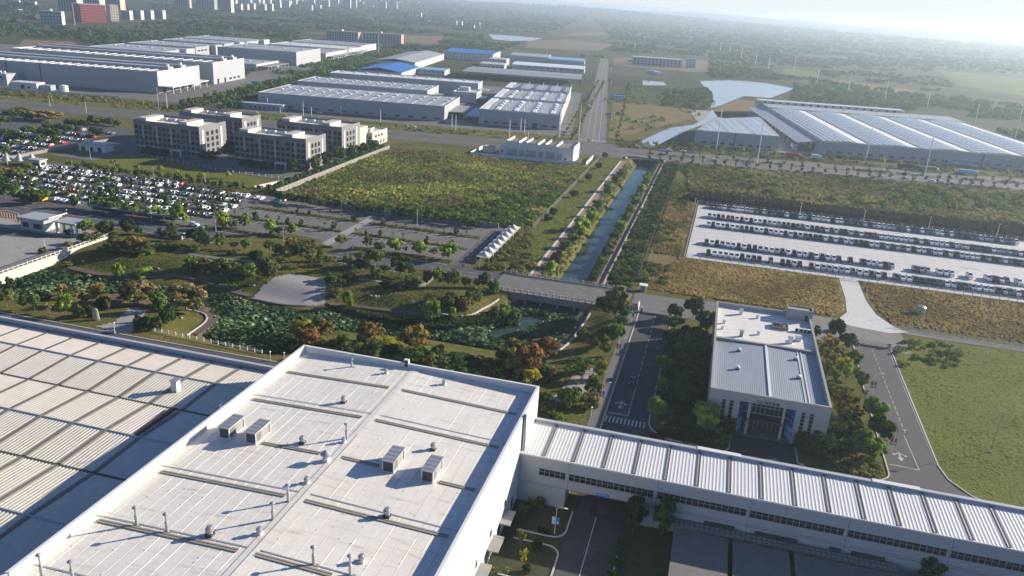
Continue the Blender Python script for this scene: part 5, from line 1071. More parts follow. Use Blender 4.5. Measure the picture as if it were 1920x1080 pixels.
o = thing('orange_container', 'bright orange kiosk with a brown side at the car park entrance', 'kiosk', (-296.5, 291.5, 0)); MB().box(-4.5, 0, -1.4, 1.4, .4, 3.0).build('body', M('strip_brown'), o); MB().box(0, 2.2, -1.5, 1.5, .3, 3.4).build('cab', M('orange'), o)
for x in (-3.5, 1): MB().box(x-.4, x+.4, -1.3, 1.3, 0, .4).build('foot', M('metal_dark'), o)
o = thing('white_kiosk', 'tiny white-roofed kiosk at the north-west corner of the dry meadow', 'kiosk', (-19.5, 286.5, 0)); MB().box(-1.0, 1.0, -1, 1, 0, 2.3).build('wall', M('concrete_grey'), o); MB().box(-1.5, 1.5, -1.4, 1.4, 2.3, 2.6).build('roof', M('sign_white'), o)
o = thing('sign_wall', 'low concrete planter wall with a pale end at the bridge corner', 'wall', (-22.5, 266.5, 0)); MB().box(-3.2, 3.6, -1.4, -1.0, 0, 1.6).build('front', M('concrete_grey'), o); MB().box(3.2, 3.6, -1.0, 3.4, 0, 1.9).build('end', M('pilaster'), o); MB().box(-3.2, 3.2, -1.0, 3.2, 0, .8).build('planter', M('soil_dark'), o)
X = P(1725, 588); o = thing('water_tank', 'white cylindrical water tank beside a leaning pole in the dry meadow', 'tank', (X[0], X[1], 0)); MB().lathe(0, 0, [(1.6, 0), (1.6, 2.6), (1.2, 3.0), (0, 3.1)], 16).build('shell', M('metal'), o, True); MB().cyl(0, 0, 3.05, 3.4, .4, n=8).build('lid', M('metal'), o)
o = thing('vine_pergola', 'vine-covered pergola with an open end on the pale court', 'pergola', tuple(P(1083, 690, 0))); b = MB()
# ================================================================== vegetation
def fol(n_cl, per, shape, leaf, seed, rc=.16, elong=1.0):
    """leaf quads gathered in clumps; crown radius .5 about the axis, z 0..1"""
    g = np.random.default_rng(seed); V = []; T = []
    cs = []
    while len(cs) < n_cl:
        p = g.uniform(-1, 1, 3); z = (p[2]+1)/2; rr, ok = shape(z)
        d = math.hypot(p[0], p[1])
        if not ok or d*.5 > rr or (d*.5 < rr*.45 and .2 < z < .75 and g.random() < .7): continue
        cs.append((p[0]*.5, p[1]*.5, z))
    for c in cs:
        ct = g.uniform(.15, .75); k = per; u = g.normal(size=(k, 3)); u /= np.linalg.norm(u, axis=1)[:, None]; rad = rc*g.uniform(.45, 1.0, (k, 1))*g.uniform(.8, 1.2)
        pos = np.array(c)+u*rad*np.array([1, 1, .75]); nrm = u+g.normal(0, .5, (k, 3))+np.array([0, 0, .35]); nrm /= np.linalg.norm(nrm, axis=1)[:, None]
        a = np.cross(nrm, g.normal(size=(k, 3))); a /= np.linalg.norm(a, axis=1)[:, None]; b = np.cross(nrm, a); s = leaf*g.uniform(.6, 1.3, (k, 1))
        if elong > 1: b = np.tile(np.array([[0, 0, 1.0]]), (k, 1)); s2 = s*elong
        else: s2 = s*.75
        q = np.stack([pos-a*s-b*s2*.6, pos+a*s*.8-b*s2, pos+a*s+b*s2*.6, pos-a*s*.8+b*s2], 1); V.append(q.reshape(-1, 3)); T.append(np.clip(ct+g.uniform(-.2, .25, k)+u[:, 2]*.0, 0, 1))
    V = np.concatenate(V); return V, np.arange(len(V)).reshape(-1, 4), np.concatenate(T)
SHP = dict(round=lambda z: (.42*math.sqrt(max(0, 1-((z-.62)/.36)**2)), .27 < z < .97), oval=lambda z: (.40*math.sqrt(max(0, 1-((z-.6)/.40)**2)), .2 < z < .98), cone=lambda z: (.42*(1-z)**.8+.03, .12 < z < .96), loose=lambda z: (.42*math.sqrt(max(0, 1-((z-.65)/.33)**2)), .3 < z < .95),
           bush=lambda z: (.42*math.sqrt(max(0, 1-((z-.42)/.5)**2)), z < .9), wide=lambda z: (.44*math.sqrt(max(0, 1-((z-.6)/.36)**2)), .3 < z < .93), willow=lambda z: (.42*math.sqrt(max(0, 1-((z-.55)/.44)**2)), .14 < z < .95), young=lambda z: (.34*math.sqrt(max(0, 1-((z-.68)/.28)**2)), .42 < z < .96))
SPEC = dict(round=(34, 56, .055, .15), oval=(32, 52, .055, .15), cone=(36, 44, .05, .13), loose=(22, 36, .05, .14), bush=(26, 46, .07, .18), wide=(34, 50, .052, .15), willow=(30, 40, .03, .13), young=(11, 26, .055, .13))
CROWN = {}; TRUNK = {}
def crown_mesh(kind, var, leaf, lod=1.0):
    k = (kind, var, leaf, lod)
    if k not in CROWN:
        base = (kind, var, lod)
        if base not in CROWN: n, p, l, rc = SPEC[kind]; CROWN[base] = fol(max(6, int(n*(lod**.4))), max(5, int(p*lod**.6)), SHP[kind], l/(lod**.42), hash((len(kind), var, kind[0])) % 9973 if 0 else sum(map(ord, kind))*7+var*131, rc, 3.0 if kind == 'willow' else 1.0)
        v, f, t = CROWN[base]; CROWN[k] = npmesh('crown', v, f, M('leaf_'+leaf), t)
    return CROWN[k]
def trunk_mesh(kind, var):
    k = (kind, var)
    if k not in TRUNK:
        g = random.Random(var*17+len(kind)); b = MB(); zt = .62 if kind not in ('bush',) else .3
        b.tube([(0, 0, -.03), (.005, 0, .15), (g.uniform(-.02, .02), g.uniform(-.02, .02), .35), (g.uniform(-.03, .03), g.uniform(-.03, .03), zt+.2)], .026, 6, .008)
        for i in range(5): a = g.uniform(0, 6.28); r = g.uniform(.14, .3); z0 = g.uniform(.25, .45); b.tube([(0, 0, z0), (r*.5*math.cos(a), r*.5*math.sin(a), z0+.14), (r*math.cos(a), r*math.sin(a), z0+.3)], .012, 4, .004)
        TRUNK[k] = b.mesh('trunk', M('bark'))
    return TRUNK[k]
TREES = []
SHAPEW = dict(round='round-crowned tree', oval='upright tree', cone='conical tree', loose='open-crowned tree', bush='bushy shrub', wide='spreading tree', willow='weeping tree', young='thin young tree')
LEAFW = dict(dark='dark green', green='mid green', mid='dull green', bright='bright green', olive='olive', yellow='yellow', orange='orange-brown', red='rust-red', pink='pink-tinged brown', pale='pale grey-green')
NAMEW = dict(round='round_tree', oval='upright_tree', cone='conical_tree', loose='open_tree', bush='shrub', wide='spreading_tree', willow='willow_tree', young='young_tree')
def tree(X, W, H, kind, leaf, region, lod=1.0, group=None, key=None):
    var = random.randrange(3); o = thing(NAMEW[kind], 'x', 'shrub' if kind == 'bush' else 'tree', tuple(X), random.uniform(0, 6.28), group or 'trees '+region)
    o.scale = (W/.92*random.uniform(.86, 1.14), W/.92*random.uniform(.86, 1.14), H); o.rotation_euler = (random.gauss(0, .045), random.gauss(0, .045), o.rotation_euler[2])
    c = link('foliage' if kind == 'bush' else 'crown', crown_mesh(kind, var, leaf, lod), o)
    link('stem' if kind == 'bush' else 'trunk', trunk_mesh(kind, var), o)
    TREES.append((o, kind, leaf, region, key if key is not None else Q(X)[0])); return o
def tp(z, x, yt, yb, w, kind, leaf, region, lod=1.0):     # a tree read off the photograph: its foot gives the ground position
    (px, pb), (_, pt), (pw, _) = z((x, yb), (x, yt), (w, 0)); px0 = z((0, 0))[0][0]; X = G(px, pb); dz = Q(X)[2]; W = (pw-px0)*dz/FOC; return tree(X, W*1.05, max(.8, hgt(X, pt))*1.03, kind, leaf, region, lod)
za = zm(0, 420, 4.0); zb_ = zm(400, 440, 4.0); zc_ = zm(800, 460, 3.085); zd_ = zm(1180, 540, 3.273); ze = zm(840, 230, 4.0); zf = zm(900, 860, 4.908); zg_ = zm(540, 380, 4.571); zh = zm(0, 190, 4.0)
S1 = 'on the park strip south of the lotus pond'; S2 = 'on the park slope north of the lotus pond'; S3 = 'along the verge beside the car park road'; S4 = 'beside the plaza edge at left'; S5 = 'in the garden behind the white-roofed workshop'; S6 = 'between the lotus pond end and the factory road'; S7 = 'in the garden left of the canteen'; S8 = 'on the grass right of the canteen'; S9 = 'in the front planting strip of the car park'
for t in ((80, 400, 500, 62, 'oval', 'dark', S1), (165, 415, 520, 52, 'oval', 'dark', S1), (50, 500, 622, 105, 'loose', 'olive', S1), (180, 545, 640, 72, 'loose', 'olive', S1), (262, 525, 660, 92, 'loose', 'green', S1), (490, 515, 692, 110, 'oval', 'bright', S1), (370, 590, 670, 80, 'young', 'olive', S1), (597, 600, 700, 100, 'cone', 'green', S1), (675, 590, 682, 84, 'cone', 'dark', S1), (905, 520, 612, 60, 'young', 'pale', S1), (825, 560, 690, 52, 'young', 'olive', S1), (725, 438, 602, 125, 'loose', 'orange', S1), (460, 450, 535, 95, 'loose', 'orange', S1), (565, 478, 565, 125, 'loose', 'olive', S1),
          (1035, 425, 605, 230, 'wide', 'pink', S1), (1395, 470, 642, 250, 'wide', 'pink', S1), (1200, 500, 665, 110, 'oval', 'green', S1), (1290, 608, 745, 84, 'oval', 'dark', S1), (1110, 690, 792, 100, 'bush', 'dark', S1), (1180, 690, 792, 84, 'bush', 'dark', S1), (1240, 640, 765, 72, 'oval', 'dark', S1), (1040, 678, 770, 52, 'bush', 'dark', S1), (1000, 500, 615, 130, 'loose', 'olive', S1), (640, 520, 600, 90, 'loose', 'olive', S1), (1480, 560, 690, 110, 'loose', 'olive', S1), (340, 510, 565, 90, 'bush', 'dark', S1), (780, 545, 625, 110, 'bush', 'dark', S1),
          (905, 298, 432, 80, 'willow', 'bright', S2), (1085, 328, 425, 130, 'bush', 'bright', S2), (510, 280, 362, 85, 'bush', 'olive', S2), (820, 150, 200, 130, 'bush', 'mid', S2), (960, 165, 215, 150, 'bush', 'mid', S2), (1100, 180, 225, 130, 'bush', 'mid', S2), (1440, 240, 335, 110, 'bush', 'green', S2), (1560, 250, 330, 110, 'bush', 'olive', S2), (1660, 255, 345, 120, 'bush', 'mid', S2), (1760, 290, 370, 110, 'bush', 'mid', S2), (1860, 290, 380, 120, 'bush', 'mid', S2), (1200, 135, 180, 90, 'bush', 'mid', S2), (1300, 140, 190, 90, 'bush', 'mid', S2), (1450, 160, 210, 100, 'bush', 'mid', S2), (1740, 190, 232, 80, 'bush', 'mid', S2), (1600, 205, 260, 46, 'young', 'olive', S2), (1075, 120, 225, 90, 'loose', 'olive', S2),
          (330, 178, 255, 66, 'oval', 'olive', S4), (170, 240, 322, 90, 'loose', 'olive', S4), (510, 128, 195, 76, 'loose', 'olive', S4), (640, 70, 148, 110, 'wide', 'pale', S4), (720, 62, 140, 70, 'loose', 'mid', S4), (640, -30, 75, 110, 'round', 'green', S4), (800, -22, 80, 110, 'round', 'dark', S4), (960, -40, 75, 105, 'round', 'dark', S4), (20, 320, 380, 60, 'oval', 'dark', S4), (520, 40, 80, 70, 'oval', 'dark', S4),
          (870, 60, 195, 105, 'loose', 'olive', S3), (1000, 78, 205, 140, 'wide', 'orange', S3), (1040, 22, 78, 66, 'oval', 'dark', S3), (1300, -2, 132, 74, 'oval', 'green', S3), (1225, 28, 122, 74, 'loose', 'olive', S3), (1395, 62, 136, 64, 'loose', 'olive', S3), (1475, 38, 158, 115, 'round', 'dark', S3), (1540, 48, 190, 64, 'oval', 'mid', S3), (1575, 80, 168, 84, 'loose', 'olive', S3), (1655, 62, 186, 64, 'oval', 'green', S3), (1755, 130, 195, 62, 'loose', 'olive', S3), (1845, 115, 192, 68, 'round', 'green', S3)): tp(za, *t)
for t in ((425, 45, 142, 95, 'loose', 'mid', S3), (490, 68, 172, 64, 'loose', 'mid', S3), (522, 90, 172, 62, 'loose', 'olive', S3), (600, 38, 192, 120, 'wide', 'orange', S3), (660, 58, 205, 84, 'round', 'dark', S3), (730, 42, 155, 95, 'loose', 'orange', S3), (735, 112, 242, 105, 'loose', 'olive', S3), (800, 98, 202, 84, 'cone', 'green', S3), (870, 162, 232, 105, 'loose', 'olive', S3), (1010, 143, 267, 95, 'loose', 'olive', S3), (1090, 178, 272, 74, 'round', 'dark', S3), (1150, 172, 278, 64, 'round', 'dark', S3), (1215, 112, 238, 105, 'round', 'green', S3), (1215, 232, 355, 86, 'loose', 'mid', S3), (1290, 228, 304, 86, 'loose', 'olive', S3), (1395, 162, 318, 118, 'round', 'dark', S3), (1440, 200, 312, 70, 'loose', 'orange', S3), (1490, 228, 325, 64, 'loose', 'mid', S3),
          (1690, 255, 390, 105, 'round', 'mid', S3), (1760, 288, 395, 76, 'loose', 'olive', S3), (1810, 262, 392, 64, 'oval', 'mid', S3), (1600, 272, 385, 64, 'round', 'dark', S3), (1890, 312, 402, 62, 'loose', 'mid', S3), (320, 118, 215, 115, 'round', 'dark', S2), (410, 188, 355, 165, 'wide', 'olive', S2), (345, 315, 380, 46, 'young', 'pale', S2), (900, 282, 352, 125, 'bush', 'mid', S2), (960, 330, 402, 66, 'loose', 'dark', S2), (1020, 280, 340, 100, 'bush', 'dark', S2), (1300, 335, 390, 90, 'bush', 'dark', S2), (1400, 350, 412, 90, 'bush', 'dark', S2), (1490, 320, 372, 150, 'bush', 'olive', S2), (910, 400, 470, 100, 'bush', 'olive', S2),
          (1015, 428, 545, 84, 'willow', 'bright', S2), (1630, 488, 655, 145, 'willow', 'bright', S2), (1790, 508, 645, 74, 'cone', 'bright', S2), (1640, 450, 510, 120, 'bush', 'olive', S2), (1790, 430, 490, 90, 'bush', 'olive', S2), (1880, 470, 560, 90, 'bush', 'orange', S2),
          (670, 638, 765, 165, 'wide', 'yellow', S5), (710, 718, 848, 170, 'wide', 'red', S5), (820, 638, 770, 150, 'wide', 'orange', S5), (960, 738, 905, 165, 'cone', 'dark', S5), (1150, 668, 835, 155, 'wide', 'orange', S5), (1240, 672, 795, 90, 'loose', 'olive', S5), (1500, 698, 865, 200, 'wide', 'orange', S5), (1195, 798, 920, 135, 'bush', 'dark', S5), (1080, 800, 882, 84, 'bush', 'mid', S5), (880, 798, 862, 66, 'bush', 'green', S5), (1430, 905, 970, 155, 'bush', 'green', S5), (1700, 828, 955, 90, 'oval', 'dark', S5), (1570, 838, 955, 205, 'wide', 'mid', S5), (1460, 872, 930, 100, 'bush', 'mid', S5), (560, 760, 850, 160, 'bush', 'dark', S5), (480, 780, 880, 130, 'bush', 'dark', S5), (620, 800, 880, 110, 'bush', 'dark', S5), (1320, 830, 880, 110, 'bush', 'dark', S5), (1590, 825, 870, 90, 'bush', 'olive', S5), (780, 760, 830, 120, 'bush', 'olive', S5), (1020, 830, 900, 110, 'bush', 'green', S5), (1830, 900, 1010, 120, 'bush', 'dark', S5), (1750, 930, 1020, 100, 'bush', 'mid', S5), (1300, 790, 812, 200, 'bush', 'yellow', S5),
          (960, -2, 88, 95, 'loose', 'olive', S9), (1155, 8, 112, 76, 'loose', 'olive', S9), (1250, 52, 104, 76, 'bush', 'mid', S9), (1365, 28, 142, 100, 'round', 'bright', S9), (1540, 52, 152, 100, 'round', 'bright', S9), (1648, 98, 162, 74, 'loose', 'pale', S9), (1765, 68, 195, 118, 'round', 'bright', S9), (1440, 88, 140, 60, 'young', 'pale', S9), (1095, 128, 195, 64, 'loose', 'mid', S9), (590, -80, 12, 64, 'round', 'bright', S9), (500, -60, 0, 90, 'loose', 'pale', S9), (430, -118, 0, 80, 'oval', 'bright', S9), (232, -140, -50, 80, 'round', 'bright', S9), (150, -120, -40, 76, 'loose', 'pale', S9), (75, -180, -40, 90, 'oval', 'bright', S9)): tp(zb_, *t)
for t in ((330, 155, 252, 64, 'round', 'dark', S3), (390, 198, 275, 74, 'bush', 'green', S3), (230, 183, 245, 64, 'loose', 'olive', S3), (288, 190, 250, 40, 'loose', 'mid', S3), (270, 240, 320, 90, 'bush', 'mid', S2), (240, 290, 345, 60, 'bush', 'olive', S2), (120, 290, 350, 70, 'bush', 'olive', S2), (450, 338, 425, 64, 'bush', 'bright', S6), (385, 348, 445, 54, 'bush', 'green', S6), (510, 358, 472, 64, 'bush', 'mid', S6), (470, 395, 470, 110, 'bush', 'dark', S6), (1090, 238, 425, 135, 'wide', 'olive', S6), (1040, 300, 400, 110, 'round', 'dark', S6), (1140, 338, 428, 76, 'round', 'green', S6), (1120, 412, 485, 95, 'loose', 'green', S6), (1075, 455, 578, 118, 'round', 'green', S6), (1000, 478, 562, 52, 'oval', 'green', S6), (895, 475, 545, 54, 'bush', 'olive', S6), (960, 538, 602, 64, 'loose', 'mid', S6), (1030, 540, 645, 74, 'loose', 'green', S6), (930, 500, 580, 50, 'young', 'mid', S6),
          (510, 540, 668, 118, 'wide', 'orange', S6), (590, 588, 728, 138, 'wide', 'red', S6), (690, 538, 645, 148, 'wide', 'red', S6), (600, 718, 825, 105, 'loose', 'yellow', S6), (715, 700, 785, 66, 'loose', 'orange', S6), (440, 600, 700, 110, 'wide', 'dark', S6), (520, 650, 740, 120, 'wide', 'olive', S6), (670, 655, 785, 78, 'cone', 'dark', S6), (640, 640, 720, 110, 'bush', 'dark', S6), (1000, 670, 778, 66, 'oval', 'yellow', S6), (960, 762, 878, 95, 'round', 'green', S6), (810, 828, 948, 118, 'round', 'green', S6), (715, 955, 1002, 54, 'bush', 'green', S6), (760, 968, 1014, 64, 'bush', 'bright', S6), (860, 778, 832, 34, 'young', 'olive', S6), (880, 820, 880, 40, 'young', 'olive', S6), (940, 855, 935, 110, 'bush', 'olive', S6), (1000, 640, 672, 44, 'bush', 'dark', S6), (680, 850, 915, 90, 'bush', 'dark', S6), (700, 900, 945, 100, 'bush', 'olive', S6), (530, 760, 830, 100, 'bush', 'dark', S6), (300, 718, 765, 84, 'bush', 'green', S5), (220, 710, 750, 60, 'bush', 'mid', S5), (50, 590, 690, 90, 'cone', 'mid', S5), (80, 690, 735, 130, 'bush', 'mid', S5), (400, 700, 770, 90, 'bush', 'dark', S5), (20, 640, 720, 90, 'bush', 'olive', S5), (130, 690, 730, 80, 'bush', 'yellow', S5)): tp(zc_, *t)
for t in ((280, 103, 205, 95, 'round', 'dark', S7), (390, 68, 185, 105, 'round', 'dark', S7), (470, 148, 265, 135, 'round', 'dark', S7), (275, 178, 255, 90, 'round', 'green', S7), (330, 228, 380, 130, 'wide', 'dark', S7), (400, 240, 400, 130, 'wide', 'green', S7), (250, 255, 370, 110, 'wide', 'dark', S7), (240, 330, 425, 105, 'wide', 'dark', S7), (330, 330, 470, 120, 'round', 'dark', S7), (430, 330, 480, 110, 'round', 'dark', S7), (210, 418, 535, 105, 'round', 'green', S7), (390, 380, 525, 130, 'wide', 'dark', S7), (195, 542, 645, 76, 'round', 'green', S7), (330, 515, 620, 100, 'round', 'dark', S7), (420, 510, 625, 120, 'round', 'dark', S7), (370, 600, 705, 140, 'wide', 'dark', S7), (340, 680, 770, 110, 'wide', 'dark', S7), (155, 665, 825, 105, 'round', 'green', S7), (450, 708, 882, 145, 'round', 'bright', S7), (590, 785, 890, 115, 'bush', 'dark', S7), (560, 860, 960, 110, 'bush', 'dark', S7), (500, 880, 950, 90, 'bush', 'dark', S7), (260, 780, 850, 100, 'bush', 'dark', S7),
          (1255, 192, 315, 95, 'round', 'dark', S8), (1330, 283, 375, 86, 'round', 'dark', S8), (1210, 305, 440, 125, 'wide', 'orange', S8), (1220, 360, 480, 110, 'wide', 'olive', S8), (1270, 368, 455, 86, 'loose', 'mid', S8), (1370, 388, 485, 86, 'round', 'green', S8), (1305, 425, 525, 84, 'loose', 'yellow', S8), (1380, 470, 560, 66, 'loose', 'green', S8), (1325, 465, 585, 66, 'loose', 'bright', S8), (1415, 522, 615, 66, 'round', 'green', S8), (1250, 488, 602, 66, 'loose', 'mid', S8), (1215, 440, 540, 80, 'loose', 'olive', S8), (1440, 620, 680, 46, 'young', 'olive', S8), (1250, 590, 650, 80, 'bush', 'mid', S8), (1310, 605, 660, 80, 'bush', 'dark', S8), (1150, 230, 290, 40, 'bush', 'dark', S8), (1330, 640, 768, 160, 'wide', 'orange', S8), (1295, 690, 785, 115, 'wide', 'yellow', S8), (1395, 728, 805, 76, 'loose', 'orange', S8), (1340, 765, 875, 150, 'wide', 'dark', S8), (1270, 830, 930, 130, 'bush', 'dark', S8), (1500, 685, 838, 145, 'round', 'green', S8), (1530, 798, 960, 155, 'round', 'dark', S8), (1440, 892, 1068, 155, 'round', 'green', S8), (1530, 938, 1055, 64, 'round', 'green', S8), (1130, 878, 985, 165, 'bush', 'mid', S8), (1060, 885, 985, 115, 'bush', 'dark', S8), (1200, 900, 1010, 120, 'bush', 'dark', S8), (1310, 930, 1010, 110, 'bush', 'dark', S8), (1400, 880, 950, 90, 'bush', 'orange', S8)): tp(zd_, *t)
SA = 'against the shaded gallery wall'
for t in ((1405, 345, 672, 175, 'oval', 'dark', SA), (1668, 362, 705, 155, 'oval', 'dark', SA), (455, 360, 420, 60, 'young', 'mid', SA), (545, 350, 440, 100, 'bush', 'mid', SA), (400, 420, 540, 110, 'young', 'mid', SA), (370, 640, 850, 120, 'young', 'olive', SA), (390, 830, 1010, 100, 'young', 'yellow', SA), (515, 745, 815, 80, 'bush', 'dark', SA), (560, 620, 670, 70, 'bush', 'dark', SA), (605, 650, 690, 50, 'bush', 'dark', SA), (435, 975, 1040, 80, 'bush', 'dark', SA), (130, 1000, 1100, 90, 'young', 'olive', SA), (230, 1000, 1110, 90, 'young', 'olive', SA), (1285, 725, 775, 66, 'bush', 'dark', SA), (1268, 810, 870, 70, 'bush', 'dark', SA), (1245, 920, 975, 80, 'bush', 'dark', SA), (1215, 1030, 1085, 90, 'bush', 'dark', SA)): tp(zf, *t)
tp(zm(0, 0, 1.0), 1738, 1046, 1096, 46, 'round', 'dark', SA)
SB = 'on the left bank of the canal'; SC_ = 'on the right bank of the canal'; SD = 'along the canal fence'
for t in ((1250, 392, 445, 56, 'bush', 'green', SB), (1205, 452, 532, 76, 'willow', 'bright', SB), (1118, 575, 645, 70, 'bush', 'green', SB), (1070, 635, 722, 84, 'bush', 'bright', SB), (1000, 698, 825, 120, 'bush', 'bright', SB), (1290, 350, 400, 60, 'bush', 'mid', SB), (940, 810, 880, 90, 'bush', 'mid', SB), (880, 880, 950, 90, 'bush', 'mid', SB), (820, 960, 1030, 90, 'bush', 'olive', SB), (760, 1040, 1100, 100, 'bush', 'bright', SB),
          (1490, 368, 448, 62, 'bush', 'bright', SC_), (1450, 458, 525, 66, 'bush', 'bright', SC_), (1408, 528, 602, 76, 'bush', 'bright', SC_), (1362, 608, 682, 72, 'bush', 'bright', SC_), (1330, 668, 725, 60, 'bush', 'bright', SC_), (1290, 728, 808, 92, 'bush', 'bright', SC_), (1250, 810, 870, 80, 'bush', 'mid', SC_), (1225, 870, 930, 80, 'bush', 'mid', SC_), (1190, 930, 990, 90, 'bush', 'mid', SC_), (1150, 1000, 1060, 90, 'bush', 'mid', SC_),
          (1130, 300, 345, 50, 'round', 'dark', SD), (1175, 225, 270, 44, 'round', 'dark', SD), (1050, 385, 440, 60, 'round', 'dark', SD), (945, 510, 560, 60, 'round', 'dark', SD), (790, 640, 700, 72, 'round', 'dark', SD), (748, 690, 730, 62, 'bush', 'dark', SD)): tp(ze, *t, lod=.7)
# car park trees, in rows on the medians
g2 = random.Random(11)
def row(x0, x1, y, sp, kinds, leaves, region, W, H, lod=.35, jit=.8, miss=.08):
    n = int((x1-x0)/sp)
    for i in range(n+1):
        if g2.random() < miss: continue
        s = g2.uniform(.8, 1.25); tree((x0+i*sp+g2.uniform(-jit, jit), y+g2.uniform(-.4, .4), 0.1), W*s, H*s*g2.uniform(.85, 1.15), g2.choice(kinds), g2.choice(leaves), region, lod)
for y, nm in ((307.4, 'front'), (325.5, 'rear')):
    row(-207, -154, y, 5.6, ['young', 'bush', 'young'], ['mid', 'olive', 'dark'], 'on the '+nm+' median of the empty car park left half', 2.0, 3.2)
    row(-147, -97, y, 5.6, ['young', 'bush', 'young'], ['mid', 'olive', 'dark'], 'on the '+nm+' median of the empty car park right half', 2.0, 3.2)
    row(-344, -216, y, 6.0, ['loose', 'round', 'young'], ['mid', 'olive', 'green'], 'on the '+nm+' median among the parked cars', 2.6, 4.2)
row(-345, -214, 316.4, 6.2, ['loose', 'round'], ['mid', 'dark'], 'between the middle rows of the full car park', 2.2, 3.4, miss=.35)
row(-345, -214, 335.4, 6.2, ['loose', 'round'], ['mid', 'dark', 'olive'], 'between the rear rows of the full car park', 2.2, 3.4, miss=.35)
row(-345, -216, 298.5, 7, ['young', 'loose'], ['mid', 'olive'], 'on the front rows of the full car park', 2.6, 3.6)
row(-335, -215, 351.5, 4.6, ['round', 'loose', 'round'], ['green', 'dark', 'mid'], 'in the row behind the full car park', 3.0, 3.8, miss=.04)
row(-330, -230, 356.5, 6.5, ['round', 'loose'], ['green', 'mid'], 'in the row along the office lawn', 2.4, 3.2)
row(-205, -98, 341, 3.6, ['round', 'loose', 'oval'], ['green', 'mid', 'dark'], 'along the grey meadow wall', 3.4, 4.4, miss=.05)
row(-260, -216, 287.6, 6, ['round', 'oval', 'loose'], ['green', 'bright', 'mid'], 'on the verge before the last car rows', 3.6, 5.4)
for i in range(34): tree((-216.8+.04*i*0-(.0), 356+i*4.2, 0), 3.3*g2.uniform(.85, 1.2), 3.8*g2.uniform(.85, 1.2), 'round', g2.choice(['green', 'green', 'dark']), 'in the clipped row beside the long field wall', .4)
for x, y, w, h, k, l in ((-231, 402, 6, 8, 'wide', 'dark'), (-222, 412, 6, 9, 'oval', 'mid'), (-221, 424, 7, 10, 'wide', 'dark'), (-221, 440, 8, 10, 'wide', 'green'), (-220, 455, 7, 9, 'oval', 'mid'), (-219, 470, 8, 9, 'wide', 'dark'), (-219, 484, 8, 8, 'wide', 'dark'), (-290, 404, 6, 6, 'wide', 'dark'), (-282, 402, 8, 7, 'wide', 'dark'), (-283, 420, 8, 9, 'wide', 'dark'), (-285, 440, 8, 8, 'wide', 'dark'), (-318, 405, 7, 4, 'bush', 'dark'), (-328, 405, 8, 4, 'bush', 'dark'), (-250, 404, 8, 4, 'bush', 'dark'), (-262, 405, 8, 4, 'bush', 'dark')): tree((x, y, 0), w, h, k, l, 'around the grey office blocks', .6)
for x, y in ((-320, 366), (-302, 362), (-290, 366), (-276, 362), (-252, 372), (-262, 362)): tree((x, y, 0), 3.6, 4.2, 'loose', 'yellow' if x > -310 else 'olive', 'standing alone on the sunlit office lawn', .5)
for (px, pt, pb, w, l) in ((10, 335, 372, 34, 'dark'), (40, 352, 382, 26, 'green'), (62, 355, 383, 28, 'green'), (80, 356, 382, 26, 'green'), (140, 366, 390, 16, 'green'), (178, 367, 392, 22, 'green'), (212, 370, 397, 30, 'green'), (232, 385, 400, 20, 'bright'), (255, 378, 402, 18, 'green'), (294, 386, 408, 18, 'bright'), (315, 396, 410, 16, 'bright'), (332, 380, 418, 26, 'bright'), (4, 318, 340, 26, 'olive'), (16, 316, 338, 26, 'olive'), (34, 315, 338, 26, 'olive')): tp(zm(0, 0, 1.0), px, pt, pb, w, 'round', l, 'along the roadside edge of the full car park', .6)
for t in ((20, 115, 175, 70), (55, 120, 170, 60), (95, 245, 300, 60), (130, 240, 290, 60), (180, 245, 300, 60), (200, 195, 240, 60), (250, 200, 235, 60), (300, 255, 310, 60), (320, 205, 260, 60), (365, 165, 215, 60), (365, 210, 270, 60), (415, 180, 230, 64), (425, 215, 280, 64), (415, 265, 325, 64), (475, 175, 235, 64), (520, 140, 190, 60), (578, 148, 195, 56), (635, 150, 205, 64), (690, 120, 170, 56), (735, 135, 180, 56), (780, 130, 175, 50), (822, 135, 182, 50), (880, 155, 190, 50), (745, 215, 270, 60), (700, 205, 255, 60), (520, 190, 245, 60), (575, 195, 235, 56), (40, 345, 400, 64), (110, 305, 340, 60), (230, 315, 355, 60), (30, 215, 265, 60), (75, 220, 260, 60)): tp(zh, t[0], t[1]-10, t[2], t[3]*1.2, 'round', g2.choice(['green', 'green', 'dark', 'mid']), 'among the cars of the upper car park', .6)
for t in ((370, 65, 150, 200, 'wide', 'orange'), (250, 70, 130, 160, 'wide', 'olive'), (80, 65, 115, 110, 'wide', 'dark'), (180, 40, 100, 130, 'wide', 'olive')): tp(zh, *t, 'on the grass bank beside the highway at left', .5)
# ------------------------------------------------------------------ distant trees: one small mesh each
SMALL = {}
def stree(X, W, H, leaf, region, kind='round', name='street_tree', key=None):
    k = (kind, leaf, random.randrange(2))
    if k not in SMALL:
        v, f, t = fol(9, 13, SHP[kind], .11, 50+k[2]+len(kind), .17); me = npmesh('small_tree', v, f, M('leaf_'+leaf), t); SMALL[k] = me
    o = link(name, SMALL[k], None, tuple(X), random.uniform(0, 6.28), (W/.92, W/.92, H)); tag(o, 'x', 'tree', 'trees '+region); TREES.append((o, kind, leaf, region, key if key is not None else Q(X)[0]))
for i in range(56):
    for vv in (-368, -356, -334): u, v = vv+g2.uniform(-1.5, 1.5), 66+i*8.6+g2.uniform(-2, 2); x, y = F(u, v); stree((x, y, 0), 7.5*g2.uniform(.8, 1.2), 8.0*g2.uniform(.8, 1.2), g2.choice(['dark', 'green']), 'on the '+('far left' if vv < -362 else 'left' if vv < -350 else 'right')+' side of the west estate road', key=i)
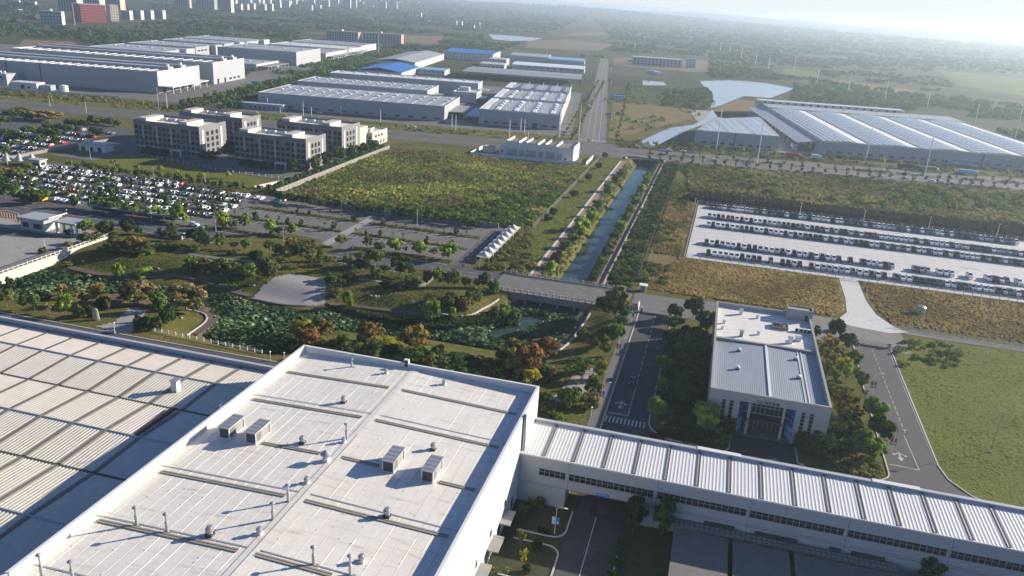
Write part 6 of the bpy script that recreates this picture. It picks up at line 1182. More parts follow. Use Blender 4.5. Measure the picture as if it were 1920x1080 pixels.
for i in range(26): x, y = F(-350+i*12.5, 53+g2.uniform(-1, 1)); stree((x, y, 0), 3.6*g2.uniform(.8, 1.2), 4.2*g2.uniform(.8, 1.2), g2.choice(['bright', 'yellow']), 'on the highway verge before the grey estate')
for i in range(24): x, y = F(-12+i*13, 62+g2.uniform(-3, 3)); stree((x, y, 0), 4.5*g2.uniform(.8, 1.2), 6*g2.uniform(.7, 1.2), g2.choice(['bright', 'yellow', 'mid', 'olive']), 'on the highway verge before the solar warehouse')
for i in range(40): x, y = F(6+i*7.5, 3+g2.uniform(-2, 2)); stree((x, y, 0), 2.6*g2.uniform(.8, 1.2), 5.4*g2.uniform(.7, 1.2), 'dark', 'along the near edge of the highway at right', 'oval')
for i in range(26): x, y = F(8+i*12, 27+g2.uniform(-1, 1)); stree((x, y, .1), 2.2, 3.6*g2.uniform(.8, 1.2), g2.choice(['dark', 'mid']), 'on the highway median at right', 'oval')
for i in range(24):
    for uu in (-58, -50, -16): x, y = F(uu+i*.35*5*.6, 66+i*22+g2.uniform(-3, 3)); stree((x, y, 0), 3.8*g2.uniform(.7, 1.2), 4.8*g2.uniform(.7, 1.2), g2.choice(['mid', 'olive', 'green']), 'on the '+{-58: 'outer left', -50: 'inner left', -16: 'right'}[uu]+' side of the straight avenue', key=i)
for i in range(22): x, y = F(-620+i*11, 66+g2.uniform(-4, 4)); stree((x, y, 0), 5*g2.uniform(.6, 1.3), 4*g2.uniform(.6, 1.3), g2.choice(['olive', 'mid', 'green']), 'on the verge before the tall west halls', 'bush')
# ------------------------------------------------------------------ ground cover nobody could count
def sn(x, y, s, ph=0): return .5+.25*(np.sin(x/s+1.7*np.sin(y/s*.7+ph)+ph)+np.sin(y/s*1.1+1.3*np.sin(x/s*.8+2*ph)))
def tufts(name, poly, n, w, h, mat_, label, cat, lo=0, hi=1, s=14, ph=0, base=None, sq=None):
    q = randin(poly, n); x, y = q[:, 0], q[:, 1]; z = Hf(x, y)+(base or 0); m = sn(x, y, s, ph)*.7+sn(x, y, s/4, ph+3)*.3; t = np.clip(lo+(hi-lo)*m+rng.uniform(-.18, .18, n), 0, 1)
    hh = h*rng.uniform(.45, 1.25, n)*(.55+.9*m); ww = w*rng.uniform(.6, 1.4, n); a = rng.uniform(0, 6.283, n); ln = rng.normal(0, .25, (n, 2))*hh[:, None]; dx, dy = np.cos(a)*ww/2, np.sin(a)*ww/2
    V = np.stack([np.stack([x-dx, y-dy, z], 1), np.stack([x+dx, y+dy, z], 1), np.stack([x+dx*.7+ln[:, 0], y+dy*.7+ln[:, 1], z+hh], 1), np.stack([x-dx*.7+ln[:, 0], y-dy*.7+ln[:, 1], z+hh*.8], 1)], 1).reshape(-1, 3)
    o = link(name, npmesh(name, V, np.arange(4*n).reshape(-1, 4), M(mat_), t)); return tag(o, label, cat, kind='stuff')
leafmat('leaf_meadow', (.11, .13, .034), (.23, .225, .055), .3); leafmat('leaf_dry', (.18, .14, .055), (.30, .23, .10), .3); leafmat('leaf_lawn', (.07, .095, .018), (.12, .135, .028), .3); leafmat('leaf_reed', (.035, .033, .022), (.07, .062, .04), .15); leafmat('leaf_lotus', (.05, .095, .042), (.19, .25, .115), .25); leafmat('leaf_brown', (.13, .09, .045), (.2, .15, .07), .25)
MEAD = [(-210, 350), (-150, 346), (-80, 348), (-80, 512), (-160, 506), (-213, 500)]
tufts('meadow_grass', MEAD, 26000, 2.2, 1.2, 'leaf_meadow', 'rough yellow-green meadow grass behind the empty car park', 'meadow', -.1, 1.1, s=13)
tufts('brown_weeds', MEAD, 9000, 1.8, 1.1, 'leaf_brown', 'brown withered weeds mixed through the big meadow', 'weeds', s=12, ph=2)
def blobs(name, pts, rad, k, leafs, mat_, label, cat, zf=.8, tn=None):
    n = len(pts); pts = np.asarray(pts); g = rng; u = g.normal(size=(n, k, 3)); u /= np.linalg.norm(u, axis=2)[:, :, None]; u[:, :, 2] = np.abs(u[:, :, 2])*.95-.15
    r = np.asarray(rad)[:, None, None]*g.uniform(.6, 1.05, (n, k, 1)); pos = pts[:, None, :]+u*r*np.array([1, 1, zf]); nr = u+g.normal(0, .45, u.shape); nr /= np.linalg.norm(nr, axis=2)[:, :, None]
    a = np.cross(nr, g.normal(size=nr.shape)); a /= np.linalg.norm(a, axis=2)[:, :, None]; b = np.cross(nr, a); s = np.asarray(rad)[:, None, None]*leafs*g.uniform(.6, 1.3, (n, k, 1))
    V = np.stack([pos-a*s-b*s*.5, pos+a*s*.7-b*s*.8, pos+a*s+b*s*.5, pos-a*s*.6+b*s*.9], 2).reshape(-1, 3); bt = g.uniform(.1, .75, (n, 1)) if tn is None else np.asarray(tn)[:, None]
    t = np.clip(bt+g.uniform(-.2, .25, (n, k)), 0, 1).ravel(); o = link(name, npmesh(name, V, np.arange(len(V)).reshape(-1, 4), M(mat_), t)); return tag(o, label, cat, kind='stuff')
def scat(poly, n, r0, r1, th=0.0, s=20, ph=0):
    q = randin(poly, n); m = sn(q[:, 0], q[:, 1], s, ph); q = q[m > th]; r = rng.uniform(r0, r1, len(q)); z = Hf(q[:, 0], q[:, 1]); return np.stack([q[:, 0], q[:, 1], z+r*.25], 1), r
p, r = scat(MEAD, 650, .8, 2.6, .54, 15, 1); blobs('meadow_shrubbery', p, r, 34, .22, 'leaf_mid', 'low green shrubbery scattered through the big meadow', 'shrubbery')
p, r = scat([(-205, 345), (-95, 348), (-80, 352), (-80, 430), (-100, 400), (-118, 362), (-205, 356)], 330, 1.2, 2.8); p2, r2 = scat([(-132, 346), (-82, 350), (-81, 452), (-96, 436), (-112, 384), (-134, 360)], 190, 1.4, 3.4); p, r = np.concatenate([p, p2]), np.concatenate([r, r2]); blobs('meadow_edge_thicket', p, r, 60, .18, 'leaf_green', 'green thicket along the front and right edge of the meadow', 'thicket')
p, r = scat([(-80, 285), (-63.5, 285), (-63.5, 296), (-72, 318), (-78, 352), (-86, 350), (-82, 300)], 150, 1.2, 2.4); blobs('canal_corner_thicket', p, r, 80, .16, 'leaf_olive', 'olive shrub thicket between the white canopies and the canal walk', 'thicket')
tufts('canal_bank_grass', [(-77.5, 300), (-63.5, 288), (-63.5, 560), (-77.5, 560)], 6000, 1.0, .2, 'leaf_lawn', 'yellow-green grass on the canal bank inside the fence', 'grass', .5, 1.0, 9)
p, r = scat(R(-34, -24, 288, 556), 520, .9, 2.0); blobs('east_bank_thicket', p, r, 50, .2, 'leaf_dark', 'dark shrub thicket on the east canal bank', 'thicket')
p, r = scat([(-22.5, 292), (-12, 292), (-12, 440), (-10, 450), (-5, 560), (-22.5, 560)], 460, .8, 2.0, .3, 15); blobs('fence_side_thicket', p, r, 46, .2, 'leaf_mid', 'green scrub beside the thin fence east of the canal', 'thicket')
for xa, xb in ((-58.4, -54.5), (-42.2, -38.2)):
    p, r = scat(R(xa-.4, xb+.3, 287, 545), 560, .4, 1.0); blobs('waterside_plants', p, r, 40, .24, 'leaf_mid', 'low waterside plants on the '+('left' if xa < -50 else 'right')+' margin of the canal', 'waterside plants')
WILD = [(-10, 452), (200, 455), (260, 470), (330, 560), (330, 612), (190, 588), (-20, 560)]
leafmat('leaf_wild', (.085, .082, .03), (.145, .13, .05), .3)
tufts('wild_grass', WILD, 22000, 2.8, 1.5, 'leaf_wild', 'wild green and brown growth between the truck lot and the highway', 'wild grass', -.1, 1.0, 20)
p, r = scat(WILD, 560, 1.2, 3.6, .46, 24, 2); blobs('wild_shrubbery', p, r, 44, .2, 'leaf_green', 'green shrubs in the wild ground before the highway', 'shrubbery')
p, r = scat([(70, 468), (230, 490), (290, 560), (240, 590), (120, 560), (60, 500)], 260, 2, 5, .45, 30, 3); blobs('wild_thicket', p, r, 70, .17, 'leaf_mid', 'pale green thicket in the wild ground at the right', 'thicket')
for uu, va, vb, n_, nm, lf in ((6, -7, 3, 420, 'near edge', 'leaf_dark'), (8, 26, 30, 240, 'median', 'leaf_mid'), (-16, 47, 82, 800, 'far verge', 'leaf_olive'), (-620, 46, 94, 700, 'west verge', 'leaf_olive'), (-340, 45, 60, 300, 'estate verge', 'leaf_mid')):
    w_ = {6: 330, 8: 330, -16: 340, -620: 260, -340: 280}[uu]; p, r = scat(FP((uu, va), (uu+w_, va), (uu+w_, vb), (uu, vb)), n_, .6, 1.7, .3, 12); blobs('roadside_shrubs', p, r, 30, .25, lf, 'low roadside shrubs along the '+nm+' of the highway', 'shrubs')
tufts('dark_reeds', [(-12, 449), (60, 451), (240, 454), (250, 474), (60, 466), (-10, 463)], 18000, 1.6, 3.2, 'leaf_reed', 'tall dark reed band behind the concrete truck lot', 'reeds', .0, .8, 25)
tufts('dry_meadow_grass', [(-20, 289), (48, 289), (53.5, 298), (55.4, 336), (-9, 336)], 15000, 1.2, .55, 'leaf_dry', 'tan dry grass between the canteen and the truck lot', 'dry grass', .1, .9, 8)
tufts('dry_meadow_grass', [(69, 289.5), (190, 289.5), (190, 336), (64.5, 336), (66, 300)], 15000, 1.2, .55, 'leaf_dry', 'tan dry grass right of the truck lot driveway', 'dry grass', .1, .9, 8, 2)
tufts('dry_meadow_grass', [(-22, 338), (-9, 338), (-8, 448), (-22, 448)], 5000, 1.2, .8, 'leaf_dry', 'dry brown grass left of the concrete truck lot', 'dry grass', 0, .8, 8, 1)
tufts('lawn_grass', [(64, 262), (63.4, 190), (66, 182), (77, 174), (130, 167), (200, 164), (200, 277), (74, 278)], 16000, 1.0, .13, 'leaf_lawn', 'wind-combed green lawn at the right edge', 'lawn', .4, .9, 7)
p, r = scat([(65, 262), (64, 250), (82, 256), (90, 276), (70, 277)], 60, .7, 1.6); blobs('lawn_corner_scrub', p, r, 50, .2, 'leaf_mid', 'low scrub at the top left corner of the right lawn', 'scrub')
PARK_S = g1([(280, 455), (470, 480), (610, 480), (780, 500), (920, 530), (935, 565), (880, 596), (820, 590), (620, 566), (612, 520), (510, 515), (465, 548), (300, 522), (140, 500), (210, 455)])
tufts('park_grass', PARK_S, 9000, .9, .16, 'leaf_lawn', 'clipped grass on the park slope north of the lotus pond', 'grass', .25, .95, 9)
LOTX = g1([(905, 638), (955, 600), (1018, 596), (1030, 606), (985, 626), (930, 642)])
ln_ = 17000; q = randin(POND, ln_); dd = sdist(q[:, 0], q[:, 1], POND); q = q[(dd < -.3) & ~inpoly(q[:, 0], q[:, 1], LOTX) & (q[:, 0] > -234) & (q[:, 1] < 257.5)]; n = len(q)
az = rng.uniform(0, 6.283, n); tl = rng.uniform(.1, 1.0, n); nr = np.stack([np.cos(az)*np.sin(tl), np.sin(az)*np.sin(tl), np.cos(tl)], 1); a = np.cross(nr, np.array([0, 0, 1.0])); a /= np.linalg.norm(a, axis=1)[:, None]; b = np.cross(nr, a); rr = rng.uniform(.35, .85, n); zz = -3.5+rng.uniform(0, 1.25, n)*(.5+sn(q[:, 0], q[:, 1], 7)*.8)
V = np.stack([np.stack([q[:, 0], q[:, 1], zz], 1)+(a*math.cos(k*1.0472)+b*math.sin(k*1.0472))*rr[:, None]*(1+.12*(k % 2)) for k in range(6)], 1).reshape(-1, 3)
tag(link('lotus_leaves', npmesh('lotus_leaves', V, np.arange(6*n).reshape(-1, 6), M('leaf_lotus'), np.clip(sn(q[:, 0], q[:, 1], 5)*rng.uniform(.0, 1.7, n), 0, 1))), 'dense green lotus leaves standing over the winding pond', 'lotus leaves', kind='stuff')
tufts('pond_reeds', g1([(612, 586), (700, 592), (800, 604), (890, 612), (930, 600), (940, 618), (860, 632), (760, 622), (640, 604)]), 5000, 1.0, 1.2, 'leaf_dark', 'reed belt darkened as shade along the north edge of the lotus pond', 'reeds', .1, .8, 6, base=.1)  # dark leaf colour stands in for the shade zone along this bank
p, r = scat(g1([(560, 640), (640, 640), (760, 650), (900, 672), (1020, 684), (1040, 740), (960, 720), (800, 690), (560, 660)]), 420, .5, 1.5, .2, 6); blobs('garden_undergrowth', p, r, 46, .2, 'leaf_dark', 'dark undergrowth in the garden behind the workshop', 'undergrowth')
p, r = scat([(-6, 192), (6.4, 190), (6.4, 252), (-6, 252)], 130, .7, 1.5); blobs('canteen_hedge', p, r, 50, .2, 'leaf_dark', 'dark shrub bed along the canteen west wall', 'shrub bed')
p, r = scat([(36.5, 178), (48, 178), (49, 186), (37, 192)], 70, .6, 1.2); blobs('canteen_corner_shrubs', p, r, 50, .2, 'leaf_olive', 'olive shrub bed at the canteen front right corner', 'shrub bed')
p, r = scat([(-6, 178), (12, 178.5), (12, 186.5), (0, 187)], 60, .6, 1.2, .3, 5); blobs('canteen_front_shrubs', p, r, 50, .2, 'leaf_dark', 'dark shrub bed at the canteen front left corner', 'shrub bed')
for (xa, xb, yc, nm) in ((-209, -153.5, 307.4, 'front left'), (-148.5, -95.5, 307.4, 'front right'), (-209, -153.5, 325.4, 'rear left'), (-148.5, -95.5, 325.4, 'rear right'), (-209, -157, 287.6, 'road left'), (-140, -96, 287.6, 'road right'), (-291, -214, 307.4, 'front far left'), (-291, -214, 325.2, 'rear far left')):
    p, r = scat(R(xa, xb, yc-.9, yc+.9), 95, .35, .8); p[:, 2] += .2; blobs('median_hedge', p, r, 34, .26, 'leaf_olive', 'low olive hedge on the '+nm+' median of the car park', 'hedge')
# rubble at the back of the meadow
p = randin([(-190, 478), (-160, 480), (-150, 508), (-192, 512)], 160); mb = MB()
for x, y in p: w_ = random.uniform(.3, 1.4); mb.box(x-w_, x+w_, y-w_*.6, y+w_*.6, 0, random.uniform(.2, .8))
tag(mb.build('rubble', M('soil_dark')), 'dark spoil and rubble heap at the back of the meadow', 'rubble', kind='stuff')
# stones on the park slope
st = None
for i, (px, py) in enumerate([(156, 492), (297, 505), (380, 509), (391, 512), (415, 515), (438, 512), (470, 537), (476, 537), (621, 562), (695, 554), (704, 557), (709, 556), (774, 567), (787, 573), (835, 577), (836, 574), (340, 597), (613, 555)]):
    X = G(px, py); s_ = random.uniform(.5, .85); bb = MB(); n8 = 7; g3 = random.Random(i)
    R0 = [[((.7+.4*g3.random())*math.cos(6.283*k/n8)*w_, (.7+.4*g3.random())*math.sin(6.283*k/n8)*w_*.8, z_) for k in range(n8)] for w_, z_ in ((.9, -.2), (1, .25), (.75, .6), (.3, .85))]; bb.loft(None, R0)
    o = bb.build('boulder', M('rock'), None, False, (X[0], X[1], X[2])); o.scale = (s_, s_, s_); tag(o, 'x', 'boulder', 'pale boulders on the park grass'); TREES.append((o, 'boulder', '', 'on the park grass', px))
X = G(181, 600); bb = MB(); bb.loft(None, [[(w_*math.cos(6.283*k/7)*(1+.15*((k*5) % 3)), w_*.5*math.sin(6.283*k/7), z_) for k in range(7)] for w_, z_ in ((1.0, -.1), (1.1, .5), (.9, 2.2), (.75, 3.4), (.3, 3.9))]); tag(bb.build('standing_stone', M('rock'), None, False, (X[0], X[1], X[2])), 'tall pale standing stone on the grass beside the round plaza', 'stone')
# pergola
PG = P(1082, 686, 3.0); pg = bpy.data.objects['vine_pergola']; pg.location = (PG[0], PG[1], 0)
for sx in (-2.2, 2.2):
    for sy in (-5, -1.7, 1.7, 5): MB().box(sx-.14, sx+.14, sy-.14, sy+.14, 0, 2.9).build('post', M('concrete_dark'), pg)
b = MB()
for sy in range(9): b.box(-2.7, 2.7, -5.4+sy*1.35, -5.25+sy*1.35, 2.9, 3.05)
b.box(-2.3, -2.1, -5.5, 5.5, 2.75, 2.9); b.box(2.1, 2.3, -5.5, 5.5, 2.75, 2.9); b.build('beam', M('concrete_dark'), pg)
pts = np.stack([rng.uniform(-2.7, 2.7, 150), rng.uniform(-5.4, 5.4, 150), rng.uniform(2.9, 3.3, 150)], 1); o = blobs('vine', pts, rng.uniform(.4, .7, 150), 24, .35, 'leaf_green', None, None); o.parent = pg
b = MB(); b.box(-3.6, -3.4, 0, 0, 0, 0) if 0 else b.box(2.4, 5.2, 3.2, 5.2, 2.75, 2.95); b.build('side_roof', M('concrete_dark'), pg)
for x, y in ((5, 3.4), (5, 5)): MB().box(x-.12, x+.12, y-.12, y+.12, 0, 2.75).build('side_post', M('concrete_dark'), pg)
pts = np.stack([rng.uniform(2.3, 5.3, 40), rng.uniform(3.0, 5.4, 40), rng.uniform(2.95, 3.3, 40)], 1); o = blobs('side_vine', pts, rng.uniform(.4, .7, 40), 24, .35, 'leaf_green', None, None); o.parent = pg
# far woods: clumps over the plain, thinned by patches, kept off estates, roads, lakes and fields
EX = [FP((-1000, 0), (-352, 0), (-352, 900), (-560, 940), (-720, 640), (-720, 100), (-1000, 100)), FP((-335, 0), (-4, 0), (0, 1120), (-60, 1120), (-330, 930)), FP((-20, 0), (380, 0), (350, 370), (60, 372), (40, 220), (-20, 100)), PP([(1130, 100), (1330, 105), (1330, 150), (1480, 150), (1490, 200), (1440, 195), (1350, 230), (1330, 285), (1140, 285)]), PP([(980, 72), (1150, 74), (1150, 98), (985, 98)]), PP([(905, 58), (1040, 64), (1040, 82), (905, 80)]), PP([(560, 55), (830, 64), (825, 88), (560, 84)]), PP([(30, 70), (150, 74), (160, 88), (20, 94)]), PP([(1450, 122), (1545, 130), (1545, 150), (1450, 142)]), PP([(1740, 128), (1925, 142), (1925, 190), (1790, 165)]), PP([(70, 0), (260, 0), (330, 40), (220, 50), (70, 50)]), PP([(900, 110), (1140, 105), (1140, 60), (1100, 30), (1120, 30)])]
vwaz = math.pi/2+YAW; N0 = 46000; az = vwaz+rng.uniform(-.63, .63, N0); r = 560*np.exp(rng.uniform(0, 2.9, N0)); x, y = r*np.cos(az), r*np.sin(az); ok = np.ones(N0, bool)
for e in EX: ok &= ~inpoly(x, y, e)
den = .55*sn(x, y, 90, 1)+.45*sn(x, y, 31, 4); ok &= (den > .44) & (y > 620) & (np.abs(x+51-(y-561)*-.15) > 0)
x, y, r = x[ok], y[ok], r[ok]; n = len(x); rad = rng.uniform(2.6, 5.2, n)*(1+np.maximum(0, r-1200)/2600); z = Hf(x, y)+rad*.35; near = r < 1500
blobs('woodland', np.stack([x, y, z], 1)[near], rad[near], 26, .3, 'leaf_dark', 'patchy dark woodland around the estates and fields', 'woodland', .85); blobs('far_woodland', np.stack([x, y, z], 1)[~near], rad[~near], 12, .42, 'leaf_dark', 'hazy woodland spread over the far plain to the horizon', 'woodland', .6)
p, r = scat(FP((-425, 380), (-374, 380), (-380, 900), (-420, 900)), 330, 2.5, 4.5, .25, 25); blobs('estate_wood', p, r, 34, .24, 'leaf_green', 'green belt of trees along the left side of the west estate road', 'woodland')
p, r = scat(FP((-700, 330), (-430, 330), (-440, 390), (-700, 420)), 200, 2, 4, .35, 25); blobs('yard_wood', p, r, 34, .24, 'leaf_dark', 'dark tree belt between the tall halls and the rear sheds of the west estate', 'woodland')
p, r = scat(PP([(1135, 190), (1200, 150), (1290, 165), (1335, 190), (1300, 235), (1190, 268), (1140, 270)]), 260, 1, 3.4, .4, 30); blobs('creek_scrub', p, r, 30, .24, 'leaf_mid', 'scrub on the rough ground left of the creek', 'scrub')
p, r = scat(PP([(1250, 170), (1330, 165), (1336, 195), (1310, 208), (1240, 200)]), 160, 2, 4.5); blobs('lakeside_wood', p, r, 40, .22, 'leaf_green', 'green lakeside wood left of the pale lake', 'woodland')
# ================================================================== vehicles
def car_meshes():
    def sec(y, w, zb, zs, wt, zt): return [(-w, y, zb), (-w, y, zs), (-wt, y, zt), (wt, y, zt), (w, y, zs), (w, y, zb)]
    out = {}
    prof = dict(car=[(-2.25, .78, .32, .62, .7, .66), (-2.1, .86, .25, .78, .76, .84), (-1.15, .9, .22, .92, .78, 1.0), (-.45, .9, .22, .95, .66, 1.43), (.75, .9, .22, .97, .66, 1.46), (1.6, .89, .22, .98, .72, 1.1), (2.1, .86, .26, .9, .76, 1.0), (2.25, .78, .34, .7, .7, .8)],
                suv=[(-2.3, .8, .38, .75, .74, .8), (-2.15, .9, .3, .95, .8, 1.02), (-1.2, .93, .28, 1.08, .82, 1.14), (-.6, .93, .28, 1.1, .72, 1.68), (1.5, .93, .28, 1.1, .72, 1.72), (2.1, .92, .3, 1.08, .78, 1.2), (2.25, .85, .4, .95, .78, 1.0)],
                pickup=[(-2.6, .82, .45, .85, .78, .9), (-2.45, .92, .38, 1.02, .84, 1.08), (-1.35, .94, .36, 1.14, .86, 1.2), (-.7, .94, .36, 1.16, .72, 1.76), (.55, .94, .36, 1.16, .72, 1.78), (.85, .94, .36, 1.14, .88, 1.2), (.87, .94, .36, 1.1, .9, 1.14), (2.5, .94, .4, 1.1, .9, 1.14), (2.6, .9, .45, .9, .86, .95)])
    for k, pr in prof.items():
        b = MB(); b.loft(None, [sec(*q) for q in pr]); b.mi = 1; wy = 1.42 if k == 'car' else 1.5
        for sx in (-1, 1):
            for y in (-wy, wy-.05):
                n = 10; r = .33 if k == 'car' else .38; A = []
                ra = [b.pt(sx*.95, y+r*math.cos(6.283*i/n), r+r*math.sin(6.283*i/n)) for i in range(n)]; rb = [b.pt(sx*.72, y+r*math.cos(6.283*i/n), r+r*math.sin(6.283*i/n)) for i in range(n)]
                for i in range(n): b.f.append([ra[i], ra[(i+1) % n], rb[(i+1) % n], rb[i]]); b.m.append(1)
                b.f.append(ra if sx > 0 else ra[::-1]); b.m.append(1)
        out[k] = b
        c = MB(); i0, i1, i2, i3 = {'car': (2, 3, 4, 5), 'suv': (2, 3, 4, 5), 'pickup': (2, 3, 4, 5)}[k]; S = [sec(*q) for q in pr]
        def lerp(p, q, t): return tuple(p[j]+(q[j]-p[j])*t for j in range(3))
        def quad(p0, p1, p2, p3, off):
            cx = [lerp(lerp(p0, p1, u), lerp(p3, p2, u), v) for u, v in ((.06, .1), (.94, .1), (.94, .9), (.06, .9))]; c.face(*[(p[0]+off[0], p[1]+off[1], p[2]+off[2]) for p in cx])
        quad(S[i0][2], S[i0][3], S[i1][3], S[i1][2], (0, -.02, .02)); quad(S[i3][3], S[i3][2], S[i2][2], S[i2][3], (0, .02, .02))
        quad(S[i1][4], S[i2][4], S[i2][3], S[i1][3], (.02, 0, .01)); quad(S[i2][1], S[i1][1], S[i1][2], S[i2][2], (-.02, 0, .01)); out[k+'_g'] = c.mesh('window', M('glass'))
    bl = MB(); bl.box(-.86, .86, .92, 2.5, 1.1, 1.24); out['bed'] = bl.mesh('load_bed', M('sign_black'))
    return out
CM = car_meshes(); CARM = {}
NM = dict(car='car', suv='suv', pickup='pickup_truck')
def vehicle(kind, colr, loc, rz, lab, group):
    k = (kind, colr)
    if k not in CARM: CARM[k] = CM[kind].mesh(NM[kind], [M('paint_'+colr), M('tyre')])
    o = link(NM[kind], CARM[k], None, loc, rz); tag(o, lab, 'pickup' if kind == 'pickup' else 'car', group); link('window', CM[kind+'_g'], o); o.scale = (.97, 1.18, 1.36) if kind == 'pickup' and loc[0] > -10 else (1, 1, 1.05)
    if kind == 'pickup': link('load_bed', CM['bed'], o)
    return o
g4 = random.Random(5)
PC = ['white']*13+['silver']*4+['grey']*5+['black']*4+['navy']*5
# truck lot: five rows
yr = [P(1334, 390)[1], P(1330, 408)[1], P(1328, 424)[1], P(1333, 459)[1], P(1330, 478)[1]]; x0s = [P(1334, 390)[0], P(1330, 408)[0], P(1328, 424)[0], P(1324, 459)[0], P(1328, 478)[0]]
RN = ['back row', 'second row from the back', 'middle row', 'second row from the front', 'front row']
for ri in range(5):
    x = x0s[ri]; k = 0; sp = 2.3 if ri < 3 else 2.36
    while k < (66 if ri < 3 else 60) and x < 158-ri*6:
        skip = False
        if ri == 3: skip = x > 60 and g4.random() < .2
        if ri == 4: skip = g4.random() < .035
        if not skip:
            k += 1; c = g4.choice(PC); vehicle('pickup', c, (x+g4.uniform(-.12, .12), yr[ri]+g4.uniform(-.3, .3), .085), g4.gauss(0, .02), c+' pickup, '+ORD(k)+' from left, '+RN[ri]+' of the concrete lot', 'pickups parked in rows on the concrete lot')
        x += sp*(1 if ri < 3 else g4.choice([1, 1, 1, 1.05]))
CC = ['white']*14+['silver']*7+['grey']*7+['black']*9+['navy']*4+['red']
rows = [(294.5, -318, -214, .62), (302.8, -343, -212, .82), (312.2, -344, -212, .9), (320.6, -345, -213, .88), (330.5, -345, -213, .88), (340.2, -345, -212, .82), (347.2, -345, -258, .5)]
for ri, (y, xa, xb, fill) in enumerate(rows):
    x = xa; k = 0
    while x < xb:
        if g4.random() < fill and not (-294.5 < x < -291.5):
            k += 1; c = g4.choice(CC); kd = g4.choice(['car', 'car', 'suv'])
            if ri == 4 and k == 28: c = 'teal'
            vehicle(kd, c, (x+g4.uniform(-.15, .15), y+g4.uniform(-.35, .35), .05), (math.pi if g4.random() < .45 else 0)+g4.gauss(0, .03), c+' '+('suv' if kd == 'suv' else 'car')+', '+ORD(k)+' from left, '+ORD(ri+1)+' row of the full car park', 'cars in the full car park')
        x += 2.75
for ri, (y, xa, xb) in enumerate(((356, -412, -381), (368, -424, -381), (380, -430, -381), (392, -436, -382), (404, -440, -383), (416, -440, -384), (430, -440, -385), (446, -440, -387))):
    x = xa; k = 0
    while x < xb:
        if g4.random() < .8: k += 1; c = g4.choice(CC); vehicle(g4.choice(['car', 'suv']), c, (x, y+g4.uniform(-.3, .3), .06), g4.choice([0, math.pi])+g4.gauss(0, .03), c+' car, '+ORD(k)+' from left, '+ORD(ri+1)+' row of the upper car park', 'cars in the upper car park')
        x += 2.9
X = P(1186, 718); t_ = vehicle('pickup', 'navy', (X[0], X[1], .062), .0, 'dark pickup driving alone up the factory road', None)
for nm, pts, m in (('tail_light', ((-.8, 2.57, .75), (.8, 2.57, .75)), 'sign_red'), ('headlight', ((-.7, -2.6, .78), (.7, -2.6, .78)), 'sign_white')):
    for (x, y, z) in pts: MB().box(x-.14, x+.14, y-.03, y+.03, z-.1, z+.1).build(nm, M(m), t_)
for i, (px, py, kd, c) in enumerate(((377, 431, 'car', 'white'), (364, 424, 'suv', 'white'), (1563, 622, 'car', 'white'), (521, 380, 'suv', 'teal'), (528, 377, 'car', 'white'))):
    X = P(px, py); vehicle(kd, c, (X[0], X[1], .08), g4.choice([0, 1.57, .3]), ['white car alone at the car park exit', 'white suv by the hedge at the car park exit', 'white car under the trees right of the canteen', 'teal suv at the far right end of the full car park', 'white car by the meadow wall at the car park end'][i], None)
for i, (px, py, c) in enumerate(((1243, 283, 'white'), (1255, 284, 'white'), (1281, 285, 'white'), (1300, 287, 'silver'), (1352, 290, 'silver'), (1430, 296, 'grey'), (1650, 332, 'white'), (1697, 336, 'white'), (1745, 342, 'white'), (1762, 344, 'white'), (1780, 345, 'white'), (1888, 340, 'white'), (780, 205, 'white'), (795, 204, 'silver'), (760, 238, 'silver'), (775, 239, 'white'), (553, 206, 'white'), (566, 207, 'white'), (580, 209, 'silver'), (600, 213, 'white'), (1340, 303, 'white'), (1402, 308, 'silver'))):
    X = P(px, py); vehicle(g4.choice(['car', 'suv']), c, (X[0], X[1], .12), math.pi/2+FR9+g4.choice([0, math.pi]), c+' car, '+ORD(i+1 if i < 12 else i-11)+(' in the line on the highway by the solar warehouse' if i < 12 or i > 19 else ' in the line before the long grey warehouse'), 'cars along the highway' if i < 12 or i > 19 else 'cars before the grey warehouse')
def lorry(lab, X, rz, L, boxm, cabm):
    o = thing('lorry', lab, 'truck', (X[0], X[1], .1), rz, 'lorries around the solar warehouse'); MB().box(-1.25, 1.25, -L/2+2.4, L/2, 1.0, 3.7).build('cargo_box', M(boxm), o); b = MB(); b.loft(None, [[(x, -L/2, .5), (x, -L/2, 1.7), (x, -L/2+.4, 2.9), (x, -L/2+2.1, 3.0), (x, -L/2+2.1, .5)] for x in (-1.2, 1.2)]); b.build('cab', M(cabm), o)
    MB().box(-1.05, 1.05, -L/2-.02, -L/2+.25, 1.75, 2.6).build('windscreen', M('glass'), o)
    for y in (-L/2+1.2, L/2-3.2, L/2-1.6):
        for s in (-1, 1): b = MB(); b.box(s*1.2-.15, s*1.2+.15, y-.45, y+.45, 0, .9); b.build('wheel', M('tyre'), o)
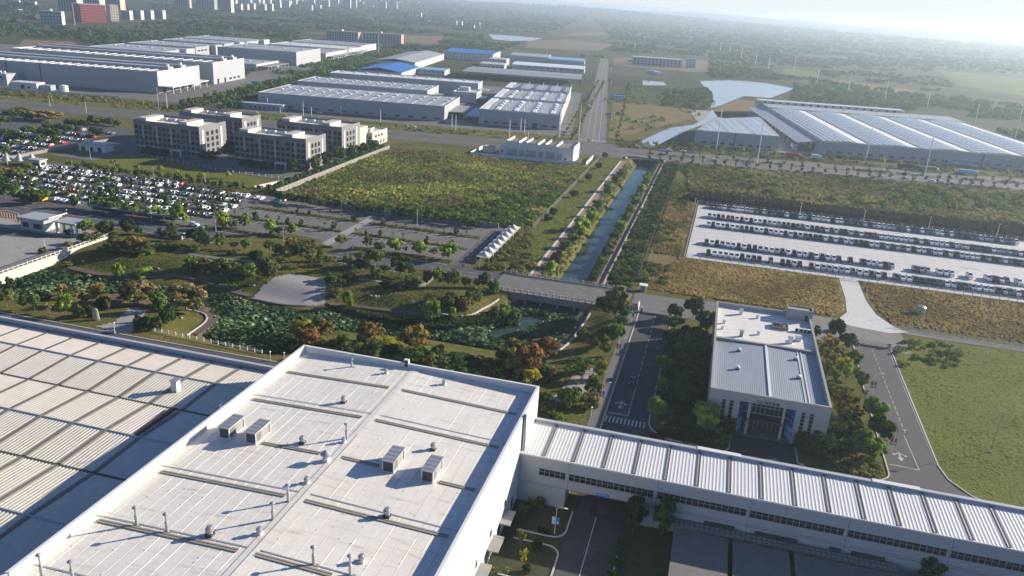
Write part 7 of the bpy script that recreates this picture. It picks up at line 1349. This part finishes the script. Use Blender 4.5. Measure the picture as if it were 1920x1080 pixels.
for lab, px, py, rz, L, a, c in (('dark red lorry standing on the pale dock apron', 1488, 296, FR9+1.2, 12, 'brick_red', 'paint_red'), ('white lorry parked nose-out in the dock lane', 1487, 279, FR9, 10, 'metal_white', 'metal_white'), ('red lorry farthest back along the dock canopy', 1437, 232, FR9, 10, 'sign_red', 'paint_red'), ('second red lorry along the dock canopy', 1449, 240, FR9, 10, 'brick_red', 'paint_red'), ('white box lorry halfway along the dock canopy', 1473, 254, FR9, 10, 'metal_white', 'metal_white'), ('grey lorry with white cab on the highway before the tall warehouse wall', 1740, 322, FR9+1.57, 15, 'concrete_dark', 'metal_white'), ('pale lorry parked by the highway at the far right', 1815, 328, FR9+1.57, 14, 'blue_light', 'metal_white'), ('blue and white lorry turning on the west estate road', 482, 158, FR9+1.9, 11, 'blue_light', 'metal_white'), ('red lorry at the west estate road junction', 384, 190, FR9+1.57, 13, 'sign_red', 'paint_red'), ('long pale coach along the solar warehouse wall', 1803, 312, FR9+1.57, 22, 'blue_light', 'blue_light'), ('dark maroon container lorry on the highway near the canal', 1700, 317, FR9+1.57, 14, 'rust', 'metal_dark'), ('white van-like lorry on the dock apron right side', 1530, 299, FR9+1.57, 8, 'metal_white', 'metal_white')): lorry(lab, P(px, py), rz, L, a, c)
# ================================================================== lamps, poles, banners
def lamp(px, pb, pt, lab, group, arm=1.6, ban=None, az=0.0, ball=False, z=None):
    X = G(px, pb); h = hgt(X, pt); o = thing('street_lamp', lab, 'street lamp', tuple(X), az, group)
    MB().cyl(0, 0, 0, h*.96, .10, .055, 8).build('pole', M('metal_white'), o)
    if ball: MB().lathe(0, 0, [(.08, h*.9), (.3, h*.94), (.3, h), (.05, h*1.03)], 10).build('lantern', M('sign_white'), o)
    else:
        b = MB(); b.tube([(0, 0, h*.93), (arm*.4, 0, h*.99), (arm, 0, h)], .045, 6); b.build('arm', M('metal_white'), o); MB().box(arm-.1, arm+.6, -.14, .14, h-.05, h+.06).build('lamp_head', M('metal_white'), o)
    if ban:
        for s, m in ((-1, ban[0]), (1, ban[1])):
            if m: b = MB(); b.box(min(s*.12, s*.75), max(s*.12, s*.75), -.02, .02, h*.35, h*.62); f = b.build('banner', M(m), o); link('banner_print', MB().box(min(s*.25, s*.6), max(s*.25, s*.6), -.03, -.021, h*.4, h*.46).mesh('banner_print', M('sign_white')), f)
    return o
lamp(1158.5, 665, 632, 'lamp post with red and blue banners halfway up the factory road', 'bannered lamp posts', ban=('sign_red', 'sign_blue')); lamp(1126, 760, 715, 'lamp post with red and blue banners nearest the crossing', 'bannered lamp posts', ban=('sign_red', 'sign_blue'), az=.0); lamp(1183, 606, 574, 'lamp post with a teal banner by the gate at the top of the factory road', 'bannered lamp posts', ban=(None, 'sign_green'))
lamp(1633, 742, 699, 'lamp post with red and teal banners halfway along the right road', 'bannered lamp posts', ban=('sign_red', 'sign_green')); lamp(1670, 850, 804, 'lamp post with red and teal banners at the right road corner', 'bannered lamp posts', ban=('sign_red', 'sign_green')); lamp(1609, 660, 632, 'lamp post with a red banner at the head of the right road', 'bannered lamp posts', ban=('sign_red', None)); lamp(1039.5, 1001, 950, 'curved lamp post with pale and blue banners before the gallery opening', 'bannered lamp posts', ban=('metal_white', 'sign_blue'))
for px, pb, pt, lab in ((405, 435, 404, 'lamp post with white banner beside the last parked cars'), (532, 453, 423, 'lamp post with white and red banner at the car park junction'), (662, 467, 441, 'lamp post on the verge before the empty car park'), (800, 492, 462, 'lamp post before the bright round trees of the empty car park'), (899, 505, 476, 'lamp post by the white peaked canopies'), (59, 381, 354, 'lamp post by the roadside trees at the far left'), (170.5, 399, 371, 'lamp post at the left end of the bus shelter'), (285, 416, 386, 'lamp post behind the right end of the bus shelter'), (84, 462, 446, 'curved lamp post on the plaza near the balustraded bridge'), (215.8, 319, 303, 'lamp post at the left of the sunlit office lawn'), (289, 334, 310, 'lamp post in the middle of the office lawn edge'), (386, 351, 322, 'lamp post with a red and white banner at the lawn corner'), (170, 298, 274, 'curved lamp post beside the court lodge'), (355, 419, 405, 'short sign lamp at the car park exit'), (1046, 528, 497, 'pale lamp post on the canal bridge'), (782, 391+30, 391, 'thin lamp post on the middle lane of the empty car park'), (640, 396, 375, 'thin lamp post on the rear lane of the empty car park')): lamp(px, pb, pt, lab, 'lamp posts', ban=('sign_white', 'sign_red') if 'banner' in lab else None)
for px, pb, pt, lab in ((215.5, 627, 605, 'short ball-topped lamp beside the round plaza path'), (507, 677, 659, 'short ball-topped lamp on the hall road by the workshop corner'), (1108, 780, 763, 'short white lamp at the factory road crossing corner'), (1145, 622, 607, 'short white sign lamp beside the factory road walkway'), (533, 674, 661, 'small dark sign lamp left of the workshop corner')): lamp(px, pb, pt, lab, 'short park lamps', ball=True)
UP = [(1342.5, 282, 1351.7, 205, 'first tall white pole from the left before the solar shed'), (1418, 314, 1430, 230, 'second tall white pole, before the solar shed right end'), (1623, 300.5, 1636.7, 228, 'tall white pole before the middle of the solar warehouse wall'), (1731, 340, 1750, 256, 'tall white pole before the right part of the solar warehouse wall'), (1903, 259, 1918, 200, 'tall white pole behind the solar warehouse near the frame edge'), (1828, 230, 1835, 195, 'second pole from the right behind the solar warehouse'), (1738, 203, 1744, 168, 'third pole from the right behind the solar warehouse'), (1658, 191, 1666, 152, 'pole behind the solar warehouse by the field edge'), (1590, 172, 1596, 137, 'pole beside the plough field'), (1531, 158, 1535, 131, 'pole beside the small paddy field'), (1487, 140, 1490, 107, 'pole above the lake right end'), (1440, 132, 1443, 103, 'pole above the lake middle'), (1416, 123, 1419, 98, 'ninth pole along the country road'), (1389, 112, 1391, 90, 'eighth pole along the country road'), (1367.5, 102, 1369.5, 82, 'seventh pole along the country road'), (1350.5, 95, 1352, 78, 'sixth pole along the country road'), (1339.5, 87, 1340.5, 72, 'fifth pole along the country road'),
      (568.8, 219, 568.2, 191, 'tall pole before the long grey warehouse, left of the rear office block'), (639.5, 215.5, 639, 198, 'tall pole before the long grey warehouse, at its middle left'), (713.5, 232.5, 713, 204, 'tall pole before the long grey warehouse, right of the annex'), (602.5, 206, 602, 185, 'short pole close to the long grey warehouse wall'), (502.3, 205, 502, 184, 'short pole by the gate office'), (583.8, 216, 583.3, 200, 'short thin pole left of the tall middle pole'), (525.5, 211, 525.3, 200, 'short thin pole beside the gate office end'),
      (954.6, 258, 955, 224.7, 'tall pole before the stepped warehouse left part'), (983, 249, 983.3, 224, 'tall pole before the stepped warehouse middle'), (989.5, 263, 989.6, 246.8, 'tall pole right behind the substation'), (1048.5, 258.5, 1051, 191, 'tallest white pole at the stepped warehouse corner'), (1045.3, 258.5, 1045.8, 228.7, 'shorter pole beside the tallest white pole'), (1084, 268, 1086.7, 197.2, 'tall pole at the avenue junction left corner'), (1012.4, 240, 1012.6, 223, 'thin pole before the stepped warehouse right windows'), (847, 236.5, 846.8, 214.5, 'left thin pole before the dock lane gap'), (854, 244.4, 853.8, 216, 'right thin pole before the dock lane gap'), (905, 233, 905.3, 216, 'thin pole at the stepped warehouse left corner'), (976, 244, 976.2, 221, 'thin pole beside the dark warehouse door'), (297.7, 208, 297, 163, 'curved tall pole by the west estate hall corner'), (313.5, 203, 313.3, 173, 'square-headed pole by the west hall canopy'), (162, 212, 161.8, 189, 'thin pole on the highway bank at left'), (94, 200, 93.8, 180, 'thin pole on the highway bank at far left'), (710, 100, 710.3, 63, 'tall mast beside the dormitory blocks'), (140.5, 48, 136, 6, 'tall white mast before the red block'),
      (1386, 401, 1387.6, 365, 'lamp mast behind the truck lot back row, leftmost'), (1499, 405, 1504, 379, 'second lamp mast from the left behind the truck lot'), (1618, 418, 1623, 393, 'third lamp mast from the left behind the truck lot'), (1739.5, 434, 1746.6, 405.5, 'fourth lamp mast from the left behind the truck lot'), (1868, 445, 1874.6, 419, 'rightmost lamp mast behind the truck lot'), (1857, 848, 1877, 769, 'slender grey mast standing alone on the right lawn'), (1773.4, 689.7, 1786, 639, 'thin post at the upper left of the right lawn'), (1725, 591, 1737, 548, 'leaning post beside the white water tank'), (1303, 384, 1305, 371, 'lamp mast at the truck lot left rear corner'), (1190, 92, 1191, 78, 'far thin mast right of the avenue end'), (1095, 12, 1096, 0, 'far thin mast on the horizon')]
for i, (px, pb, tx, pt, lab) in enumerate(UP):
    X = P(px, pb); X[2] = H1(X[0], X[1]); h = hgt(X, pt); r = .16 if X[1] < 560 else .26+.00022*X[1]; r = .1 if X[1] < 300 else r
    o = thing('utility_pole', lab, 'pole', tuple(X), 0, 'tall slender poles'); MB().cyl(0, 0, 0, h, r, r*.6, 6).build('shaft', M('metal_white' if X[1] > 440 else 'concrete_grey'), o)
    if X[1] > 560 or 'mast' in lab: b = MB(); b.box(-.9, .9, -.08, .08, h*.95, h*.95+.16); b.build('crossarm', M('metal'), o)
    MB().box(-.35, .35, -.35, .35, -.1, .25).build('base', M('concrete_grey'), o)
# blue gantry signs over the avenue
for i, (u, v) in enumerate(((-22, 190), (-19, 560), (-17, 800))):
    x, y = F(u, v); o = thing('direction_sign', ('nearest', 'middle', 'farthest')[i]+' blue direction sign beside the straight avenue', 'sign', (x, y, 0), FR9, 'blue direction signs'); MB().cyl(3, 0, 0, 7, .18, n=6).build('post', M('metal_white'), o); MB().box(-1.5, 3, -.15, .15, 5.2, 7.2).build('panel', M('sign_blue'), o)
# blue-roofed hut and tiny things by the creek
x, y = P(1160, 186)[:2]; o = thing('blue_hut', 'tiny hut with a blue roof on the rough plot right of the avenue', 'hut', (x, y, 0), .2); MB().box(-7, 7, -5, 5, 0, 3.4).build('wall', M('pilaster'), o); MB().box(-7.4, 7.4, -5.4, 5.4, 3.4, 4.0).build('roof', M('blue_sheet'), o)
# garbage skips, bench, road humps near the canteen
X = P(1252, 800); o = thing('notice_board', 'low pale notice board on the grass left of the canteen forecourt', 'board', (X[0], X[1], .05)); MB().box(-1.6, 1.6, -.1, .1, .3, 1.3).build('board', M('concrete_grey'), o)
for s in (-1.2, 1.2): MB().box(s-.1, s+.1, -.08, .08, 0, .3).build('leg', M('metal_dark'), o)
X = P(1268, 804); o = thing('flat_stone', 'small flat slab beside the low notice board', 'slab', (X[0], X[1], .05)); MB().box(-.9, .9, -.4, .4, 0, .35).build('slab', M('concrete_grey'), o)
# ================================================================== people (tiny in the picture)
def person(lab, X, rz, shirt):
    V = [(0, 0, .95), (0, 0, 1.15), (0, 0, 1.4), (0, 0, 1.52), (0, -.01, 1.62), (0, 0, 1.74), (.19, 0, 1.42), (.25, .05, 1.15), (.26, -.05, .9), (.27, -.07, .8), (-.19, 0, 1.42), (-.25, -.05, 1.15), (-.26, .06, .9), (-.27, .08, .8), (.1, 0, .88), (.11, -.12, .48), (.11, -.02, .08), (.11, -.17, .04), (-.1, 0, .88), (-.11, .1, .48), (-.11, .22, .1), (-.11, .1, .04)]
    E = [(0, 1), (1, 2), (2, 3), (3, 4), (4, 5), (2, 6), (6, 7), (7, 8), (8, 9), (2, 10), (10, 11), (11, 12), (12, 13), (0, 14), (14, 15), (15, 16), (16, 17), (0, 18), (18, 19), (19, 20), (20, 21)]
    Rr = [.15, .14, .16, .06, .1, .09, .07, .05, .04, .035, .07, .05, .04, .035, .1, .065, .045, .04, .1, .065, .045, .04]
    o = thing('person', lab, 'person', tuple(X), rz)
    def skin(nm, vs, es, rs, m):
        me = bpy.data.meshes.new(nm); me.from_pydata(vs, es, []); ob = bpy.data.objects.new(nm, me); COL.objects.link(ob); md = ob.modifiers.new('s', 'SKIN')
        for v, r_ in zip(me.skin_vertices[0].data, rs): v.radius = (r_, r_)
        me.skin_vertices[0].data[0].use_root = True; ob.modifiers.new('u', 'SUBSURF').levels = 1; bpy.context.view_layer.update()
        m2 = bpy.data.meshes.new_from_object(ob.evaluated_get(bpy.context.evaluated_depsgraph_get())); bpy.data.objects.remove(ob); m2.materials.clear(); m2.materials.append(M(m)); return m2
    link('body', skin('body', V, E, Rr, 'skin'), o)
    link('jacket', skin('jacket', [V[i] for i in (0, 1, 2, 6, 7, 8, 10, 11, 12)], [(0, 1), (1, 2), (2, 3), (3, 4), (4, 5), (2, 6), (6, 7), (7, 8)], [.18, .17, .18, .09, .07, .055, .09, .07, .055], shirt), o)
    link('trousers', skin('trousers', [V[i] for i in (0, 14, 15, 16, 18, 19, 20)], [(0, 1), (1, 2), (2, 3), (0, 4), (4, 5), (5, 6)], [.17, .12, .085, .07, .12, .085, .07], 'cloth_dark'), o)
    b = MB(); b.lathe(0, .015, [(.105, 1.68), (.115, 1.76), (.08, 1.85), (0, 1.87)], 10); b.build('hair', M('sign_black'), o, True)
person('person in dark clothes walking at the lane mouth by the peaked canopies', P(867, 503, .06), .3, 'cloth_dark'); person('second person in a grey top walking beside the first at the lane mouth', P(869.5, 500, .06), .2, 'concrete_dark'); person('person in a pale top standing by the road before the gatehouse', P(125, 399, .06), 1.0, 'pilaster')
for i, (px, py) in enumerate(((1054, 726), (1063, 725))): X = P(px, py); person(('left', 'right')[i]+' of two people in dark clothes on the pale pergola court', (X[0], X[1], H1(X[0], X[1])+.1), i*2.0, 'cloth_dark')
# ================================================================== the far town
def block(name, lab, px, py, wpx, d, h, rz, wall, end=None, roof='roof_grey', nc=6, nr=5, group='far town blocks'):
    X = P(px, py); w = wpx*Q(X)[2]/FOC; o = thing(name, lab, 'building', (X[0], X[1], 0), rz, group); b = MB(); b.mi = 0; b.prism(R(-w/2, w/2, 0, d), 0, h); b.build('wall', M(wall), o)
    if end: MB().box(w/2, w/2+.4, 0, d, 0, h).build('end_wall', M(end), o)  # end on the sun side; white ends carry sunlight in their colour
    MB().box(-w/2, w/2, 0, d, h, h+.8).build('roof', M(roof), o)
    for i in range(nc):
        xx = -w/2+w*(i+.5)/nc
        if h > 80: MB().box(xx-w/nc*.25, xx+w/nc*.25, -.2, 0, 2, h-2).build('window_strip', M('window_dark'), o); continue
        for j in range(nr): MB().box(xx-w/nc*.28, xx+w/nc*.28, -.15, 0, h*(j+.3)/nr, h*(j+.75)/nr).build('window', M('window_dark'), o)
    return o
RZ = FR9
for i, (px, py, w) in enumerate(((128, 22, 38), (172, 21, 34), (212, 19, 30))): block('tower_block', ('left', 'middle', 'right')[i]+' of three tall grey towers behind the red block', px, py, w, 26, 95, RZ, 'tower_grey', 'tower_cream', nc=7, nr=22)
block('red_block', 'wide red multi-storey block with a cream end, top left', 177, 43, 44, 46, 36, RZ+.9, 'brick_red', 'brick_red', nc=12, nr=7); block('red_wing', 'dark red side wing joined to the red block', 146, 40, 22, 40, 30, RZ-.1, 'brick_red', None, nc=5, nr=6); block('cream_block', 'cream end block right of the red block', 216, 40, 14, 26, 34, RZ+.9, 'tower_cream', 'tower_cream', nc=3, nr=6); block('grey_white_block', 'low grey and white block in front of the red block left wing', 97, 46, 36, 22, 24, RZ+.35, 'tower_grey', 'tower_white', nc=7, nr=4)
for i, px in enumerate((236, 257, 276, 298)): block('housing_slab', ORD(i+1)+' housing slab with sunlit end coloured white, right of the red block', px, 37-i*.6, 16, 14, 20, RZ, 'tower_grey', 'tower_white', nc=4, nr=5)
for i, (px, py, w) in enumerate(((341, 15, 26), (385, 18, 36), (422, 23, 24))): block('tower_block', ('left', 'middle', 'right cream-ended')[i]+' of three joined towers at the top left centre', px, py, w, 24, 90, RZ, 'tower_grey', 'tower_cream' if i != 1 else None, nc=7, nr=22)
for i, (px, py, w, h, wl) in enumerate(((448, 22, 9, 26, 'tower_pink'), (460, 22, 9, 26, 'tower_pink'), (472, 20, 9, 26, 'tower_pink'), (492, 22, 10, 27, 'tower_grey'), (506, 21, 9, 27, 'tower_grey'), (522, 17, 7, 32, 'tower_pink'), (540, 10, 12, 24, 'tower_white'), (580, 20, 10, 22, 'tower_white'), (596, 19, 10, 22, 'tower_white'), (612, 13, 9, 46, 'tower_pink'), (630, 13, 9, 44, 'tower_pink'), (650, 18, 14, 62, 'tower_pink'), (664, 17, 8, 60, 'tower_cream'), (690, 17, 20, 20, 'tower_white'), (717, 20, 13, 48, 'tower_grey'), (737, 20, 14, 46, 'tower_pink'), (778, 32, 24, 20, 'tower_white'), (755, 24, 18, 12, 'tower_white'), (850, 48, 12, 16, 'tower_white'), (862, 49, 8, 16, 'tower_pink'), (885, 54, 8, 12, 'tower_grey'), (895, 50, 8, 14, 'tower_grey'))): block('town_block', ORD(i+1)+' town block from the left along the skyline right of the joined towers', px, py, w, 16, h, RZ, wl, 'tower_white' if wl != 'tower_white' else None, nc=3, nr=6)
g5 = random.Random(21); sk_ = sorted([(px+g5.uniform(-4, 4), g5.uniform(5, 15), g5.uniform(6, 13), g5.uniform(18, 48), g5.choice(['tower_white', 'tower_cream', 'tower_grey', 'tower_white', 'tower_pink'])) for px in range(440, 790, 9)])
for i, (px, py, w, h, wl) in enumerate(sk_): block('hazy_block', ORD(i+1)+' pale block from left in the rear skyline row of the far town', px, py, w, 18, h, RZ, wl, 'tower_white', 'tower_white', nc=3, nr=3, group='rear skyline blocks')
for i, (px, py, w, h) in enumerate(((800, 42, 10, 6), (835, 13, 8, 10), (880, 14, 8, 8), (905, 13, 7, 8), (945, 28, 14, 8), (985, 30, 12, 7), (1000, 31, 9, 8), (1030, 34, 14, 7), (1300, 60, 10, 8), (1312, 60, 8, 8), (1325, 61, 8, 7), (1336, 61, 7, 7), (1430, 62, 10, 8), (1442, 63, 8, 8), (1452, 64, 8, 7), (745, 12, 10, 16), (690, 8, 12, 14), (600, 6, 12, 16), (550, 4, 12, 14), (820, 44, 14, 5), (930, 58, 20, 4), (1160, 44, 8, 8), (1170, 62, 6, 5), (1185, 117, 14, 5), (1222, 138, 12, 4), (1233, 140, 8, 4), (1240, 142, 7, 4), (30, 8, 12, 10), (60, 10, 12, 10), (70, 16, 6, 9), (92, 21, 5, 5), (32, 22, 8, 5))): block('village_house', ORD(i+1)+' in a scatter of white houses far out on the plain', px, py, w, 12, h, RZ+random.uniform(-.3, .3), 'tower_white', None, 'tower_white' if i % 2 else 'roof_grey', nc=2, nr=1, group='white houses on the plain')
# ================================================================== labels that depend on their neighbours
from collections import defaultdict
BY = defaultdict(list)
for t in TREES: BY[(t[1], t[2], t[3])].append(t)
for (kind, leaf, reg), L in BY.items():
    L.sort(key=lambda t: t[4]); base = 'pale boulder' if kind == 'boulder' else LEAFW[leaf]+' '+SHAPEW[kind]
    front = any(s in reg for s in ('avenue', 'west estate road', 'field wall'))
    for i, t in enumerate(L): t[0]['label'] = base+' '+reg if len(L) == 1 else (ORD(i+1)+' '+base+(' going back ' if front else ' from the left ')+reg)
def nwords(s): return len(s.replace('-', ' ').split())
for o in list(SC.objects):
    l = o.get('label')
    if l and nwords(l) > 16: o['label'] = l.replace(' from the left', ' from left').replace(' the ', ' ').replace(' car park left half', ' car park, west half').replace('thin young tree', 'young tree').replace('going back ', '')
# ================================================================== haze
hz = bpy.data.materials.new('haze'); hz.use_nodes = True; t = hz.node_tree; t.nodes.clear(); vp = t.nodes.new('ShaderNodeVolumePrincipled'); vp.inputs['Color'].default_value = (.72, .87, 1, 1); vp.inputs['Density'].default_value = HAZE; vp.inputs['Anisotropy'].default_value = .5
oo = t.nodes.new('ShaderNodeOutputMaterial'); t.links.new(vp.outputs[0], oo.inputs['Volume'])
tag(MB().box(-13000, 13000, -400, 14000, -4.5, 112).build('haze', hz), 'pale bluish haze thickening towards the horizon', 'haze', kind='stuff')
